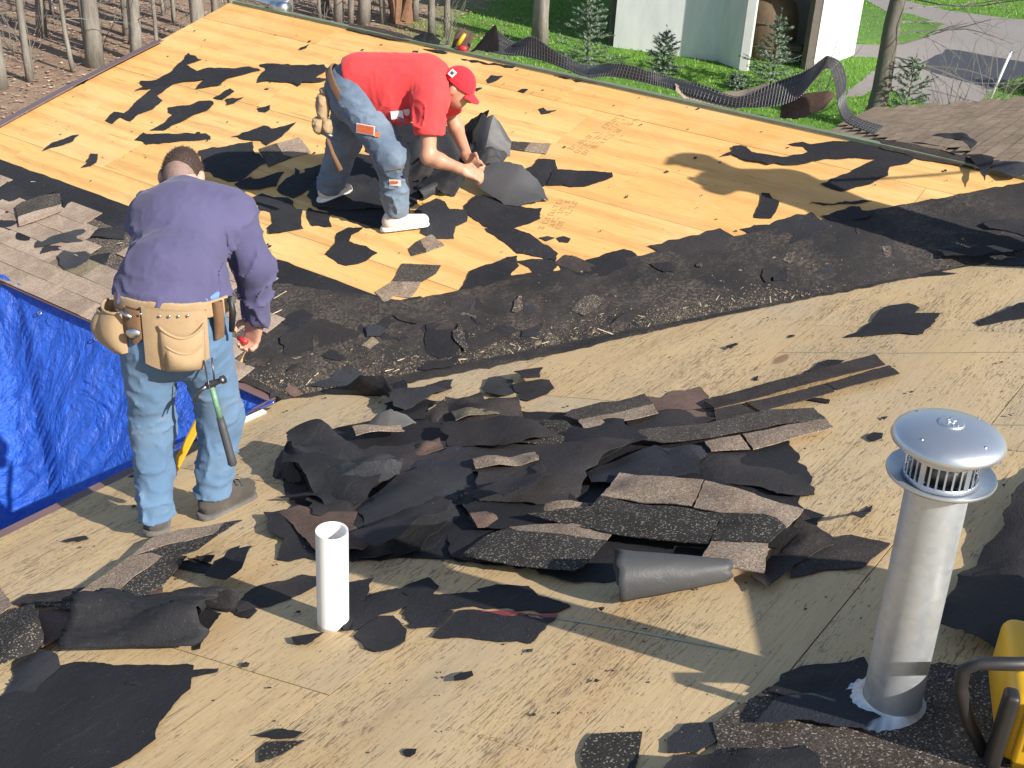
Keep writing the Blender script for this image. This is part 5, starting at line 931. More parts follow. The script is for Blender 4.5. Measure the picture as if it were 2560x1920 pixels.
def f_hair(P):
    d = ell(P, A3(HEAD)+hu*.004-hf*.003, (.0815, .103, .1165), HR)+.0012*noise3(P*160)
    d = np.maximum(d, half(P, A3(HEAD)+hf*.055+hu*.03, hf*.95+hu*-.35)); d = np.maximum(d, half(P, A3(HEAD)+hu*.006-hf*.075, -hu*.78-hf*.62))
    return d
skin('hair', f_hair, (-1.56, 4.84, 5.15), (-1.30, 5.12, 5.50), .005, MATS['hair'], man)
def f_fade(P):
    d = ell(P, A3(HEAD)+hu*.002-hf*.002, (.0795, .1005, .1145), HR)+.0008*noise3(P*190)
    d = np.maximum(d, half(P, A3(HEAD)+hf*.055+hu*.03, hf*.95+hu*-.35)); return np.maximum(d, half(P, A3(HEAD)-hu*.062-hf*.03, -hu))
t = MT('stubble'); f = t.noise(300, 3, .6, t.coord(rnd=False)); t.col(t.mix(f, (.12, .08, .068, 1), (.36, .235, .19, 1))); t.p(Roughness=.7); MATS['stubble'] = t.m
skin('faded_hair', f_fade, (-1.56, 4.84, 5.15), (-1.30, 5.12, 5.50), .005, MATS['stubble'], man)
def f_jeans(P):
    d = U(.06, rc(P, LH, LK, .112, .090), rc(P, LK, LA, .088, .076)); d2 = U(.05, rc(P, RH, RK, .113, .093), rc(P, RK, RA, .090, .080))
    d = smin(d, d2, .045); d = smin(d, ell(P, (-1.345, 4.425, 4.87), (.200, .155, .165)), .06)
    d = smin(d, rc(P, (-1.345, 4.425, 4.86), (-1.345, 4.45, 5.08), .19, .185, (0, 1, 0), .76), .05)
    low = np.clip((4.62-P[..., 2])/.5, 0, 1)
    d = d+folds(P, .0105, (7, 7, 13), 3.)*(.30+.70*low)+folds(P, .0045, (17, 17, 30), 8.)+.006*np.sin((P[..., 2]+.35*P[..., 0])*95+4*noise3(P*9))*np.clip(1-np.abs(P[..., 2]-4.14)/.09, 0, 1)*np.clip(noise3(P*6+3)+.4, 0, 1)
    d = np.maximum(d, half(P, (-1.35, 4.4, 5.09), (0, 0, 1)))
    cutz = np.where(P[..., 0] < -1.36, 4.035, 4.085)
    return np.maximum(d, cutz-P[..., 2])
skin('jeans', f_jeans, (-1.66, 4.16, 3.98), (-1.02, 4.72, 5.13), .009, MATS['denim_light'], man)
def f_sweat(P):
    d = f_torso(P)
    hemd = rc(P, (-1.345, 4.43, 4.985), (-1.345, 4.46, 5.04), .222, .215, (0, 1, 0), .76); d = smin(d, hemd, .05)
    d = np.maximum(d, half(P, (-1.345, 4.43, 5.026), (0, .12, -1)))
    d = smin(d, U(.04, rc(P, RSH, REL, .092, .080), rc(P, REL, lrp(REL, RWR, .86), .080, .066)), .045)
    d = smin(d, rc(P, lrp(REL, RWR, .80), lrp(REL, RWR, .97), .056, .052), .02)
    d = smin(d, U(.04, rc(P, LSH, LEL, .09, .078), rc(P, LEL, LWR, .075, .055)), .045)
    d = smin(d, rc(P, (-1.375, 4.81, 5.265), (-1.385, 4.845, 5.282), .085, .075), .04)
    side = np.clip((np.abs(P[..., 0]+1.35)-.11)/.12, 0, 1); low = np.clip((5.16-P[..., 2])/.2, 0, 1)
    d = d+folds(P, .011, (7, 9, 10), 21.)*(.22+.5*side+.45*low)+folds(P, .0025, (22, 22, 22), 5.)
    # crease where the sleeve joins
    d = d+.012*np.exp(-(((P[..., 0]+1.175+.10*(P[..., 2]-5.2))/.010)**2))*np.clip((5.27-P[..., 2])/.08, 0, 1)*(P[..., 1] < 4.8)
    d = np.maximum(d, -rc(P, (-1.385, 4.85, 5.265), HEAD, .066, .066))
    return np.maximum(d, -rc(P, lrp(REL, RWR, .93), RWR, .043, .043))
skin('sweatshirt', f_sweat, (-1.80, 4.14, 4.66), (-.90, 5.16, 5.44), .0085, MATS['sweat_purple'], man)
skin('shirt_collar', lambda P: np.maximum(np.maximum(rc(P, (-1.380, 4.835, 5.268), (-1.405, 4.910, 5.298), .074, .072), -rc(P, (-1.38, 4.83, 5.255), (-1.41, 4.93, 5.306), .065, .064)), half(P, (-1.39, 4.875, 5.300), (-.2, .85, .5))), (-1.52, 4.72, 5.2), (-1.26, 5.02, 5.46), .006, MATS['shirt_blue'], man)
skin('shirt_tail', lambda P: np.maximum(rc(P, (-1.345, 4.43, 5.015), (-1.345, 4.435, 5.06), .207, .207, (0, 1, 0), .77)+folds(P, .006, (30, 30, 12), 2.), np.abs(P[..., 2]-5.034)-.022), (-1.62, 4.2, 4.95), (-1.08, 4.7, 5.12), .008, MATS['shirt_blue'], man)
for (hx, hy), (tx, ty), nm in (((-1.460, 4.322), (-1.500, 4.50), 'boot'), ((-1.262, 4.435), (-1.135, 4.578), 'boot')):
    za, zb = zN(hx, hy), zN(tx, ty); ux = A3((tx-hx, ty-hy, zb-za)); ux /= np.linalg.norm(ux); uz = A3((0, 0, 1)); us = np.cross(uz, ux); us /= np.linalg.norm(us)
    def f_boot(P):
        d = rc(P, A3((hx, hy, za+.066))+ux*.01, A3((tx, ty, zb+.052)), .056, .050, us, .86)
        d = smin(d, rc(P, A3((hx, hy, za+.07))+ux*.035, A3((hx, hy, za+.13))+ux*.04, .046, .043), .03)
        d = smin(d, rc(P, A3((hx, hy, za+.115))+ux*.045, A3((hx, hy, za+.072))+ux*.135, .046, .040, us, .9), .025)
        d = d+.0012*noise3(P*60)+folds(P, .003, (30, 30, 30), 1.)
        return np.maximum(d, half(P, A3((hx, hy, za+.022)), -np.cross(ux, us)))
    skin('boot', f_boot, (min(hx, tx)-.09, min(hy, ty)-.09, min(za, zb)-.02), (max(hx, tx)+.09, max(hy, ty)+.09, max(za, zb)+.22), .0065, MATS['boot'], man)
    def f_sole(P):
        d = rc(P, A3((hx, hy, za))+ux*.005, A3((tx, ty, zb)), .058, .054); up = np.cross(ux, us)
        tread = .003*np.sign(np.sin(((P-A3((hx, hy, za)))@ux)*190))
        return np.maximum(np.maximum(d+tread*.5, half(P, A3((hx, hy, za+.027)), up)), half(P, A3((hx, hy, za+.004)), -up))
    skin('boot_sole', f_sole, (min(hx, tx)-.09, min(hy, ty)-.09, min(za, zb)-.02), (max(hx, tx)+.09, max(hy, ty)+.09, max(za, zb)+.1), .0055, MATS['boot_sole'], man, 0)
    if nm == 'boot' and tx > -1.3:
        lc = MB()
        for q in range(4):
            c0 = A3((hx, hy, za+.142-.014*q))+ux*(.075+.026*q); lc.tube([Vector(c0+us*.034), Vector(c0+A3((0, 0, .016))), Vector(c0-us*.034)], .004, 6)
        lc.build('laces', MATS['rubber_black'], man, True)

# tool belt of the man in purple
def wrap(ang, z, g=0.):
    """point on the hips: angle from straight back (towards -y), clockwise to +x"""
    return Vector((-1.345+(.222+g)*math.sin(ang), 4.425-(.170+g)*math.cos(ang), z+.085))
belt = empty('tool_belt', (-1.345, 4.26, 4.70)); tag(belt, 'tan suede tool belt with pouches worn by the man in purple', 'tool belt')
def hipR(P): return rc(P, (-1.345, 4.425, 4.86), (-1.345, 4.44, 5.08), .222, .207, (0, 1, 0), .775)
def bz(P): return 5.000-.10*(P[..., 0]+1.345)*0+.02*np.cos((P[..., 0]+1.345)*6)
skin('belt_strap', lambda P: np.maximum(np.abs(hipR(P)-.006)-.006, np.abs(P[..., 2]-bz(P))-.033), (-1.62, 4.20, 4.92), (-1.08, 4.70, 5.13), .006, MATS['suede'], belt)
def pouch(a0, a1, zt, zb_, g, mat, name, bulge, rim=True):
    """leather pocket wrapped round the hip between two angles"""
    n, m = 14, 8; vs = []; fs = []
    for lay in (0, 1):
        for j in range(m+1):
            t = j/m
            for i in range(n+1):
                s = i/n; a = a0+(a1-a0)*s; ed = math.sin(math.pi*min(1, max(0, s)))**.45
                zz = zt(s)+(zb_(s)-zt(s))*t
                out = g+bulge*ed*(math.sin(math.pi*min(1., .12+.86*t))**.7) if lay else g*.2
                vs.append(wrap(a, zz, out+.02*(1-t)*0))
    w = n+1; L = w*(m+1)
    for j in range(m):
        for i in range(n):
            fs.append((L+j*w+i, L+(j+1)*w+i, L+(j+1)*w+i+1, L+j*w+i+1)); fs.append((j*w+i, j*w+i+1, (j+1)*w+i+1, (j+1)*w+i))
    for j in range(m):
        fs.append((j*w, (j+1)*w, L+(j+1)*w, L+j*w)); fs.append((j*w+n, L+j*w+n, L+(j+1)*w+n, (j+1)*w+n))
    for i in range(n): fs.append((m*w+i, m*w+i+1, L+m*w+i+1, L+m*w+i))
    o = put(name, vs, fs, mat, belt, True); smooth_angle(o, 60)
    if rim:
        MB().tube([vs[L+i]+Vector((0, 0, .002)) for i in range(n+1)], .0055, 7).build('rim', mat, o, True)
    return o
su = MATS['suede']
pouch(-.30, .78, lambda s: 4.955-.02*s, lambda s: 4.715-.035*math.sin(3.1*s)+.02*s, .016, su, 'backing', .004, False)
pouch(-.02, .70, lambda s: 4.885-.045*math.sin(math.pi*s), lambda s: 4.73-.02*math.sin(3.1*s), .024, su, 'pouch', .030)
pouch(.06, .66, lambda s: 4.815-.035*math.sin(math.pi*s), lambda s: 4.70, .034, su, 'pouch', .038)
pouch(-1.45, -.72, lambda s: 4.905-.01*math.sin(math.pi*s), lambda s: 4.735-.02*math.sin(3.1*s), .024, su, 'pouch', .055)
pouch(-1.52, -1.05, lambda s: 4.865+.02*s, lambda s: 4.72, .034, su, 'pouch', .065)
pouch(-.70, -.34, lambda s: 4.935, lambda s: 4.80+.015*math.cos(6*s), .012, MATS['suede_dark'], 'tape_holster', .012, False)
MB().tube([wrap(-.62, 4.925, .04), wrap(-.42, 4.912, .035)], .007, 8).build('clip', MATS['steel'], belt, True)
o = MB().lathe([(0, .004), (.016, .004), (.019, 0), (.016, -.004), (0, -.004)], Matrix.Translation(wrap(-.42, 4.845, .035)) @ Matrix.Rotation(1.4, 4, 'X') @ Matrix.Scale(1.5, 4, (1, 0, 0)), 16).build('clip_ring', MATS['steel'], belt, True)
for a in (.02, .16, .30, .44, -.28): MB().lathe([(0, .003), (.005, .002), (.006, 0)], Matrix.Translation(wrap(a, 4.928, .026)) @ Matrix.Rotation(1.57, 4, 'X'), 10).build('rivet', MATS['steel'], belt, True)
# knife sheath and knife on the right hip
pouch(.95, 1.15, lambda s: 4.955, lambda s: 4.80, .012, MATS['suede_dark'], 'sheath', .016, False)
kn = MB(); kn.tube([wrap(1.28, 4.965, .03), wrap(1.27, 4.90, .038), wrap(1.26, 4.82, .03)], [.010, .014, .011], 8); kn.build('knife_handle', MATS['rubber_black'], belt, True)
MB().box(wrap(1.30, 4.955, .042), (.012, .012, .03)).build('knife_bolster', MATS['steel'], belt)
MB().box(wrap(1.25, 4.81, .042), (.012, .012, .022)).build('knife_bolster', MATS['steel'], belt)
# loop holding the hammer
MB().tube([wrap(.60, 4.75, .06), wrap(.62, 4.64, .085), wrap(.70, 4.64, .085), wrap(.74, 4.75, .05)], .004, 6).build('hammer_loop', MATS['steel_dark'], belt, True)
# hammer
hp = wrap(.66, 4.650, .075); hb = Vector((-1.080, 4.17, 4.42)); hd_ = (hb-hp).normalized()
ham = empty('hammer', hb); tag(ham, 'claw hammer with green shaft and dark grip hanging from the tan belt', 'hammer')
MB().tube([hp, hp+(hb-hp)*.42], [.0105, .0115], 10).build('shaft', MATS['hammer_green'], ham, True)
MB().tube([hp+(hb-hp)*.41, hp+(hb-hp)*.55, hp+(hb-hp)*.9, hb, hb+hd_*.008], [.014, .0165, .0165, .0185, .012], 12).build('grip', MATS['grip_grey'], ham, True)
ax = Vector((.80, -.05, .42)).normalized(); hh = MB()
hh.tube([hp+ax*.062, hp+ax*.048, hp+ax*.044, hp+ax*.02, hp, hp-ax*.02], [.0165, .0165, .011, .012, .016, .013], 12)
for sgn in (-1, 1):
    sd = ax.cross(hd_).normalized()
    hh.tube([hp-ax*.018+sd*.006*sgn, hp-ax*.05+sd*.009*sgn+hd_*.006, hp-ax*.075+sd*.012*sgn+hd_*.022, hp-ax*.09+sd*.013*sgn+hd_*.042], [.010, .009, .006, .003], 8)
hh.build('head', MATS['steel_dark'], ham, True)
# small red thing in his hand
MB().tube([Vector((-1.185, 4.795, 4.668)), Vector((-1.145, 4.775, 4.658))], [.011, .012], 10).build('chalk_box', MATS['red_plastic'], None, True)
tag(bpy.data.objects['chalk_box'], 'small red object held in the right hand beside the tan belt', 'tool')

def strands(src, name, n, ln, mat, parent, seed):
    r = random.Random(seed); M = wm(src); N_ = len(src.data.vertices); vs = []; fs = []
    for _ in range(n):
        v_ = src.data.vertices[r.randrange(N_)]; nn_ = v_.normal; p = M @ v_.co; d = (nn_+Vector((r.gauss(0, .35), r.gauss(0, .35), r.gauss(0, .35)))).normalized(); w = d.orthogonal().normalized()*.0011
        b = len(vs); vs += [p-w-nn_*.001, p+w-nn_*.001, p+d*ln*r.uniform(.5, 1.2)]; fs.append((b, b+1, b+2))
    put(name, vs, fs, mat, parent)
for src in [o for o in man.children if o.name.startswith('hair')]: strands(src, 'hair_strands', 2600, .010, MATS['hair'], man, 1)
for src in [o for o in man.children if o.name.startswith('faded_hair')]: strands(src, 'hair_strands', 1500, .0045, MATS['hair'], man, 2)
# ---------------------------------------------------------------- man in the red shirt, bent double, seen from his right side
red = empty('person', (-1.0, 7.70, zF(-1.0, 7.70)))
tag(red, 'man in red shirt and red cap bent over pulling up black felt', 'person')
rRH, rRK, rRA = (-1.075, 7.575, 5.01), (-.835, 7.455, 4.70), (-.800, 7.520, 4.30)
rLH, rLK, rLA = (-1.120, 7.785, 4.98), (-1.195, 7.905, 4.62), (-1.300, 7.945, 4.30)
rHD = (-.452, 7.585, 5.112); ru, rf = A3((.46, -.04, .886)), A3((.886, -.05, -.46)); rs = np.cross(ru, rf); rs /= np.linalg.norm(rs); rR = np.stack([rf, rs, ru])
rRS, rRE, rRW = (-.605, 7.425, 5.055), (-.595, 7.325, 4.742), (-.378, 7.296, 4.682)
rLS, rLE, rLW = (-.545, 7.775, 5.02), (-.452, 7.740, 4.800), (-.358, 7.49, 4.694)
def g_body(P):
    d = U(.05, rc(P, rRH, rRK, .085, .06), rc(P, rRK, rRA, .055, .04), rc(P, rLH, rLK, .085, .06), rc(P, rLK, rLA, .055, .04), ell(P, (-1.10, 7.68, 5.02), (.13, .15, .14)))
    d = U(.05, d, rc(P, (-1.08, 7.67, 5.08), (-.64, 7.61, 5.10), .125, .13), rc(P, rRS, rLS, .07, .07))
    d = U(.025, d, rc(P, rRS, rRE, .056, .047), rc(P, rRE, lrp(rRE, rRW, .3), .047, .045), rc(P, lrp(rRE, rRW, .3), rRW, .046, .029))
    d = U(.025, d, rc(P, rLS, rLE, .056, .046), rc(P, rLE, rLW, .045, .029))
    d = smin(d, rc(P, (-.60, 7.60, 5.12), rHD, .062, .058), .05)
    hd = ell(P, rHD, (.098, .077, .112), rR); hd = smin(hd, ell(P, A3(rHD)+rf*.045-ru*.062, (.055, .057, .06), rR), .03)
    hd = smin(hd, rc(P, A3(rHD)+rf*.095-ru*.005, A3(rHD)+rf*.116-ru*.034, .011, .016), .012)
    hd = smin(hd, rc(P, A3(rHD)+rf*.088-ru*.062-rs*.018, A3(rHD)+rf*.088-ru*.062+rs*.018, .009, .009), .008)      # lips
    for sx in (-1, 1):
        hd = smin(hd, ell(P, A3(rHD)+rs*sx*.080-rf*.012-ru*.012, (.021, .011, .032), rR), .007)
        hd = np.maximum(hd, -(np.sqrt(((P-(A3(rHD)+rs*sx*.031+rf*.099+ru*.002))**2).sum(-1))-.013))
    d = smin(d, hd, .02)
    for foot, toe in (((-.84, 7.51, 4.235), (-.66, 7.515, 4.245)), ((-1.32, 7.94, 4.25), (-1.20, 7.97, 4.26))): d = smin(d, rc(P, foot, toe, .035, .03), .03)
    d = smin(d, hand_sdf(P, rRW, (.92, .05, -.30), (.15, .75, .55), (-.2, .6, -.6), 1.0, 1.25), .018)
    return smin(d, hand_sdf(P, rLW, (.75, -.45, -.35), (.3, -.2, .8), (-.35, -.7, -.4), 1.0, 1.15), .018)
skin('body', g_body, (-1.42, 7.10, 4.18), (-.16, 8.10, 5.30), .0085, MATS['skin_tan'], red)
def g_jeans(P):
    d = U(.06, rc(P, rRH, rRK, .140, .108), rc(P, rRK, lrp(rRK, rRA, .9), .104, .088)); d2 = U(.06, rc(P, rLH, rLK, .135, .105), rc(P, rLK, rLA, .10, .088))
    d = smin(d, d2, .05); d = smin(d, ell(P, (-1.10, 7.675, 5.01), (.175, .20, .185)), .05)
    d = smin(d, rc(P, (-1.10, 7.675, 5.03), (-1.02, 7.67, 5.10), .165, .16), .05)
    low = np.clip((4.75-P[..., 2])/.4, 0, 1); d = d+folds(P, .012, (7, 7, 13), 33.)*(.3+.7*low)+folds(P, .005, (17, 17, 30), 41.)+.008*np.sin((P[..., 2]+.3*P[..., 0])*85+4*noise3(P*9))*np.clip(1-np.abs(P[..., 2]-4.36)/.11, 0, 1)*np.clip(noise3(P*6+3)+.4, 0, 1)
    hem = np.where(P[..., 1] < 7.73, 4.262, 4.255)+.02*(P[..., 0]+.80)*(P[..., 1] < 7.73)
    return np.maximum(d, hem-P[..., 2])
skin('jeans', g_jeans, (-1.50, 7.22, 4.20), (-.62, 8.12, 5.28), .010, MATS['denim_grey'], red)
def g_shirt(P):
    d = rc(P, (-1.05, 7.665, 5.095), (-.66, 7.61, 5.115), .178, .185, (0, 0, 1), .98)
    d = smin(d, ell(P, (-.86, 7.62, 5.02), (.22, .17, .165)), .08)           # cloth hanging under the belly
    d = smin(d, ell(P, (-.80, 7.55, 4.955), (.10, .10, .09)), .07)
    d = smin(d, rc(P, rRS, rLS, .10, .10), .07)
    d = smin(d, rc(P, rRS, lrp(rRS, rRE, .55), .100, .098), .05); d = smin(d, rc(P, rLS, lrp(rLS, rLE, .55), .095, .092), .05)
    d = smin(d, rc(P, (-.60, 7.60, 5.13), (-.555, 7.597, 5.13), .085, .075), .04)
    low = np.clip((5.14-P[..., 2])/.2, 0, 1)
    d = d+folds(P, .013, (9, 9, 7), 52.)*(.12+.9*low)+folds(P, .003, (20, 20, 16), 57.)
    d = np.maximum(d, half(P, (-1.135, 7.66, 5.10), (-1, 0, -.30)))
    d = np.maximum(d, half(P, (-.99, 7.6, 4.965), (-.62, 0, -.78)))
    for a, b, r in ((rRS, rRE, .0), (rLS, rLE, .0)):
        q = lrp(a, b, .62); near_ = np.sqrt(((P-A3(q))**2).sum(-1)) < .17; n = A3(b)-A3(a)
        d = np.where(near_, np.maximum(d, half(P, q, n)), d); d = np.maximum(d, -rc(P, lrp(a, b, .45), b, .066, .066))
    return np.maximum(d, -rc(P, (-.545, 7.595, 5.12), rHD, .07, .07))
skin('shirt', g_shirt, (-1.30, 7.22, 4.80), (-.42, 8.0, 5.36), .0085, MATS['shirt_red'], red)
def g_cap(P):
    c = A3(rHD); d = ell(P, c+ru*.012, (.112, .090, .122), rR); d = np.maximum(d, half(P, c+ru*.022+rf*.0, -ru*.97+rf*-.12))
    d = np.maximum(d, -ell(P, c+ru*.008, (.105, .083, .114), rR))
    q = c+rf*.10+ru*.012; X = P-q; a = X@rf; b = X@rs; z = X@ru
    disc = np.sqrt(np.maximum(a+.02, 0)**2*1.0+b**2*1.05)-.088; lift = z-(-.018*(np.abs(b)/.08)**2-.42*np.maximum(a, 0))
    brim = np.maximum(np.maximum(disc, np.abs(lift)-.0045), -(a+.03))
    return np.minimum(d, brim)+.0008*noise3(P*50)
skin('cap', g_cap, (-.64, 7.42, 4.94), (-.22, 7.75, 5.30), .0045, MATS['cap_red'], red)
skin('hair', lambda P: np.maximum(np.maximum(ell(P, A3(rHD)-rf*.004, (.102, .081, .112), rR)+.001*noise3(P*150), half(P, A3(rHD)-rf*.028-ru*.02, rf)), half(P, A3(rHD)-ru*.068, -ru)), (-.60, 7.46, 4.95), (-.33, 7.72, 5.26), .0045, MATS['hair'], red)
def decal(name, P, ux, uy, w, h, mat, parent, off=0., thick=.002):
    P, ux, uy = Vector(P), Vector(ux).normalized(), Vector(uy); uy = (uy-ux*uy.dot(ux)).normalized(); n = ux.cross(uy)
    vs = [P+ux*a*w/2+uy*b*h/2+n*c*thick for c in (0, 1) for a, b in ((-1, -1), (1, -1), (1, 1), (-1, 1))]
    return put(name, vs, [(3, 2, 1, 0), (4, 5, 6, 7), (0, 1, 5, 4), (1, 2, 6, 5), (2, 3, 7, 6), (3, 0, 4, 7)], mat, parent)
capo = [o for o in red.children if o.name.startswith('cap')][0]
lp = Vector(A3(rHD)-rf*.058-rs*.068+ru*.075); ln = (-rf*.45-rs*.72+ru*.45); lx = Vector(np.cross(ru, ln)); lz = Vector(ln).cross(lx.normalized())
decal('cap_patch', lp+Vector(ln)*.012, lx, lz, .042, .042, MATS['white_cloth'], capo)
decal('cap_letter', lp+Vector(ln)*.0155, lx+lz.normalized()*.7, lz-lx*.7, .030, .007, MATS['ink_dark'], capo)
decal('cap_letter', lp+Vector(ln)*.0158, lx-lz.normalized()*.7, lz+lx*.7, .026, .007, MATS['ink_dark'], capo)
# patches on the jeans
jn = [o for o in red.children if o.name.startswith('jeans')][0]
def on_surface(obj, px, depth_dir=Vector((0, -1, 0))):
    """first hit of the jeans surface coming from the viewer's side at a given x, z"""
    M = wm(obj); Mi = M.inverted(); o_ = Mi @ Vector((px[0], 6.9, px[1])); d_ = (Mi.to_3x3() @ Vector((0, 1, 0))).normalized()
    ok, loc, nrm, _ = obj.ray_cast(o_, d_)
    return (M @ loc, (M.to_3x3() @ nrm).normalized()) if ok else (Vector((px[0], 7.3, px[1])), Vector((0, -1, 0)))
def patch(name, x, z, w, h, mat, tilt=0., off=.004):
    p, n = on_surface(jn, (x, z)); ux = Vector((math.cos(tilt), 0, math.sin(tilt))); ux = (ux-n*ux.dot(n)).normalized(); uy = n.cross(ux)
    return decal(name, p+n*off, ux, uy, w, h, mat, red)
patch('jeans_patch', -.985, 4.865, .125, .058, MATS['white_cloth'], -.04); patch('jeans_patch', -.985, 4.865, .112, .048, MATS['patch_orange'], -.04, .0065)
patch('jeans_patch', -.915, 4.842, .03, .03, MATS['patch_orange'], -.04, .007)
patch('jeans_label', -.800, 4.545, .075, .045, MATS['white_cloth'], .05); patch('jeans_label', -.805, 4.548, .05, .022, MATS['patch_orange'], .05, .0065)
patch('jeans_zip', -.79, 4.645, .10, .007, MATS['steel'], .12); patch('jeans_pocket_edge', -.755, 4.575, .012, .07, MATS['ink_dark'], 0.)
# shirt print under the belly
shirt = [o for o in red.children if o.name.startswith('shirt')][0]
for (x, z, w, h, m) in ((-.80, 4.955, .075, .05, 'white_cloth'), (-.735, 4.965, .05, .06, 'white_cloth'), (-.775, 4.925, .05, .03, 'shirt_blue'), (-.71, 4.935, .045, .03, 'shirt_blue')):
    p, n = on_surface(shirt, (x, z)); ux = (Vector((1, 0, .15))-n*n.dot(Vector((1, 0, .15)))).normalized(); decal('shirt_print', p+n*(.003 if m == 'white_cloth' else .0055), ux, n.cross(ux), w, h, MATS[m], red)
def f_sneak(hx, hy, tx, ty):
    za, zb = zF(hx, hy)+.006, zF(tx, ty)+.006; ux = A3((tx-hx, ty-hy, zb-za)); ux /= np.linalg.norm(ux); us = np.cross(A3((0, 0, 1)), ux); us /= np.linalg.norm(us); up = np.cross(ux, us)
    lo = (min(hx, tx)-.09, min(hy, ty)-.09, min(za, zb)-.02); hi = (max(hx, tx)+.09, max(hy, ty)+.09, max(za, zb)+.2)
    def fu(P):
        d = rc(P, A3((hx, hy, za+.056))+ux*.01, A3((tx, ty, zb+.042)), .050, .040, us, .9); d = smin(d, rc(P, A3((hx, hy, za+.06))+ux*.02, A3((hx, hy, za+.115))+ux*.03, .046, .046), .03)
        return np.maximum(d, half(P, A3((hx, hy, za+.024)), -up))
    skin('sneaker', fu, lo, hi, .0065, MATS['sneaker'], red)
    skin('sneaker_sole', lambda P: np.maximum(np.maximum(rc(P, A3((hx, hy, za)), A3((tx, ty, zb)), .052, .047), half(P, A3((hx, hy, za+.030)), up)), half(P, A3((hx, hy, za+.003)), -up)), lo, hi, .0055, MATS['white_cloth'], red, 0)
    lc = MB()
    for q in range(4):
        c0 = A3((hx, hy, za+.102-.012*q))+ux*(.075+.024*q); lc.tube([Vector(c0+us*.03), Vector(c0+A3((0, 0, .014))), Vector(c0-us*.03)], .0035, 6)
    lc.build('laces', MATS['suede_dark'], red, True)
f_sneak(-.855, 7.507, -.635, 7.520); f_sneak(-1.335, 7.93, -1.19, 7.975)
# his belt and pouch
belt2 = empty('tool_belt', (-1.27, 7.58, 4.72)); tag(belt2, 'brown belt with tan suede pouches hanging behind the man in red', 'tool belt')
skin('belt_strap', lambda P: np.maximum(np.abs(U(.05, ell(P, (-1.10, 7.675, 5.02), (.185, .21, .195)), rc(P, (-1.10, 7.675, 5.03), (-1.02, 7.67, 5.10), .172, .168))-.006)-.007, np.abs(half(P, (-1.165, 7.66, 5.045), (.80, 0, .60)))-.028), (-1.40, 7.40, 4.80), (-.85, 7.95, 5.32), .007, MATS['suede_dark'], belt2)
for (c, r, nm) in (((-1.275, 7.575, 4.945), (.045, .075, .115), 'pouch'), ((-1.30, 7.545, 4.835), (.040, .06, .065), 'pouch'), ((-1.245, 7.535, 4.83), (.035, .05, .07), 'pouch'), ((-1.27, 7.60, 5.02), (.03, .05, .05), 'pouch')):
    skin(nm, lambda P: np.maximum(ell(P, c, r)+folds(P, .005, (25, 25, 25), c[2]*9), half(P, A3(c)+A3((0, 0, r[2]*.62)), (0, 0, 1))), tuple(a-b-.02 for a, b in zip(c, r)), tuple(a+b+.02 for a, b in zip(c, r)), .0065, MATS['suede'], belt2)
ham2 = MB(); ham2.tube([Vector((-1.235, 7.48, 4.77)), Vector((-1.20, 7.46, 4.68)), Vector((-1.15, 7.45, 4.58))], [.012, .014, .017], 10)
h2 = empty('hammer', (-1.15, 7.45, 4.56)); tag(h2, 'dark handled hammer hanging from the pouch of the man in red', 'hammer')
ham2.build('grip', MATS['suede_dark'], h2, True); MB().tube([Vector((-1.27, 7.49, 4.80)), Vector((-1.20, 7.47, 4.785))], [.012, .014], 8).build('head', MATS['steel_dark'], h2, True)

# ---------------------------------------------------------------- third worker, just outside the frame on the right; his shadow lies on the wing
bx_, by_ = 3.28, 6.22; bz0 = zN(bx_, by_)
third = empty('person', (bx_, by_, bz0)); tag(third, 'man in grey shirt standing just beyond the right frame edge', 'person')
def q3(x, y, z): return (bx_+x, by_+y, bz0+z)
def t_legs(P, g):
    return U(.05, rc(P, q3(-.10, 0, .92), q3(-.13, .03, .5), .09+g, .07+g), rc(P, q3(-.13, .03, .5), q3(-.16, 0, .10), .066+g, .05+g), rc(P, q3(.10, 0, .92), q3(.13, .03, .5), .09+g, .07+g), rc(P, q3(.13, .03, .5), q3(.16, 0, .12), .066+g, .05+g), ell(P, q3(0, 0, .96), (.17+g, .12+g, .14+g)))
def t_torso(P, g):
    return U(.06, rc(P, q3(0, 0, 1.0), q3(-.05, .05, 1.33), .16+g, .175+g, (0, 1, 0), .68), rc(P, q3(-.23, .05, 1.40), q3(.15, .05, 1.42), .07+g, .07+g))
HD3, EL3, WR3, EL4, WR4 = q3(-.10, .07, 1.64), q3(-.46, .10, 1.20), q3(-.60, .26, 1.10), q3(.28, -.12, 1.16), q3(.16, .02, .98)
def t_body(P):
    d = U(.04, t_legs(P, -.02), t_torso(P, -.02), rc(P, q3(-.23, .05, 1.40), EL3, .05, .042), rc(P, EL3, WR3, .04, .03), rc(P, q3(.15, .05, 1.42), EL4, .05, .042), rc(P, EL4, WR4, .04, .03), rc(P, q3(-.05, .05, 1.42), HD3, .06, .06))
    d = U(.02, d, ell(P, HD3, (.09, .09, .12)), ell(P, (HD3[0]-.07, HD3[1]+.01, HD3[2]-.03), (.03, .03, .03)))
    for a, b in ((q3(-.16, 0, .06), q3(-.20, .16, .04)), (q3(.16, 0, .09), q3(.16, .18, .08))): d = smin(d, rc(P, a, b, .045, .04), .03)
    d = smin(d, hand_sdf(P, WR3, (-.8, .3, .1), (0, .2, 1), (.1, .9, 0), 1., 1.2), .02); return smin(d, hand_sdf(P, WR4, (-.6, .4, -.5), (0, 0, 1), (0, 1, 0), 1., 1.), .02)
skin('body', t_body, q3(-.85, -.35, -.06), q3(.5, .5, 1.82), .018, MATS['skin'], third)
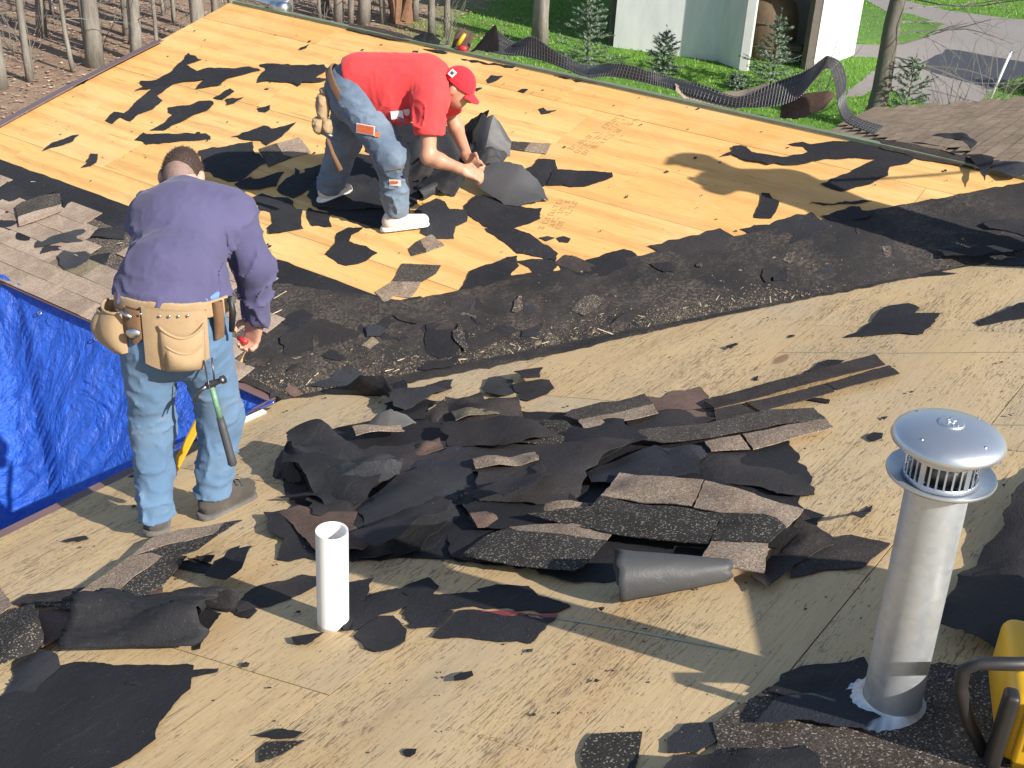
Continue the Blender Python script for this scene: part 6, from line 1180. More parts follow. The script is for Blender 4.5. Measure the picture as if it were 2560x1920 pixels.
skin('jeans', lambda P: np.maximum(np.maximum(t_legs(P, .015)+folds(P, .007, (9, 9, 24), 6.), half(P, q3(0, 0, 1.04), (0, 0, 1))), half(P, q3(0, 0, .07), (0, 0, -1))), q3(-.4, -.3, 0), q3(.4, .3, 1.1), .018, MATS['denim_light'], third)
skin('shirt', lambda P: np.maximum(U(.05, t_torso(P, .015), rc(P, q3(-.23, .05, 1.40), lrp(q3(-.23, .05, 1.40), EL3, .9), .085, .07), rc(P, q3(.15, .05, 1.42), lrp(q3(.15, .05, 1.42), EL4, .9), .085, .07))+folds(P, .008, (9, 9, 12), 16.), half(P, q3(0, 0, .98), (0, 0, -1))), q3(-.6, -.3, .9), q3(.5, .4, 1.55), .017, MATS['grey_cotton'], third)
skin('hat', lambda P: np.minimum(np.maximum(ell(P, (HD3[0], HD3[1], HD3[2]+.02), (.105, .105, .125)), half(P, (HD3[0], HD3[1], HD3[2]+.03), (0, 0, -1))), rbox(P, (HD3[0]-.10, HD3[1]+.02, HD3[2]+.04), (.075, .07, .006), .005)), q3(-.4, -.2, 1.45), q3(.2, .3, 1.9), .010, MATS['cap_red'], third)
# boots for him
skin('boots', lambda P: np.maximum(np.minimum(U(.02, rc(P, q3(-.16, 0, .07), q3(-.20, .16, .055), .06, .052), rc(P, q3(-.16, 0, .07), q3(-.16, 0, .17), .058, .06)), U(.02, rc(P, q3(.16, 0, .10), q3(.16, .18, .09), .06, .052), rc(P, q3(.16, 0, .10), q3(.16, 0, .2), .058, .06))), -(P[..., 2]-(bz0+.0+S*((P[..., 0]-bx_)*D1.x+(P[..., 1]-by_)*D1.y)))), q3(-.32, -.1, -.1), q3(.3, .3, .24), .012, MATS['boot'], third)
rope = MB(); a_ = Vector(WR3)+Vector((-.05, .03, 0)); b_ = Vector((6.1, 5.35, 7.3))
rope.tube([a_+(b_-a_)*t_-ZV*.10*math.sin(math.pi*t_) for t_ in [i/12 for i in range(13)]], .012, 8); ro = rope.build('rope', MATS['rubber_black'], None, True)
tag(ro, 'black cord held by the man beyond the right frame edge', 'cord')
# ------------------------------------------------------------------ pipes on the main roof
simple('pvc', (.80, .80, .78, 1), .35, nscale=5, namt=.04)
t = MT('galv'); v = t.coord(rnd=False); vo = t.n('ShaderNodeTexVoronoi'); vo.inputs['Scale'].default_value = 55; t.l(v, vo.inputs['Vector'])
sc_ = t.n('ShaderNodeSeparateColor'); t.l(vo.outputs['Color'], sc_.inputs[0]); t.col(t.mix(sc_.outputs[0], (.54, .585, .625, 1), (.60, .64, .675, 1)))
rr = t.ramp(t.math('ADD', t.math('MULTIPLY', sc_.outputs[1], .4), t.noise(7, 4, .6, v)), [(.3, (.36, .36, .36)), (.9, (.50, .50, .50))]); t.l(rr, t.b.inputs['Roughness']); t.p(Metallic=.68)
t.bump(t.noise(9, 3, .5, v), .05, .01); MATS['galv'] = t.m
simple('alu', (.60, .635, .68, 1), .38, .85, nscale=8, namt=.10, bump=.35, bscale=9)

pvc = empty('vent_pipe', (-.555, 3.349, 4.30)); tag(pvc, 'short white plastic vent pipe standing on the weathered plywood', 'pipe')
Mp = Matrix.Translation((-.555, 3.349, 4.27))
o = MB().lathe([(.0470, .425), (.0532, .427), (.0537, .42), (.0537, 0), (.0470, 0)], Mp, 48, True).build('pipe', MATS['pvc'], pvc, True); smooth_angle(o, 40)
o = MB().lathe([(.0545, .02), (.0548, .055), (.0543, .062)], Mp, 30).build('dirt_ring', simple('pipe_dirt', (.45, .36, .28, 1), .8, nscale=30, namt=.5), pvc, True)
MB().lathe([(0, .30), (.0469, .30)], Mp, 24).build('inner_coupling', MATS['pvc'], pvc)

VB = Vector((1.045, 2.533, 4.801))
flue = empty('metal_flue', VB); tag(flue, 'tall galvanized metal flue with round louvred cap beside the frame edge', 'flue')
Mv = Matrix.Translation(VB+Vector((0, 0, -.06))) @ Matrix.Rotation(math.radians(-1.6), 4, 'Y')
o = MB().lathe([(.0735, 0), (.0735, .775)], Mv, 64).build('pipe', MATS['galv'], flue, True)
MB().tube([Mv @ Vector((.0738*math.cos(1.2), .0738*math.sin(1.2), z)) for z in (0.02, .77)], .0022, 6).build('seam', MATS['galv'], flue, True)
# crimped skirt at the foot
vs, fs = [], []; n = 96
for k in range(n):
    a = 2*math.pi*k/n; cr = .0035*(1 if k % 4 < 2 else -1)
    for r_, z_ in ((.0745, .105), (.078, .098), (.108, .075+cr*.3), (.119, .071+cr), (.121, .055+cr*.6)): vs.append(Mv @ Vector((r_*math.cos(a), r_*math.sin(a), z_)))
for k in range(n):
    for i in range(4): fs.append((k*5+i, k*5+i+1, ((k+1) % n)*5+i+1, ((k+1) % n)*5+i))
o = put('storm_collar', vs, fs, MATS['galv'], flue, True); smooth_angle(o, 35)
o = MB().lathe([(.074, .770), (.080, .772), (.118, .786), (.1255, .792), (.127, .788), (.125, .783), (.08, .765), (.074, .762)], Mv, 72, True).build('cap_flange', MATS['alu'], flue, True); smooth_angle(o, 50)
o = MB().lathe([(.074, .772), (.086, .776), (.086, .790), (.084, .790), (.084, .776)], Mv, 60).build('louvre_base', MATS['alu'], flue, True)
o = MB().lathe([(.086, .842), (.089, .862), (.096, .880), (.094, .880), (.084, .862), (.084, .842), (.086, .842)], Mv, 60).build('louvre_top', MATS['alu'], flue, True)
for k in range(30):
    a = 2*math.pi*(k+.5)/30; w = .0045 if k % 6 else .014
    R_ = Matrix.Rotation(a, 3, 'Z'); MB().box(Mv @ Vector((.085*math.cos(a), .085*math.sin(a), .8165)), (.0022, w, .058), (Mv.to_3x3() @ R_)).build('louvre_bar', MATS['alu'], flue)
o = MB().lathe([(.0, .790), (.070, .790), (.070, .842), (.0, .842)], Mv, 40).build('inner_core', MATS['steel_dark'], flue, True)
dome = [(0, .923)]+[(.128*math.sin(x), .885+.038*math.cos(x)**1.1) for x in [i*math.pi/2/14 for i in range(1, 14)]]+[(.1285, .884), (.130, .879), (.128, .874), (.122, .876), (.06, .90), (0, .905)]
o = MB().lathe(dome, Mv, 72).build('cap_dome', MATS['alu'], flue, True); smooth_angle(o, 60)
MB().lathe([(0, .9265), (.026, .9258), (.0285, .9255), (.0300, .9200)], Mv, 32).build('emboss', MATS['alu'], o, True)
eb = random.Random(4)
for k in range(14):
    a = eb.uniform(0, 6.28); r_ = eb.uniform(0, .021); MB().box(Mv @ Vector((r_*math.cos(a), r_*math.sin(a), 0.9270)), (.007, .003, .0015), Matrix.Rotation(a, 3, 'Z')).build('emboss_mark', MATS['alu'], o)
for k in range(4):
    a = .6+k*math.pi/2; MB().lathe([(0, .0045), (.004, .003), (.0055, 0)], Mv @ Matrix.Translation((.098*math.cos(a), .098*math.sin(a), .9060)), 10).build('rivet', MATS['steel'], o, True)

# ------------------------------------------------------------------ yellow compressor at the right edge
cb = Vector((1.40, 2.33, zN(1.40, 2.33)-.035))
comp = empty('compressor', cb); tag(comp, 'yellow and black portable compressor with black tube frame at lower right corner', 'compressor')
CR3 = Matrix((D2*.35+D1*.94, D2*.94-D1*.35, ZV)).transposed()          # turned a little towards the viewer
def cpt(x, y, z): return cb+CR3 @ Vector((x, y, z))
def rounded_box(name, c, size, rad, mat, parent, Rm=None):
    bm = bmesh.new(); bmesh.ops.create_cube(bm, size=1)
    for v_ in bm.verts: v_.co = Vector((v_.co.x*size[0], v_.co.y*size[1], v_.co.z*size[2]))
    bmesh.ops.bevel(bm, geom=bm.edges[:], offset=rad, segments=4, profile=.5, affect='EDGES')
    me = bpy.data.meshes.new(name); bm.to_mesh(me); bm.free(); M = Matrix.Translation(c) @ (Rm or CR3).to_4x4()
    o = from_mesh(name, me, mat, parent, M); smooth_angle(o, 35); return o
YP = MATS['yellow_plastic']
rounded_box('shroud', cpt(.03, .05, .125), (.40, .34, .20), .035, YP, comp)
rounded_box('shade_block', cpt(.40, .12, .36), (.26, .62, .46), .03, MATS['rubber_black'], comp)  # unseen block added to the compressor to widen its shadow by the flue
rounded_box('shroud_face', cpt(.03, -.13, .135), (.34, .03, .17), .012, YP, comp)
for z_ in (.195, .165, .065): rounded_box('vent_slot', cpt(.05, -.147, z_), (.20, .012, .026), .005, MATS['rubber_black'], comp)
for z_ in (.207, .177, .077): rounded_box('vent_lip', cpt(.05, -.150, z_), (.205, .014, .008), .003, YP, comp)
rounded_box('edge_strip', cpt(-.175, -.12, .13), (.035, .05, .22), .012, MATS['rubber_black'], comp)
for s_ in (-1, 1): MB().tube([cpt(-.13, s_*.11+.03, .055), cpt(.30, s_*.11+.03, .055)], [.055, .055], 24).build('tank', YP, comp, True)
def hoop(x, zt):
    MB().tube([cpt(x, -.20, .02), cpt(x, -.215, .10), cpt(x-.01, -.22, zt-.06), cpt(x-.005, -.20, zt-.015), cpt(x, -.15, zt), cpt(x, .20, zt), cpt(x, .25, zt-.02), cpt(x, .265, zt-.07), cpt(x, .26, .02)], .0155, 14).build('roll_bar', MATS['rubber_black'], comp, True)
hoop(.30, .50)
MB().tube([Vector(q_) for q_ in ((1.33, 2.31, 5.17), (1.211, 2.30, 5.164), (1.125, 2.30, 5.160), (1.095, 2.30, 5.138), (1.100, 2.30, 5.083), (1.139, 2.30, 4.987), (1.195, 2.30, 4.895), (1.26, 2.31, 4.87))], .0165, 16).build('side_handle', MATS['rubber_black'], comp, True)
for y_ in (-.12, .16): MB().tube([cpt(.20, y_, .24), cpt(.21, y_, .40), cpt(.24, y_, .47), cpt(.30, y_, .50)], .015, 12).build('handle', MATS['rubber_black'], comp, True)
MB().tube([cpt(.06, -.165, .055), cpt(.06, -.20, .055)], [.05, .045], 20).build('foot_wheel', MATS['rubber_black'], comp, True)
cu_ = bpy.data.curves.new('lettering', 'FONT'); cu_.body = 'DEWALT'; cu_.size = .05; cu_.extrude = .001; cu_.materials.append(MATS['ink_dark'])
tmp_ = bpy.data.objects.new('tmp_text', cu_); COL.objects.link(tmp_); bpy.context.view_layer.update()
lme = bpy.data.meshes.new_from_object(tmp_.evaluated_get(bpy.context.evaluated_depsgraph_get())); bpy.data.objects.remove(tmp_)
from_mesh('lettering', lme, MATS['ink_dark'], comp, Matrix.Translation(cpt(-.125, -.1465, .098)) @ (CR3 @ Matrix(((1, 0, 0), (0, 0, -1), (0, 1, 0)))).to_4x4())
# ------------------------------------------------------------------ bent felt pieces
make_felt('felt_smooth', (.062, .063, .066, 1), (.088, .088, .09, 1), .5, .2)
def sheet3(name, top, bot, mat, label=None, cat='felt sheet', group=None, sag=(0, 0, 0), n=30, m=16, seed=0, thick=.0025, crump=.012, parent=None):
    """curved ragged sheet between two rails of points (each list is splined)"""
    r = random.Random(seed); nz = vnoise(seed+50)
    def along(pts, t):
        x = t*(len(pts)-1); i = min(int(x), len(pts)-2); f = x-i; p0, p1, p2, p3 = pts[max(i-1, 0)], pts[i], pts[i+1], pts[min(i+2, len(pts)-1)]
        c_ = .5*((2*p1)+(p2-p0)*f+(2*p0-5*p1+4*p2-p3)*f*f+(3*p1-p0-3*p2+p3)*f**3)
        return c_ if parent is not None else c_*.35+p1.lerp(p2, f)*.65
    sag = Vector(sag)*(1 if parent is not None else .45); g = []
    e0 = [.035+.030*nz(i*.55/n*8, 1.3)+r.uniform(0, .02) for i in range(n+1)]; e1 = [.045+.045*nz(i*.5/n*8, 4.7)+r.uniform(0, .025) for i in range(n+1)]
    for i in range(n+1):
        a, b = along(top, i/n), along(bot, i/n); row = []
        for j in range(m+1):
            t_ = e0[i]+(1-e0[i]-e1[i])*j/m; p = a.lerp(b, t_)+sag*math.sin(math.pi*t_); w = nz(i/n*.9+seed, t_*.7)+.7-1.5*abs(nz(i/n*.55+seed*3, t_*.5+7))
            row.append(p+Vector((.4*w, .3*nz(t_*.8+3, i/n), w))*crump)
        g.append(row)
    nr = lambda i, j: (g[min(i+1, n)][j]-g[max(i-1, 0)][j]).cross(g[i][min(j+1, m)]-g[i][max(j-1, 0)]).normalized()
    vs = [g[i][j] for i in range(n+1) for j in range(m+1)]+[g[i][j]-nr(i, j)*thick for i in range(n+1) for j in range(m+1)]
    w = m+1; L = (n+1)*w; fs = []
    for i in range(n):
        for j in range(m):
            a, b, c, d = i*w+j, (i+1)*w+j, (i+1)*w+j+1, i*w+j+1; fs += [(a, b, c, d), (L+d, L+c, L+b, L+a)]
    for i in range(n):
        fs += [(i*w, L+i*w, L+(i+1)*w, (i+1)*w), (i*w+m, (i+1)*w+m, L+(i+1)*w+m, L+i*w+m)]
    for j in range(m): fs += [(j, j+1, L+j+1, L+j), (n*w+j, L+n*w+j, L+n*w+j+1, n*w+j+1)]
    o = put(name, vs, fs, MATS[mat], parent); bm = bmesh.new(); bm.from_mesh(o.data); bmesh.ops.recalc_face_normals(bm, faces=bm.faces); bm.to_mesh(o.data); bm.free(); smooth_angle(o, 28)
    if label: tag(o, label, cat, group)
    return o
GP = 'crumpled felt under the hands of the man in red'
sheet3('felt_sheet', [PF(-5.03, 6.74, .16), PF(-4.94, 6.73, .30), PF(-4.86, 6.735, .31), PF(-4.75, 6.80, .13)], [PF(-4.97, 6.66, .02), PF(-4.90, 6.60, .03), PF(-4.82, 6.58, .06), PF(-4.70, 6.72, .03)], 'felt_smooth', 'upright pale grey felt sheet right of the gripping hands, peaked top', group=GP, sag=(0, -.03, .03), seed=1)
sheet3('felt_sheet', [PF(-5.13, 6.78, .17), PF(-5.02, 6.80, .27), PF(-4.93, 6.79, .31)], [PF(-5.10, 6.72, .03), PF(-5.02, 6.70, .04), PF(-4.95, 6.70, .12)], 'felt', 'dark felt flap standing behind the upright pale grey one', group=GP, seed=2)
sheet3('felt_sheet', [PF(-4.72, 6.42, .13), PF(-4.60, 6.48, .17), PF(-4.45, 6.52, .15), PF(-4.30, 6.53, .06), PF(-4.18, 6.46, .02)], [PF(-4.70, 6.33, .08), PF(-4.62, 6.30, .04), PF(-4.45, 6.29, .02), PF(-4.32, 6.31, .015), PF(-4.22, 6.40, .012)], 'felt_smooth', 'curled grey felt sheet just below the gripping hands', group=GP, sag=(0, -.02, .05), seed=3)
sheet3('felt_sheet', [PF(-5.42, 6.50, .08), PF(-5.33, 6.56, .19), PF(-5.22, 6.63, .23), PF(-5.08, 6.64, .20), PF(-4.98, 6.60, .12)], [PF(-5.40, 6.40, .015), PF(-5.30, 6.40, .03), PF(-5.20, 6.42, .03), PF(-5.08, 6.46, .02), PF(-4.98, 6.50, .03)], 'felt_pale', 'wide felt fold behind the bare forearm of the man in red', group=GP, sag=(0, -.02, .04), seed=4, crump=.02)
sheet3('felt_sheet', [PF(-5.10, 6.26, .04), PF(-5.00, 6.34, .14), PF(-4.88, 6.38, .15), PF(-4.78, 6.36, .08)], [PF(-5.06, 6.17, .012), PF(-4.96, 6.16, .02), PF(-4.86, 6.17, .02), PF(-4.78, 6.24, .02)], 'felt', 'dark crumpled felt below the bare forearm', group=GP, seed=5, crump=.025)
sheet3('felt_sheet', [PF(-4.98, 6.66, .13), PF(-4.90, 6.68, .16), PF(-4.80, 6.69, .17), PF(-4.70, 6.72, .09)], [PF(-4.93, 6.56, .04), PF(-4.85, 6.53, .06), PF(-4.78, 6.54, .05), PF(-4.70, 6.64, .03)], 'felt_pale', 'lower felt fold in front of the upright grey sheet', group=GP, sag=(0, -.02, .03), seed=6, crump=.02)
sheet3('felt_sheet', [PF(-5.28, 6.36, .05), PF(-5.18, 6.44, .13), PF(-5.08, 6.46, .12)], [PF(-5.24, 6.22, .012), PF(-5.14, 6.24, .02), PF(-5.06, 6.30, .02)], 'felt_warm', 'small brownish felt fold between the front leg and the forearm', group=GP, seed=7, crump=.02)
def roll(name, A, B, r0, r1, a0, a1, mat, label, group, seed, crump=.004, up=None, n=26, m=16, cat='felt roll'):
    """open roll: arc of sheet round an axis A-B"""
    A, B = Vector(A), Vector(B); ax_ = (B-A).normalized(); up = (Vector(up or NN)-ax_*ax_.dot(Vector(up or NN))).normalized(); sd = ax_.cross(up); r = random.Random(seed); nz = vnoise(seed)
    ea = [.03+.03*nz(i*.14, 2.2)+r.uniform(0, .012) for i in range(n+1)]; eb_ = [.04+.045*nz(i*.15, 5.1)+r.uniform(0, .015) for i in range(n+1)]
    top = []; 
    g = []
    for i in range(n+1):
        th = a0+(a1-a0)*i/n; row = []
        for j in range(m+1):
            t_ = ea[i]+(1-ea[i]-eb_[i])*j/m; R_ = (r0+(r1-r0)*t_)*(1+.10*(i/n)+.5*crump*nz(i*.09+4, t_*.5))
            row.append(A+(B-A)*t_+(up*math.cos(th)+sd*math.sin(th))*(R_+crump*nz(i*.12, t_*1.4)))
        g.append(row)
    vs = [p for row in g for p in row]; w = m+1; fs = [(i*w+j, (i+1)*w+j, (i+1)*w+j+1, i*w+j+1) for i in range(n) for j in range(m)]
    o = put(name, vs, fs, MATS[mat], None, True); md = o.modifiers.new('thickness', 'SOLIDIFY'); md.thickness = .0028; md.offset = 0
    tag(o, label, cat, group); return o
roll('felt_roll', PN(-1.555, 2.955, .082), PN(-1.235, 3.20, .034), .084, .027, -2.45, 2.35, 'felt_smooth', 'smooth grey conical roll of felt at the lower edge of the heap', 'rolled felt', 21, .002)
roll('felt_roll', PF(-4.975, 6.10, .035), PF(-4.915, 6.28, .04), .035, .032, -2.6, 2.7, 'felt_pale', 'small felt tube right of the front jeans leg of the man in red', 'rolled felt', 22, .002, FN)
roll('felt_roll', PN(-3.17, 2.06, -.05), PN(-2.66, 2.28, -.05), .185, .165, -1.15, 1.05, 'felt', 'large arched felt roll with pale chalk lines at lower left', 'rolled felt', 23, .022)
roll('felt_roll', PN(-2.875, 2.30, .04), PN(-2.905, 2.385, .045), .032, .030, -2.4, 2.6, 'felt', 'tiny felt tube at the right end of the large arched roll', 'rolled felt', 24, .002)
# chalk lines on the arched roll
ar = [o for o in bpy.data.objects if o.get('label', '').startswith('large arched')][0]
simple('chalk', (.30, .29, .27, 1), .9)
A_, B_ = PN(-3.13, 2.03, .02), PN(-2.70, 2.24, .02); ax_ = (B_-A_).normalized(); up_ = (NN-ax_*ax_.dot(NN)).normalized(); sd_ = ax_.cross(up_)
# curled black piece at the valley, grey disc-like flap, hump
sheet3('felt_sheet', [PN(-4.20, 4.36, .02), PN(-4.03, 4.37, .06), PN(-3.90, 4.33, .14), PN(-3.76, 4.36, .145), PN(-3.68, 4.34, .09)], [PN(-4.15, 4.34, .006), PN(-4.00, 4.36, .006), PN(-3.85, 4.38, .01), PN(-3.74, 4.36, .012), PN(-3.68, 4.31, .02)], 'felt', 'black felt sheet curled over at the valley edge, left of the heap', group=GB if False else 'felt sheets in the middle heap', sag=(.02, -.05, .03), seed=11, crump=.01)
sheet3('felt_sheet', [PN(-3.44, 3.87, .08), PN(-3.375, 3.89, .145), PN(-3.335, 3.915, .155), PN(-3.295, 3.97, .12), PN(-3.26, 4.02, .05)], [PN(-3.44, 3.83, .02), PN(-3.39, 3.86, .025), PN(-3.34, 3.89, .03), PN(-3.30, 3.94, .035), PN(-3.265, 4.0, .04)], 'felt_smooth', 'pale grey quarter-round felt flap standing in the heap', group='felt sheets in the middle heap', seed=12, crump=.004)
sheet3('felt_sheet', [PN(-3.620, 3.527, 0.08), PN(-3.511, 3.454, 0.18), PN(-3.232, 3.457, 0.20), PN(-3.052, 3.488, 0.17), PN(-2.939, 3.540, 0.12)], [PN(-3.56, 3.42, 0.02), PN(-3.346, 3.340, 0.03), PN(-3.061, 3.270, 0.05), PN(-2.948, 3.344, 0.06), PN(-2.867, 3.429, 0.08)], 'felt_pale', 'big crumpled felt bundle at the left end of the middle heap', group='felt sheets in the middle heap', sag=(0, -.01, .035), seed=13, crump=.035, n=40, m=22)
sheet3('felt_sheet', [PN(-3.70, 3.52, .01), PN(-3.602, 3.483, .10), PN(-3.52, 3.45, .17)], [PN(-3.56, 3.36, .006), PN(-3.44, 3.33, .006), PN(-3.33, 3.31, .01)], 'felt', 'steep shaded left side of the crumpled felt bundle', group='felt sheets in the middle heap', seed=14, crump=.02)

# ------------------------------------------------------------------ blue tarpaulin hung in the corner between the two eaves
t = MT('tarp'); v = t.coord(rnd=False)
f = t.noise(6, 6, .65, v); t.col(t.mix(f, (.018, .09, .52, 1), (.042, .16, .72, 1))); t.p(Roughness=.30); t.b.inputs['Specular IOR Level'].default_value = .5
wr = t.noise(9, 7, .7, t.coord((1, 1, .5), (.3, .2, .6), rnd=False), 1.2); fw_ = t.noise(36, 5, .65, v, .6)
cr_ = t.math('ABSOLUTE', t.math('SUBTRACT', t.noise(3.2, 4, .6, t.coord((1, 1, .6), (.5, .1, .9), rnd=False), .8), .5)); t.bump(t.math('ADD', t.math('ADD', wr, t.math('MULTIPLY', fw_, .35)), t.math('MULTIPLY', cr_, 3.0)), .85, .04); MATS['tarp'] = t.m
ZE = PN(U_EAVE, 0).z-.03
def tarp_pt(a, b):
    """a: distance from the main eave, b: distance from the wing eave; a hopper-like hang with a crease and a shelf beyond it"""
    q = a/2.3+b/1.25; ca, cb_ = (a, b) if q <= 1 else (a/q, b/q)
    z = -2.3*ca*cb_/(ca+cb_+.02)
    if q > 1: z = z*(1-.22*min(1, q-1))-.05*min(1, q-1)-.06*min(1, a/.12)
    edge = min(1, a/.16)*min(1, b/.12)
    r_ = math.hypot(a-2.42, b); ph = math.atan2(b, 2.42-a)
    pl = .30*r_/(r_+.35)*math.exp(-.5*r_)*(abs(math.sin(4.2*ph+.5))-.5)+.03*math.sin(19*ph+1.)*r_/(r_+.5)*math.exp(-.8*r_)
    cren = .020*math.sin(6.3*a+4*b)*math.sin(4.1*b-3.1*a+.6)+.008*math.sin(19*a+13*b)*math.sin(15*a-21*b)+.005*math.sin(41*a-17*b)
    peak = .13*math.exp(-((a-2.42)/.16)**2)*math.exp(-(b/.10)**2)
    return D1*(-4.412-a-.25*pl*edge)+D2*(4.19-b+.35*pl*edge)+ZV*(ZE+z+peak+(cren+pl)*edge)
na, ns = 120, 110; vs = []
for i in range(na+1):
    a = 4.2*(i/na)**1.35
    for j in range(ns+1): vs.append(tarp_pt(a, 4.4*(j/ns)**1.7))
fs = [(i*(ns+1)+j, i*(ns+1)+j+1, (i+1)*(ns+1)+j+1, (i+1)*(ns+1)+j) for i in range(na) for j in range(ns)]
tp = put('tarpaulin', vs, fs, MATS['tarp'], None, True); md = tp.modifiers.new('thickness', 'SOLIDIFY'); md.thickness = .002
tag(tp, 'blue plastic tarpaulin hung in folds between the two eaves', 'tarp')
for k in range(7):
    q_ = tarp_pt(.35+.55*k, .035); MB().lathe([(.007, 0), (.013, .002), (.014, 0), (.013, -.002), (.007, 0)], Matrix.Translation(q_+Vector((-.01, -.02, .012))) @ Matrix.Rotation(.9, 4, 'X'), 14).build('grommet', MATS['steel'], tp, True)
# its turned edge lying along the main eave
e_ = ribbon('turned_edge', [PN(-4.385-.012*math.sin(i*1.3), 3.30+.045*i, .006+.008*math.sin(i*.9)**2) for i in range(20)], [D1*.022+ZV*.010 for i in range(20)], MATS['tarp'], tp, .002)
# yellow bar leaning on the eave
yb = MB(); pa_, pb_ = Vector(PN(-4.00, 3.12, .03)), Vector((-1.262, 4.98, 4.49)); dr = (pb_-pa_).normalized(); sw = dr.cross(Vector((0, -1, .3))).normalized(); nn_ = sw.cross(dr)
for p_ in (0,): pass
prof = [(-.019, 0), (-.012, .006), (.012, .006), (.019, 0), (.012, -.004), (-.012, -.004)]; L_ = (pb_-pa_).length
secs = [(0, .9), (.05, 1), (.85*L_, 1), (.93*L_, .75), (L_, .12)]; vs = []; fs = []
for s_, k_ in secs: vs += [pa_+dr*s_+sw*x*k_+nn_*y for x, y in prof]
for i in range(len(secs)-1):
    for k in range(6): fs.append((i*6+k, i*6+(k+1) % 6, (i+1)*6+(k+1) % 6, (i+1)*6+k))
fs += [tuple(reversed(range(6))), tuple(24+k for k in range(6))]
ybo = put('pry_bar', vs, fs, MATS['yellow_steel'], None); tag(ybo, 'yellow flat pry bar standing between the legs of the man in purple', 'pry bar')

# ------------------------------------------------------------------ along the ridge
t = MT('mesh_plastic'); t.col(t.mix(t.noise(70, 3, .7, t.coord(rnd=False)), (.012, .012, .014, 1), (.07, .07, .075, 1))); t.p(Roughness=.35); t.bump(t.noise(120, 3, .6, t.coord(rnd=False)), .8, .006); MATS['mesh_plastic'] = t.m
ZR = PF(0, V_RIDGE).z
def PR(u, z, dv=.05): return D1*u+D2*(V_RIDGE+dv)+ZV*(ZR+z)
top_ = [(-5.79, .20), (-5.67, .13), (-5.48, .222), (-5.20, .149), (-5.01, .077), (-4.90, .096), (-4.66, .168), (-4.42, .153), (-4.28, .12), (-3.99, .118), (-3.67, .107), (-3.448, .247), (-3.258, .351), (-3.132, .453), (-3.068, .491), (-3.003, .45), (-2.957, .352), (-2.906, .229), (-2.818, .138), (-2.642, .094)]
bot_ = [(-5.88, .03), (-5.72, .03), (-5.45, .05), (-5.19, .04), (-4.93, .01), (-4.87, .02), (-4.68, .05), (-4.41, .05), (-4.21, .05), (-3.98, .04), (-3.66, .04), (-3.42, .08), (-3.228, .179), (-3.136, .319), (-3.08, .404), (-3.035, .391), (-2.972, .283), (-2.923, .171), (-2.851, .091), (-2.663, .05)]
mg = empty('mesh_strip', PR(-4.3, 0)); tag(mg, 'wavy black plastic mesh strip torn up along the green ridge, looping high', 'mesh strip')
tp_ = [PR(u, z, .11+.05*math.sin(i*1.7)) for i, (u, z) in enumerate(top_)]; bt_ = [PR(u, z, .045+.02*math.sin(i)) for i, (u, z) in enumerate(bot_)]
sheet3('strip', tp_, bt_, 'mesh_plastic', n=90, m=5, seed=31, crump=.006, parent=mg, sag=(0, 0, .015))
ribs = MB()
def cat_(pts, t_):
    x = t_*(len(pts)-1); i = min(int(x), len(pts)-2); f_ = x-i; p0, p1, p2, p3 = pts[max(i-1, 0)], pts[i], pts[i+1], pts[min(i+2, len(pts)-1)]
    return .5*((2*p1)+(p2-p0)*f_+(2*p0-5*p1+4*p2-p3)*f_*f_+(3*p1-p0-3*p2+p3)*f_**3)
for i in range(190):
    t_ = i/189; a, b = cat_(tp_, t_), cat_(bt_, t_); off = Vector((0, -.006, .005)); ribs.tube([a+off, b+off], .0030, 4, False)
for k in range(5):
    ribs.tube([cat_(tp_, i/120).lerp(cat_(bt_, i/120), .08+.2*k)+Vector((0, -.007, .006)) for i in range(121)], .0028, 4, False)
ribs.build('ribs', simple('rib_plastic', (.10, .10, .105, 1), .3, nscale=60, namt=.8), mg)
sheet3('felt_sheet', [PR(-6.62, .02), PR(-6.50, .085), PR(-6.41, .10), PR(-6.33, .05)], [PR(-6.60, -.01, -.02), PR(-6.50, -.01, -.02), PR(-6.40, -.01, -.02), PR(-6.32, -.01, -.02)], 'felt', 'low dark felt hump on the ridge left of the yellow handle', group='felt on the ridge', seed=41)
sheet3('felt_sheet', [PR(-5.98, .05), PR(-5.90, .16), PR(-5.79, .285), PR(-5.77, .25)], [PR(-6.02, .0, .02), PR(-5.94, .01, .02), PR(-5.86, .01, .02), PR(-5.74, .04, .02)], 'felt', 'pointed black felt sheet sticking up on the ridge by the yellow handle', group='felt on the ridge', seed=42)
sheet3('felt_sheet', [PR(-6.22, .16, .12), PR(-6.14, .15, .12), PR(-6.05, .12, .12)], [PR(-6.22, .0, .04), PR(-6.14, .0, .04), PR(-6.05, .0, .04)], 'brown_back', 'brown shingle underside propped on the ridge behind the yellow handle', group='felt on the ridge', seed=43)
sheet3('shingle_strip', [PR(-4.20, .10, .10), PR(-4.10, .05, .10), PR(-3.90, .085, .16), PR(-3.66, .15, .16), PR(-3.50, .225, .16)], [PR(-4.16, .05, .04), PR(-4.06, .0, .03), PR(-3.92, .0, .03), PR(-3.68, .02, .03), PR(-3.52, .09, .03)], 'granule_pink', 'tan shingle strip bent up over the ridge amid the black mesh', 'shingle', 'shingles on the ridge', seed=44, crump=.006)
sheet3('shingle_piece', [PR(-3.40, .09, .2), PR(-3.26, .19, .2), PR(-3.07, .255, .2), PR(-3.02, .23, .2)], [PR(-3.36, .0, .1), PR(-3.24, .02, .1), PR(-3.12, .08, .1), PR(-3.06, .12, .1)], 'brown_back', 'brown shingle underside under the high mesh loop', 'shingle', 'shingles on the ridge', seed=45, crump=.008)
if True:
  pass
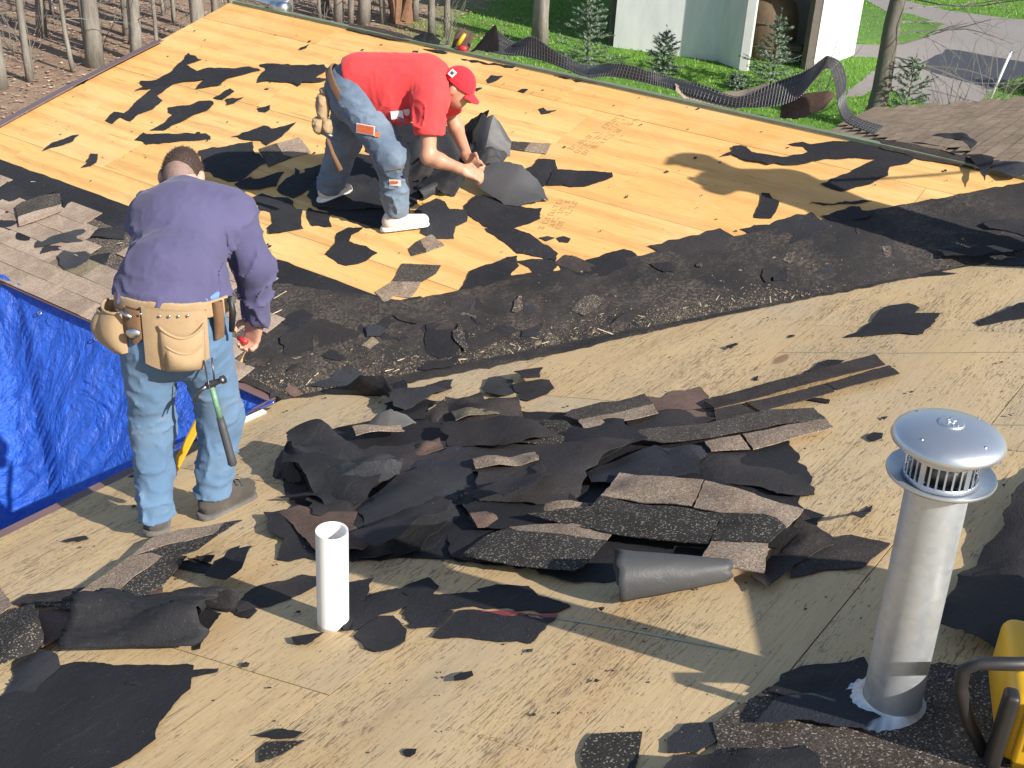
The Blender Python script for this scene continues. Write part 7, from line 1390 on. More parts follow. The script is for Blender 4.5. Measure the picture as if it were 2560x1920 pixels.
for k, (ua, ub) in enumerate(((-7.30, -6.6), (-2.6, -1.9))):
    sheet3('shingle_strip', [PF(ua, 7.99, .02), PF((ua+ub)/2, 8.02, .035), PF(ub, 7.99, .02)], [PF(ua+.03, 7.90, .012), PF((ua+ub)/2, 7.89, .014), PF(ub, 7.91, .012)], 'shingle_back', ('dark shingle strip lying along the left part of the green ridge', 'dark shingle strip lying on the right part of the ridge')[k], 'shingle', 'shingles on the ridge', seed=46+k, crump=.006)
tl = empty('hand_tool', PR(-6.10, .02, .0)); tag(tl, 'hand tool with yellow handle and red end lying on the ridge', 'tool')
MB().tube([PR(-6.135, .045, .02), PR(-6.12, .09, .04), PR(-6.095, .14, .06)], [.016, .018, .013], 10).build('handle', MATS['yellow_plastic'], tl, True)
MB().tube([PR(-6.11, .035, .0), PR(-6.04, .035, .01)], [.02, .022], 10).build('head', MATS['red_plastic'], tl, True)
fl = empty('flashing', PF(-8.6, 7.98, 0)); tag(fl, 'silver sheet-metal flashing curled at the peak corner of the wing roof', 'flashing')
vs = []; fs = []
for i in range(13):
    t_ = i/12; u = -8.86+.78*t_; z = .015+.06*t_+.02*math.sin(t_*5)
    for j in range(7): s_ = j/6; vs.append(PR(u, z+.05*math.sin(s_*2.4)+.09*s_, .02+.30*s_))
for i in range(12):
    for j in range(6): fs.append((i*7+j, (i+1)*7+j, (i+1)*7+j+1, i*7+j+1))
o = put('sheet', vs, fs, MATS['alu'], fl, True); md = o.modifiers.new('thickness', 'SOLIDIFY'); md.thickness = .002
MB().tube([PR(-8.22, .03, .03), PR(-8.05, .035, .05)], [.055, .055], 24).build('coil', MATS['steel'], fl, True)
MB().tube([PR(-8.86, -.03, .02), PR(-8.85, .07, .03)], .006, 6).build('edge_stub', MATS['white_paint'], fl, True)

# ------------------------------------------------------------------ crumbs and splinters nobody could count
def crumbs(name, label, n, where, size, mat, seed, long=False, cat='debris'):
    r = random.Random(seed); vs = []; fs = []
    while n > 0:
        pl, u, v_ = where(r)
        s_ = size*math.exp(r.gauss(0, .55)); a = r.uniform(0, 6.28); c = PL(pl, u, v_, .0045+r.random()*.004); M_ = frame(pl, 0, 0).to_3x3()
        k = r.choice((4, 5, 6)) if not long else 4; base = len(vs)
        for q in range(k):
            th = a+6.283*q/k; rr_ = s_*r.uniform(.55, 1.15)
            x, y = (math.cos(th)*rr_, math.sin(th)*rr_) if not long else ((1, 1, -1, -1)[q]*s_*2.6*math.cos(a)-(1, -1, -1, 1)[q]*s_*.22*math.sin(a), (1, 1, -1, -1)[q]*s_*2.6*math.sin(a)+(1, -1, -1, 1)[q]*s_*.22*math.cos(a))
            vs.append(c+M_ @ Vector((x, y, r.uniform(-.001, .004))))
        apex = c+M_ @ Vector((0, 0, .002+s_*.12)); vs.append(apex)
        fs += [(base+q, base+(q+1) % k, base+k) for q in range(k)]; n -= 1
    o = put(name, vs, fs, mat); tag(o, label, cat, kind='stuff'); return o
def w_far(r): 
    while True:
        u, v_ = r.uniform(-8.6, -1.6), r.uniform(5.2, 7.9)
        if u-v_ < -9.6: return 'F', u, v_
def w_near(r):
    while True:
        u, v_ = r.uniform(-4.3, -.2), r.uniform(1.2, 7.5)
        if u-v_ > VAL+.1: return 'N', u, v_
def w_val(r):
    while True:
        v_ = 4.25+3.2*r.random()**1.9; u = v_+VAL-abs(r.gauss(0, .33))
        if u > -5.3: return 'F', u, v_
def w_val2(r):
    v_ = r.uniform(4.3, 6.3); return 'F', v_+VAL-abs(r.gauss(0, .16))-.01, v_
def w_eave(r): return 'F', r.uniform(-8.6, -4.7), r.uniform(4.3, 5.1)
def w_flue(r): return 'N', r.gauss(-.45, .28), r.gauss(2.35, .30)
crumbs('felt_crumbs', 'tiny black felt crumbs scattered over the yellow plywood', 330, w_far, .0048, MATS['felt'], 1)
crumbs('felt_crumbs', 'tiny dark crumbs scattered over the weathered plywood', 520, w_near, .0045, MATS['shingle_back'], 2)
crumbs('granules', 'loose tan granules strewn along the valley membrane', 3600, w_val, .0026, MATS['granule_green'], 3)
crumbs('granules', 'loose brown granules thick in the bottom of the valley', 3000, w_val2, .0030, MATS['granule_green'], 4)
crumbs('splinters', 'pale wood splinters strewn along the valley', 130, w_val2, .0050, simple('splinter', (.66, .52, .36, 1), .8, nscale=30), 5, True)
crumbs('felt_crumbs', 'dark crumbs over the leftover eave shingles', 420, w_eave, .0062, MATS['felt'], 6)
crumbs('granules', 'pale granules over the torn roofing round the flue foot', 900, w_flue, .0026, MATS['granule_pink'], 7)
crumbs('splinters', 'pale splinters on the leftover eave shingles', 50, w_eave, .0045, MATS['splinter'], 8, True)
# ink stamps and chalk lines on the plywood
def stamp(pl, u0, v0, u1, v1, rows_, w, seed, parent):
    r = random.Random(seed); mb = MB(); a, b = Vector((u0, v0)), Vector((u1, v1)); d = (b-a); L0 = d.length; d.normalize(); p = Vector((-d.y, d.x))
    for q in range(rows_):
        s_ = 0
        while s_ < L0:
            l_ = r.uniform(.006, .02); c = a+d*(s_+l_/2)+p*((q-rows_/2)*w*1.7)
            if r.random() < .72:
                for (x, y, wx, wy) in ((0, w*.5, l_*.8, w*.16), (0, -w*.5, l_*.8, w*.16), (-l_*.35, 0, l_*.2, w*.8)):
                    if r.random() < .7:
                        e = c+d*x+p*y; q4 = [e+d*i*wx/2+p*j*wy/2 for i, j in ((-1, -1), (1, -1), (1, 1), (-1, 1))]; mb.add([PL(pl, k_.x, k_.y, .0022) for k_ in q4], [(0, 1, 2, 3)])
            s_ += l_*1.35
    o = mb.build('ink_stamp', MATS['ink'], parent); return o
stamp('F', -4.40, 7.05, -4.33, 7.62, 3, .034, 1, wing_deck); stamp('F', -4.02, 6.18, -4.10, 6.52, 3, .03, 2, wing_deck); stamp('F', -2.4, 6.95, -2.1, 6.98, 2, .03, 3, wing_deck)
stamp('N', -1.70, 2.14, -1.27, 2.175, 1, .012, 4, main_deck); stamp('N', -.98, 3.52, -.86, 3.66, 4, .012, 5, main_deck)
simple('teal_chalk', (.44, .43, .30, 1), .9, nscale=30, namt=.25)
t = MT('purple_paint'); t.col((.12, .06, .42, 1)); MATS['purple_paint'] = t.m
def line(pl, pts, w, mat, parent, h=.0026):
    vs = []; fs = []
    for i, (u, v_) in enumerate(pts):
        a = Vector(pts[max(i-1, 0)]); b = Vector(pts[min(i+1, len(pts)-1)]); d = (b-a).normalized(); p = Vector((-d.y, d.x))*w/2
        vs += [PL(pl, u-p.x, v_-p.y, h), PL(pl, u+p.x, v_+p.y, h)]
    for i in range(len(pts)-1): fs.append((2*i, 2*i+2, 2*i+3, 2*i+1))
    return put('chalk_line', vs, fs, MATS[mat], parent)
line('N', [(-1.648, 2.767), (-1.40, 2.785), (-1.157, 2.792), (-1.05, 2.80)], .010, 'teal_chalk', main_deck)
line('N', [(-2.05, 5.35), (-1.5, 5.42), (-.97, 5.515), (-.5, 5.58)], .005, 'teal_chalk', main_deck)
line('N', [(-1.0, 4.62), (-.6, 4.70)], .005, 'teal_chalk', main_deck)

# more torn bits on the valley that nothing tells apart
rv = random.Random(61)
for k in range(46):
    v_ = 4.35+2.9*rv.random()**1.7; u = v_+VAL-rv.uniform(.08, .82)
    if u < -5.0: continue
    R0 = rv.uniform(.04, .15); a0 = rv.uniform(0, 6.28); el_ = rv.uniform(.22, .6)
    pts = []
    for q in range(7):
        x_, y_ = R0*rv.uniform(.35, 1.25)*math.cos(6.283*q/7), el_*R0*rv.uniform(.35, 1.25)*math.sin(6.283*q/7); pts.append((u+x_*math.cos(a0)-y_*math.sin(a0), v_+x_*math.sin(a0)+y_*math.cos(a0)))
    m = rv.choice(('felt', 'felt', 'felt_warm', 'felt_pale', 'shingle_mid', 'granule_dark', 'membrane'))
    o = sheet('torn_bit', 'F', pts, .012, .012, m, None, 2000+k, .003, .005)
    if o: tag(o, 'small torn roofing bit in the litter on the dark valley membrane', 'roofing scrap', 'litter bits on the valley membrane')

nails = MB()
for r_, (ua, ub) in enumerate(rows[:5]):
    for kk in range(-2, 12):
        v_ = kk*.61+.12
        for q in range(5):
            u = ua+.06+(ub-ua-.12)*q/4+rv.uniform(-.012, .012); vv = v_+rv.uniform(-.012, .012)
            if u-vv < VAL+.05 or u < -4.3: continue
            c_ = PN(u, vv, .0024); nails.add([c_+(NVL*math.cos(a_)+NU*math.sin(a_))*.0048 for a_ in [i_*1.0472 for i_ in range(6)]], [(0, 1, 2, 3, 4, 5)])
o = nails.build('nail_heads', MATS['steel_dark'], main_deck); o['kind'] = 'stuff'
# ------------------------------------------------------------------ ground, lawn, drive
def edge_noise(x, y): return 1.3*math.sin(x*.9+y*.5)+.8*math.sin(x*2.3-y*1.1+1)+.5*math.sin(x*4.1+y*3.3)
t = MT('ground'); v = t.coord(rnd=False)
sep = t.n('ShaderNodeSeparateXYZ'); t.l(v, sep.inputs[0])
lit = t.mix(t.ramp(t.noise(1.4, 6, .7, v), [(.35, (0, 0, 0)), (.7, (1, 1, 1))]), (.22, .145, .10, 1), (.36, .26, .19, 1))
lit = t.mix(t.math('MULTIPLY', t.ramp(t.noise(7, 5, .7, v), [(.5, (0, 0, 0)), (.7, (1, 1, 1))]), .6), lit, (.36, .26, .18, 1))
lit = t.mix(t.math('MULTIPLY', t.ramp(t.noise(.7, 4, .6, v), [(.55, (0, 0, 0)), (.68, (1, 1, 1))]), .35), lit, (.12, .13, .045, 1))
gr = t.mix(t.ramp(t.noise(3, 6, .7, v), [(.3, (0, 0, 0)), (.7, (1, 1, 1))]), (.075, .18, .022, 1), (.13, .265, .038, 1))
gr = t.mix(t.math('MULTIPLY', t.ramp(t.noise(14, 5, .7, v), [(.55, (0, 0, 0)), (.75, (1, 1, 1))]), .5), gr, (.17, .22, .06, 1))
edge = t.math('ADD', sep.outputs[0], t.math('MULTIPLY', t.math('SUBTRACT', t.noise(.45, 5, .6, v), .5), 7.))
mk = t.n('ShaderNodeMapRange'); mk.inputs['From Min'].default_value = -3.6; mk.inputs['From Max'].default_value = -1.2; t.l(edge, mk.inputs['Value'])
t.col(t.mix(mk.outputs[0], lit, gr)); t.p(Roughness=.95); t.b.inputs['Specular IOR Level'].default_value = .15; t.bump(t.noise(9, 6, .7, v), .8, .06); MATS['ground'] = t.m
nx, ny = 60, 60; vs = []
for i in range(nx+1):
    for j in range(ny+1):
        x, y = -260+520*i/nx, -60+400*j/ny; vs.append((x, y, 0.0))
o = from_mesh('ground', mesh('ground', vs, [(i*(ny+1)+j, (i+1)*(ny+1)+j, (i+1)*(ny+1)+j+1, i*(ny+1)+j+1) for i in range(nx) for j in range(ny)]), MATS['ground']); tag(o, 'leaf-littered wood floor running into green lawn', kind='structure')
t = MT('asphalt_old'); f = t.noise(60, 5, .7, t.coord(rnd=False)); f2 = t.noise(.6, 4, .6, t.coord(rnd=False)); t.col(t.mix(t.math('MULTIPLY', t.math('ADD', f, f2), .5), (.155, .135, .125, 1), (.30, .275, .26, 1))); t.p(Roughness=.9); t.bump(f, .3, .01); MATS['asphalt_old'] = t.m
t = MT('asphalt_dark'); f = t.noise(60, 5, .7, t.coord(rnd=False)); t.col(t.mix(f, (.030, .033, .045, 1), (.052, .055, .07, 1))); t.p(Roughness=.75); MATS['asphalt_dark'] = t.m
def pave(name, pts, h, mat, label, edge=.12):
    pts = roughen(pts, edge*.5, .5, random.Random(2)); n = len(pts)
    vs = [Vector((x, y, h)) for x, y in pts]+[Vector((x, y, -.05)) for x, y in pts]
    s2 = sum(pts[i][0]*pts[(i+1) % n][1]-pts[(i+1) % n][0]*pts[i][1] for i in range(n)); top = tuple(range(n)) if s2 > 0 else tuple(reversed(range(n)))
    o = put(name, vs, [top]+[(i, (i+1) % n, n+(i+1) % n, n+i) for i in range(n)], mat); tag(o, label, kind='structure'); return o
pave('driveway', DRIVE, .012, MATS['asphalt_old'], 'worn grey asphalt drive curving past the white shed')
pave('path', PATH, .016, MATS['asphalt_old'], 'narrow asphalt path joining the drive near the tree')
pave('driveway_dark', DARK_AREA, .018, MATS['asphalt_dark'], 'dark bluish area on the worn drive')  # darker bluish polygon laid over the drive surface
gm = MT('lawn'); v = gm.coord(rnd=False); g_ = gm.mix(gm.ramp(gm.noise(3, 6, .7, v), [(.3, (0, 0, 0)), (.7, (1, 1, 1))]), (.055, .14, .018, 1), (.11, .22, .032, 1)); gm.col(g_); gm.p(Roughness=.95); gm.bump(gm.noise(12, 6, .7, v), .8, .05); MATS['lawn'] = gm.m
pave('lawn_island', ISLAND, .03, MATS['lawn'], 'green lawn island enclosed by the curving drive')
# grass blades, leaves
def inside(p, poly):
    c = False; n = len(poly)
    for i in range(n):
        a, b = poly[i], poly[(i+1) % n]
        if (a[1] > p[1]) != (b[1] > p[1]) and p[0] < (b[0]-a[0])*(p[1]-a[1])/(b[1]-a[1])+a[0]: c = not c
    return c
leafm = MT('dead_leaves'); rp = leafm.nt.nodes.new('ShaderNodeNewGeometry'); leafm.col(leafm.ramp(rp.outputs['Random Per Island'], [(0, (.20, .12, .08)), (.35, (.31, .20, .13)), (.7, (.44, .31, .22)), (1, (.58, .46, .34))])); leafm.p(Roughness=.8); MATS['dead_leaves'] = leafm.m
bladem = MT('grass_blades'); rp = bladem.nt.nodes.new('ShaderNodeNewGeometry'); bladem.col(bladem.ramp(rp.outputs['Random Per Island'], [(0, (.08, .19, .02)), (.5, (.15, .30, .035)), (.93, (.23, .36, .07)), (1, (.45, .42, .16))])); bladem.p(Roughness=.6); MATS['grass_blades'] = bladem.m
R_ = np.random.default_rng(11)
def scatter(n, xr, yr, keep):
    P = np.stack([R_.uniform(*xr, n), R_.uniform(*yr, n)], 1); return np.array([p for p in P if keep(p[0], p[1])])
def in_house(x, y):
    q = Vector((x, y, 0)); u, v_ = q.dot(D1), q.dot(D2); return u > -9 and v_ < 12
L_ = scatter(26000, (-24, 1.5), (13, 52), lambda x, y: not in_house(x, y) and x+edge_noise(x, y)*.9 < (-2.2 if R_.random() < .9 else 3))
a = R_.uniform(0, 6.28, len(L_)); s_ = R_.uniform(.025, .06, len(L_)); tl_ = R_.uniform(-.6, .6, (len(L_), 2)); h_ = R_.uniform(.004, .06, len(L_))
off = np.array([[-1, -.55], [1, -.45], [.9, .5], [-.8, .6]]); V = np.zeros((len(L_), 4, 3))
for k in range(4):
    ox, oy = off[k]; V[:, k, 0] = L_[:, 0]+s_*(ox*np.cos(a)-oy*np.sin(a)); V[:, k, 1] = L_[:, 1]+s_*(ox*np.sin(a)+oy*np.cos(a)); V[:, k, 2] = h_+s_*.8*np.abs(ox*tl_[:, 0]+oy*tl_[:, 1])
me = bpy.data.meshes.new('fallen_leaves'); me.from_pydata(V.reshape(-1, 3).tolist(), [], np.arange(len(L_)*4).reshape(-1, 4).tolist()); tag(from_mesh('fallen_leaves', me, MATS['dead_leaves']), 'brown fallen leaves covering the wood floor', 'leaves', kind='stuff')
polys = [DRIVE, PATH]
def lawn_ok(x, y): return x+edge_noise(x, y)*.9 > -2.6 and not in_house(x, y) and (inside((x, y), ISLAND) or not any(inside((x, y), q) for q in polys))
G_ = scatter(75000, (-4, 17), (20, 46), lawn_ok); n = len(G_); a = R_.uniform(0, 6.28, n); hh_ = R_.uniform(.035, .09, n); w_ = R_.uniform(.006, .014, n); ln_ = R_.uniform(-.05, .05, (n, 2)); V = np.zeros((n, 3, 3))
V[:, 0, :2] = G_-np.stack([np.cos(a)*w_, np.sin(a)*w_], 1); V[:, 1, :2] = G_+np.stack([np.cos(a)*w_, np.sin(a)*w_], 1); V[:, 2, :2] = G_+ln_; V[:, 2, 2] = hh_; V[:, :2, 2] = .0
me = bpy.data.meshes.new('grass'); me.from_pydata(V.reshape(-1, 3).tolist(), [], np.arange(n*3).reshape(-1, 3).tolist()); tag(from_mesh('grass', me, MATS['grass_blades']), 'short green grass of the lawn', 'grass', kind='stuff')

# ------------------------------------------------------------------ trees
t = MT('bark_grey'); f = t.noise(7, 7, .7, t.coord((1, 1, .22), rnd=True)); f2 = t.noise(22, 4, .6, t.coord((1, 1, .6))); c = t.mix(t.ramp(f, [(.3, (0, 0, 0)), (.7, (1, 1, 1))]), (.12, .105, .085, 1), (.28, .255, .215, 1)); c = t.mix(t.math('MULTIPLY', t.ramp(f2, [(.6, (0, 0, 0)), (.72, (1, 1, 1))]), .5), c, (.085, .075, .06, 1)); t.col(t.vary(c, .35)); t.p(Roughness=.9); t.bump(t.math('ADD', f, t.math('MULTIPLY', f2, .3)), .7, .03); MATS['bark_grey'] = t.m
t = MT('bark_dark'); f = t.noise(9, 7, .7, t.coord((1, 1, .3))); t.col(t.mix(f, (.075, .065, .052, 1), (.20, .18, .15, 1))); t.p(Roughness=.9); t.bump(f, .8, .02); MATS['bark_dark'] = t.m
t = MT('twig'); t.col(t.mix(t.noise(5, 3, .5, t.coord()), (.10, .085, .07, 1), (.26, .235, .21, 1))); MATS['twig'] = t.m
def limb(mb, p, d, L, r, depth, rn, droop=0., nseg=5, split=(2, 3), spread=.6, shrink=.62, minr=.004):
    pts = [p]; rs = [r]; q = p.copy(); dd = d.normalized()
    for k in range(nseg):
        dd = (dd+Vector((rn.gauss(0, .12), rn.gauss(0, .12), rn.gauss(0, .10)-droop))).normalized(); q = q+dd*L/nseg; pts.append(q.copy()); rs.append(max(minr*.6, r*(1-.62*(k+1)/nseg)))
    mb.tube(pts, rs, 6 if r > .03 else 4, False)
    if depth <= 0: return
    for _ in range(rn.randint(*split)):
        k = rn.randint(1, nseg); ax_ = Vector((rn.gauss(0, 1), rn.gauss(0, 1), rn.gauss(0, .7))); nd = (dd+ax_.normalized()*spread).normalized()
        limb(mb, pts[k], nd, L*shrink*rn.uniform(.7, 1.1), max(minr, rs[k]*.62), depth-1, rn, droop, max(3, nseg-1), split, spread, shrink, minr)
def tree(x, y, dia, h, label, seed, lean=(0, 0), mat='bark_grey', limbs=7, first=4.5, group='bare trees of the wood', depth=2, name='bare_tree', low=0):
    rn = random.Random(seed); T_ = empty(name, (x, y, 0)); tag(T_, label, 'tree', group)
    pts, rs = [], []; n = 12; bx0, by0 = rn.uniform(-.06, .06), rn.uniform(-.06, .06)
    for k in range(n+1):
        z = h*(k/n)**1.25-.05; s_ = k/n
        pts.append(Vector((x+lean[0]*z+bx0*math.sin(z*.8)+.02*rn.gauss(0, 1), y+lean[1]*z+by0*math.sin(z*.6+1)+.02*rn.gauss(0, 1), z))); rs.append(dia/2*((1-.72*s_)+(.10 if k == 0 else .02 if k == 1 else 0)))
    tr = MB().tube(pts, rs, 12).build('trunk', MATS[mat], T_, True)
    cr = MB()
    for k in range(limbs):
        z = first+(h-first)*(k+.3)/limbs; i = min(n-1, int(n*(z/h)**(1/1.25))); a = rn.uniform(0, 6.28); up_ = rn.uniform(.35, 1.0)
        limb(cr, pts[i], Vector((math.cos(a), math.sin(a), up_)), rn.uniform(1.6, 3.2)*(1-.4*k/limbs), dia*.16*(1-.5*k/limbs)+.012, depth, rn)
    for k in range(low):
        z = rn.uniform(.8, 4.0); i = min(n-1, int(n*(z/h)**(1/1.25))); a = rn.uniform(0, 6.28)
        limb(cr, pts[i].lerp(pts[i+1], .4), Vector((math.cos(a), math.sin(a), rn.uniform(-.1, .5))), rn.uniform(.5, 1.3), .012, 1, rn, .02, 4, (2, 3), .5, .6, .003)
    if cr.v: cr.build('crown', MATS['twig'], T_)
    return T_
spec = [(-10.72, 26.3, .17, 10, 'pale slim tree leaning left at the far left edge', (-.012, 0)), (-9.84, 27.9, .40, 15, 'thickest grey beech trunk behind the brown rake trim', (-.02, 0)), (-9.1, 28.6, .27, 14, 'grey trunk just right of the thickest beech', (-.012, 0)),
        (-10.15, 27.2, .11, 9, 'thin sapling just left of the thickest beech', (0, 0)), (-8.1, 30.4, .36, 15, 'stout pale trunk nearest the roof peak on its left', (-.01, 0)), (-7.75, 30.7, .20, 13, 'slimmer trunk close beside the stout pale one', (.01, 0)), (-7.45, 31.2, .24, 13, 'third trunk of the clump left of the roof peak', (-.005, 0)),
        (-11.05, 25.6, .30, 12, 'grey trunk cut by the left frame edge', (-.01, 0)), (-8.75, 29.0, .10, 9, 'thin pale sapling between the beech and the stout trunk', (0, 0)), (-10.5, 29.5, .26, 13, 'grey trunk standing back between two front trees at left', (0, 0)),
        (-5.85, 34.6, .10, 9, 'thin pole-like tree right of the silver flashing', (0, 0)), (-5.35, 34.4, .27, 13, 'grey trunk left of the pair above the green ridge', (.005, 0)), (-4.98, 34.2, .16, 12, 'pale twisted trunk between two stout ones above the ridge', (-.01, 0)), (-4.62, 34.3, .36, 15, 'stoutest trunk above the middle of the green ridge', (0, 0)), (-4.15, 34.6, .17, 11, 'crooked pale trunk right of the stoutest one above the ridge', (.0, 0)),
        (-2.72, 33.4, .21, 12, 'dark slim trunk at the edge of the lawn, left one', (-.01, 0)), (-2.30, 33.2, .18, 10, 'mossy slim trunk at the edge of the lawn, right one', (.03, 0)), (.18, 33.1, .45, 16, 'big grey trunk standing alone on the lawn left of the spruce', (0, 0)), (-3.3, 35.2, .20, 12, 'pale straight trunk between the broken stump and the lawn', (.01, 0))]
for k, (x, y, d_, h_, lb, ln) in enumerate(spec): tree(x, y, d_, h_, lb, 300+k, ln, low=3 if d_ < .3 else 1)
rn = random.Random(77); k = 0
back = [(rn.uniform(-24, -3.5), rn.uniform(33, 52)) for _ in range(60)]+[(rn.uniform(-14, -8.8), rn.uniform(27.5, 34)) for _ in range(16)]
kept = []
for x, y in back:
    if in_house(x, y) or any(math.hypot(x-a_, y-b_) < .8 for a_, b_ in kept+[(q[0], q[1]) for q in spec]): continue
    kept.append((x, y))
Ci = cam.matrix_world.inverted()
def frame_x(x, y, z):
    q = Ci @ Vector((x, y, z)); return 2560*(.5+q.x/-q.z*43.59/36), 1920*.5-2560*q.y/-q.z*43.59/36
def seen(x, y):
    for z in (.3, 1.2, 2.2, 3.2):
        px, py = frame_x(x, y, z)
        if 0 < px < 1240 and 0 < py < (300-.5*px if px < 560 else 20+.207*(px-560)): return True
    return False
kept = sorted([q for q in kept if seen(*q)], key=lambda q: frame_x(q[0], q[1], 1.5)[0])
ORD = 'first second third fourth fifth sixth seventh eighth ninth tenth eleventh twelfth thirteenth fourteenth fifteenth sixteenth seventeenth eighteenth nineteenth twentieth'.split()
ORD += ['twenty-'+w_ for w_ in ORD[:9]]+['thirtieth']+['thirty-'+w_ for w_ in ORD[:9]]+['fortieth']+['forty-'+w_ for w_ in ORD[:9]]+['fiftieth']+['fifty-'+w_ for w_ in ORD[:9]]
for k, (x, y) in enumerate(kept):
    tree(x, y, rn.choice((.08, .10, .12, .16, .2, .26)), rn.uniform(8, 14), ORD[k]+' bare trunk from the left in the back row of the wood', 500+k, (rn.uniform(-.03, .03), 0), limbs=4, depth=1, low=2, group='trunks of the background wood')
# broken stump
st = empty('tree_stump', (-3.72, 35.0, 0)); tag(st, 'broken rust-brown stump with split top in the wood', 'stump')
simple('rotten_wood', (.20, .105, .06, 1), .9, nscale=9, namt=.6, bump=.8, bscale=18)
vs = []; fs = []; rn = random.Random(9)
for j in range(7):
    for i in range(14):
        a = 6.283*i/14; r_ = (.30-.10*j/6)*(1+.22*math.sin(3*a+1)+.1*rn.random()); vs.append(Vector((-3.72+r_*math.cos(a), 35.0+r_*math.sin(a), (j/6)*1.25*(1+(.30*math.sin(2*a+.5) if j == 6 else 0)))))
for j in range(6):
    for i in range(14): fs.append((j*14+i, j*14+(i+1) % 14, (j+1)*14+(i+1) % 14, (j+1)*14+i))
put('trunk', vs, fs, MATS['rotten_wood'], st)
for s_ in (-1, 1): MB().tube([Vector((-3.72+s_*.1, 34.8, .1)), Vector((-3.72+s_*.25, 34.75, .7)), Vector((-3.72+s_*.22, 34.8, 1.5))], [.12, .09, .02], 7).build('splinter', MATS['rotten_wood'], st)
# right-hand tree with twiggy branches
tr2 = tree(7.45, 26.5, .44, 9, 'dark trunk with fine bare branches in front of the drive', 801, (.012, 0), 'bark_dark', 5, 3.2, 'trees by the drive', 2)
cr = MB(); rn = random.Random(15)
for k in range(15):
    z = .9+k*.24; a = rn.uniform(-.9, .75); limb(cr, Vector((7.5+.025*z, 26.45, z)), Vector((math.cos(a), math.sin(a), rn.uniform(-.05, .35))), rn.uniform(1.6, 3.0), .022, 2, rn, .02, 7, (3, 4), .45, .55, .0035)
cr.build('low_branches', MATS['twig'], tr2)
def shrub(x, y, h, label, seed, n=5):
    S_ = empty('bare_shrub', (x, y, 0)); tag(S_, label, 'shrub', 'bare shrubs by the lawn'); rn = random.Random(seed); mb = MB()
    for k in range(n): a = rn.uniform(0, 6.28); limb(mb, Vector((x, y, 0)), Vector((.35*math.cos(a), .35*math.sin(a), 1)), h*rn.uniform(.7, 1), .014, 2, rn, -.02, 6, (2, 3), .5, .55, .003)
    mb.build('stems', MATS['twig'], S_)
shrub(6.35, 27.6, 1.9, 'bare thin shrub left of the dark trunk', 21, 3); shrub(8.9, 26.4, 2.2, 'bare arching shrub right of the dark trunk', 22, 6); shrub(-2.2, 32.2, 1.2, 'budding shrub behind the yellow handle on the ridge', 23, 7); shrub(10.2, 27.2, 1.9, 'bare shrub before the dark area of the drive', 24, 5)
shrub(-.6, 30.5, .9, 'low bare seedling on the lawn left of the big trunk', 25, 2)
rs_ = random.Random(31)
for k in range(14):
    shx, shy = rs_.uniform(-12, -3.2), rs_.uniform(27.5, 36)
    if not in_house(shx, shy) and seen(shx, shy): shrub(shx, shy, rs_.uniform(.8, 2.0), ORD[k]+' thin bare sapling clump growing low among the wood trunks', 60+k, 4)
# spruces
ndl = MT('spruce_needles'); rp = ndl.nt.nodes.new('ShaderNodeNewGeometry'); ndl.col(ndl.ramp(rp.outputs['Random Per Island'], [(0, (.09, .14, .09)), (.5, (.165, .23, .15)), (1, (.28, .335, .24))])); ndl.p(Roughness=.6); MATS['spruce_needles'] = ndl.m
def spruce(x, y, h, rad, label, seed, dens=1.):
    S_ = empty('spruce', (x, y, 0)); tag(S_, label, 'spruce', 'small blue-green spruces on the lawn'); rn = random.Random(seed)
    MB().tube([Vector((x, y, -.02)), Vector((x+.01, y, h*.6)), Vector((x, y, h))], [.035, .022, .006], 7).build('trunk', MATS['bark_dark'], S_, True)
    vs, fs = [], []; tw = MB()
    def needles(p, q, n):
        d = (q-p); L = d.length; d.normalize()
        for _ in range(n):
            c = p+(q-p)*rn.random(); sd = Vector((rn.gauss(0, 1), rn.gauss(0, 1), rn.gauss(0, 1))); sd = (sd-d*sd.dot(d)).normalized(); tip = c+(sd*.8+d*.6)*rn.uniform(.035, .065); w = d.cross(sd)*.010; b = len(vs)
            vs.extend([c-w, c+w, tip]); fs.append((b, b+1, b+2))
    lev = int(7*dens)+4
    for k in range(lev):
        z = .06*h+h*.92*(k/lev); R0 = rad*(1-k/lev)**.8+.03; nb = rn.randint(4, 7)
        for b in range(nb):
            a = 6.283*(b+rn.random()*.7)/nb; L = R0*rn.uniform(.4, 1.4); p = Vector((x, y, z)); up_ = .12+.5*(k/lev); q = p+Vector((math.cos(a)*L, math.sin(a)*L, L*up_)); tw.tube([p, q], [.006, .002], 4, False)
            needles(p.lerp(q, .15), q, int(34+120*L)); m = p.lerp(q, rn.uniform(.35, .6))
            for sg in (-1, 1):
                a2 = a+sg*rn.uniform(.5, .8); l2 = L*rn.uniform(.3, .5); q2 = m+Vector((math.cos(a2)*l2, math.sin(a2)*l2, l2*up_)); needles(m, q2, int(16+80*l2))
    needles(Vector((x, y, h*.9)), Vector((x, y, h+.12)), 26); tw.build('branches', MATS['bark_dark'], S_)
    me = mesh('crown', [Vector(v_)-Vector((x, y, 0)) for v_ in vs], fs); from_mesh('crown', me, MATS['spruce_needles'], S_, Matrix.Translation((x, y, 0)))
spruce(1.35, 30.9, 2.0, .75, 'tallest blue-green spruce by the left corner of the white shed', 41, 1.3); spruce(3.15, 30.2, 1.15, .55, 'small spruce before the shaded white wall', 42); spruce(5.75, 29.9, 1.75, .75, 'spruce with pointed leader before the shed doorway', 43, 1.2)
spruce(7.95, 26.2, 1.75, .85, 'wide spruce leaning on the dark trunk by the brown roof', 44, 1.2); spruce(4.9, 29.6, .35, .28, 'tiny spruce tip beside the doorway spruce', 45, .4)

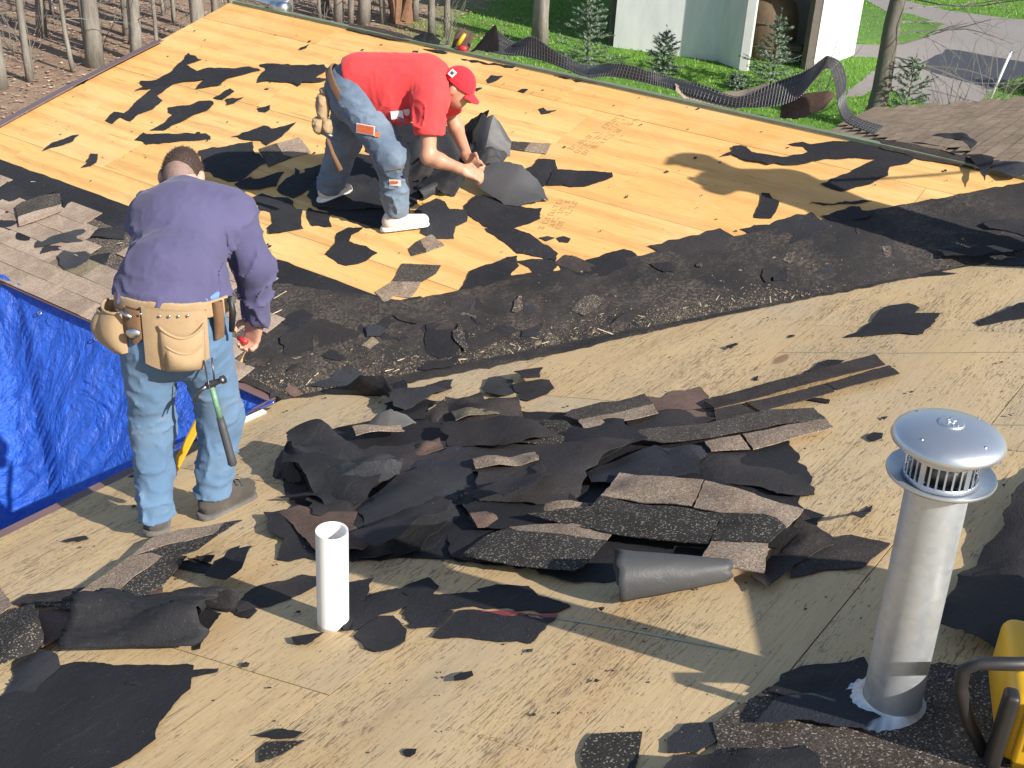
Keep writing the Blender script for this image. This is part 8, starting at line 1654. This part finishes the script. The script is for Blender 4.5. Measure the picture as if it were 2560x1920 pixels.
# ------------------------------------------------------------------ white shed
t = MT('white_wall'); v = t.coord(rnd=False); t.col(t.mix(t.ramp(t.noise(2.2, 6, .65, t.coord((1, 1, .25), rnd=False)), [(.35, (0, 0, 0)), (.7, (1, 1, 1))]), (.62, .63, .62, 1), (.78, .78, .76, 1))); t.p(Roughness=.75); t.bump(t.noise(30, 4, .6, v), .2, .01); MATS['white_wall'] = t.m
simple('dark_wood', (.10, .085, .07, 1), .85, nscale=6, namt=.4); simple('shed_inside', (.34, .34, .33, 1), .9, nscale=3, namt=.2); simple('rust_tank', (.125, .085, .05, 1), .8, nscale=5, namt=.5)
shed = empty('shed', (4.6, 33.5, 0)); tag(shed, 'white shed with open doorway and tall sunlit side wall', 'shed')
def wall(name, a, b, z0, z1, th, mat, parent=shed):
    a, b = Vector((*a, 0)), Vector((*b, 0)); d = (b-a).normalized(); n_ = Vector((-d.y, d.x, 0))*th; vs = [p+ZV*z for z in (z0, z1) for p in (a, b, b+n_, a+n_)]
    return put(name, vs, [(3, 2, 1, 0), (4, 5, 6, 7), (0, 1, 5, 4), (1, 2, 6, 5), (2, 3, 7, 6), (3, 0, 4, 7)], mat, parent)
WW = MATS['white_wall']
wall('wall', (2.12, 33.40), (4.78, 32.45), 0, 4.6, .14, WW)
wall('fin_wall', (4.78, 32.45), (5.24, 31.62), 0, 4.6, .12, WW)
wall('corner_post', (5.22, 31.60), (5.42, 31.52), 0, 4.6, .20, MATS['white_paint'])
wall('door_post', (6.98, 32.10), (7.22, 32.28), 0, 4.6, .16, MATS['dark_wood'])
wall('corner_post', (7.22, 32.25), (7.40, 32.34), 0, 4.6, .14, MATS['white_paint'])
wall('wall', (7.40, 32.36), (8.72, 34.30), 0, 4.6, .14, WW)
wall('wall', (2.12, 33.55), (2.6, 37.5), 0, 4.6, .14, MATS['dark_wood']); wall('wall', (8.72, 34.45), (8.5, 38.3), 0, 4.6, .14, WW); wall('wall', (2.6, 37.5), (8.5, 38.3), 0, 4.6, .14, MATS['shed_inside'])
wall('inner_wall', (5.2, 34.9), (8.3, 35.3), 0, 4.6, .10, MATS['shed_inside'])
vs = [Vector((x, y, z)) for z in (4.6, 4.75) for x, y in ((1.8, 33.3), (4.75, 32.35), (7.3, 32.2), (9.0, 34.2), (8.7, 38.5), (2.4, 37.8))]
put('roof', vs, [(5, 4, 3, 2, 1, 0), (6, 7, 8, 9, 10, 11)]+[(i, (i+1) % 6, 6+(i+1) % 6, 6+i) for i in range(6)], MATS['roof_brown'], shed)
for a, b, w_ in (((6.0, 34.6, .9), (7.4, 34.7, 3.2), .09), ((6.2, 34.5, .6), (7.6, 34.7, 2.5), .05), ((5.75, 34.5, 0), (5.75, 34.5, 4), .07), ((6.15, 34.4, 1.2), (6.15, 34.4, 4), .08), ((5.5, 34.45, 1.7), (7.0, 34.45, 2.0), .05)): MB().tube([Vector(a), Vector(b)], w_/2+.01, 6).build('brace', MATS['dark_wood'], shed)
tk = empty('rusty_tank', (6.1, 33.4, 0)); tag(tk, 'rusty brown round-topped tank inside the shed doorway', 'tank')
o = MB().lathe([(0, 1.62), (.35, 1.58), (.62, 1.42), (.74, 1.15), (.76, .8), (.76, .12), (.70, .02)], Matrix.Translation((6.15, 33.5, 0)), 32).build('drum', MATS['rust_tank'], tk, True)
for z in (.35, .95): MB().lathe([(.765, z-.02), (.785, z), (.765, z+.02)], Matrix.Translation((6.15, 33.5, 0)), 32).build('band', MATS['rust_tank'], tk, True)
bxs = empty('crate', (6.85, 32.9, 0)); tag(bxs, 'dark low crate beside the rusty tank in the doorway', 'crate')
for z in (.08, .24, .40): MB().box((6.72, 32.85, z), (.42, .40, .13)).build('slat', MATS['dark_wood'], bxs)
# wire pole and hedge at the right
pl_ = empty('fence_post', (10.9, 29.5, 0)); tag(pl_, 'leaning white metal post behind the brown shingled roof', 'post')
MB().tube([Vector((10.85, 29.5, 0)), Vector((11.12, 29.55, 1.25))], .032, 10).build('pole', MATS['white_paint'], pl_, True); MB().lathe([(0, .03), (.036, .02), (.04, 0)], Matrix.Translation((11.12, 29.55, 1.25)), 12).build('pole_cap', MATS['steel'], pl_, True)
hg = MT('hedge'); rp = hg.nt.nodes.new('ShaderNodeNewGeometry'); hg.col(hg.ramp(rp.outputs['Random Per Island'], [(0, (.015, .035, .012)), (1, (.06, .10, .03))])); MATS['hedge'] = hg.m
hd_o = empty('hedge', (13.3, 31.0, 0)); tag(hd_o, 'dark green hedge at the right frame edge beside the drive', 'hedge'); rn = random.Random(3); vs = []; fs = []
for _ in range(5000):
    c = Vector((12.2+2.6*rn.random(), 30.4+1.1*rn.random(), .9*rn.random()**.8)); d = Vector((rn.gauss(0, 1), rn.gauss(0, 1), rn.gauss(0, 1))).normalized()*.045; e = d.orthogonal().normalized()*.03; b = len(vs); vs += [c-d, c+e, c+d, c-e]; fs.append((b, b+1, b+2, b+3))
put('foliage', vs, fs, MATS['hedge'], hd_o)
for k in range(6): MB().tube([Vector((12.3+.45*k, 30.95, 0)), Vector((12.35+.45*k, 30.9, .75))], [.02, .008], 5).build('stem', MATS['bark_dark'], hd_o)
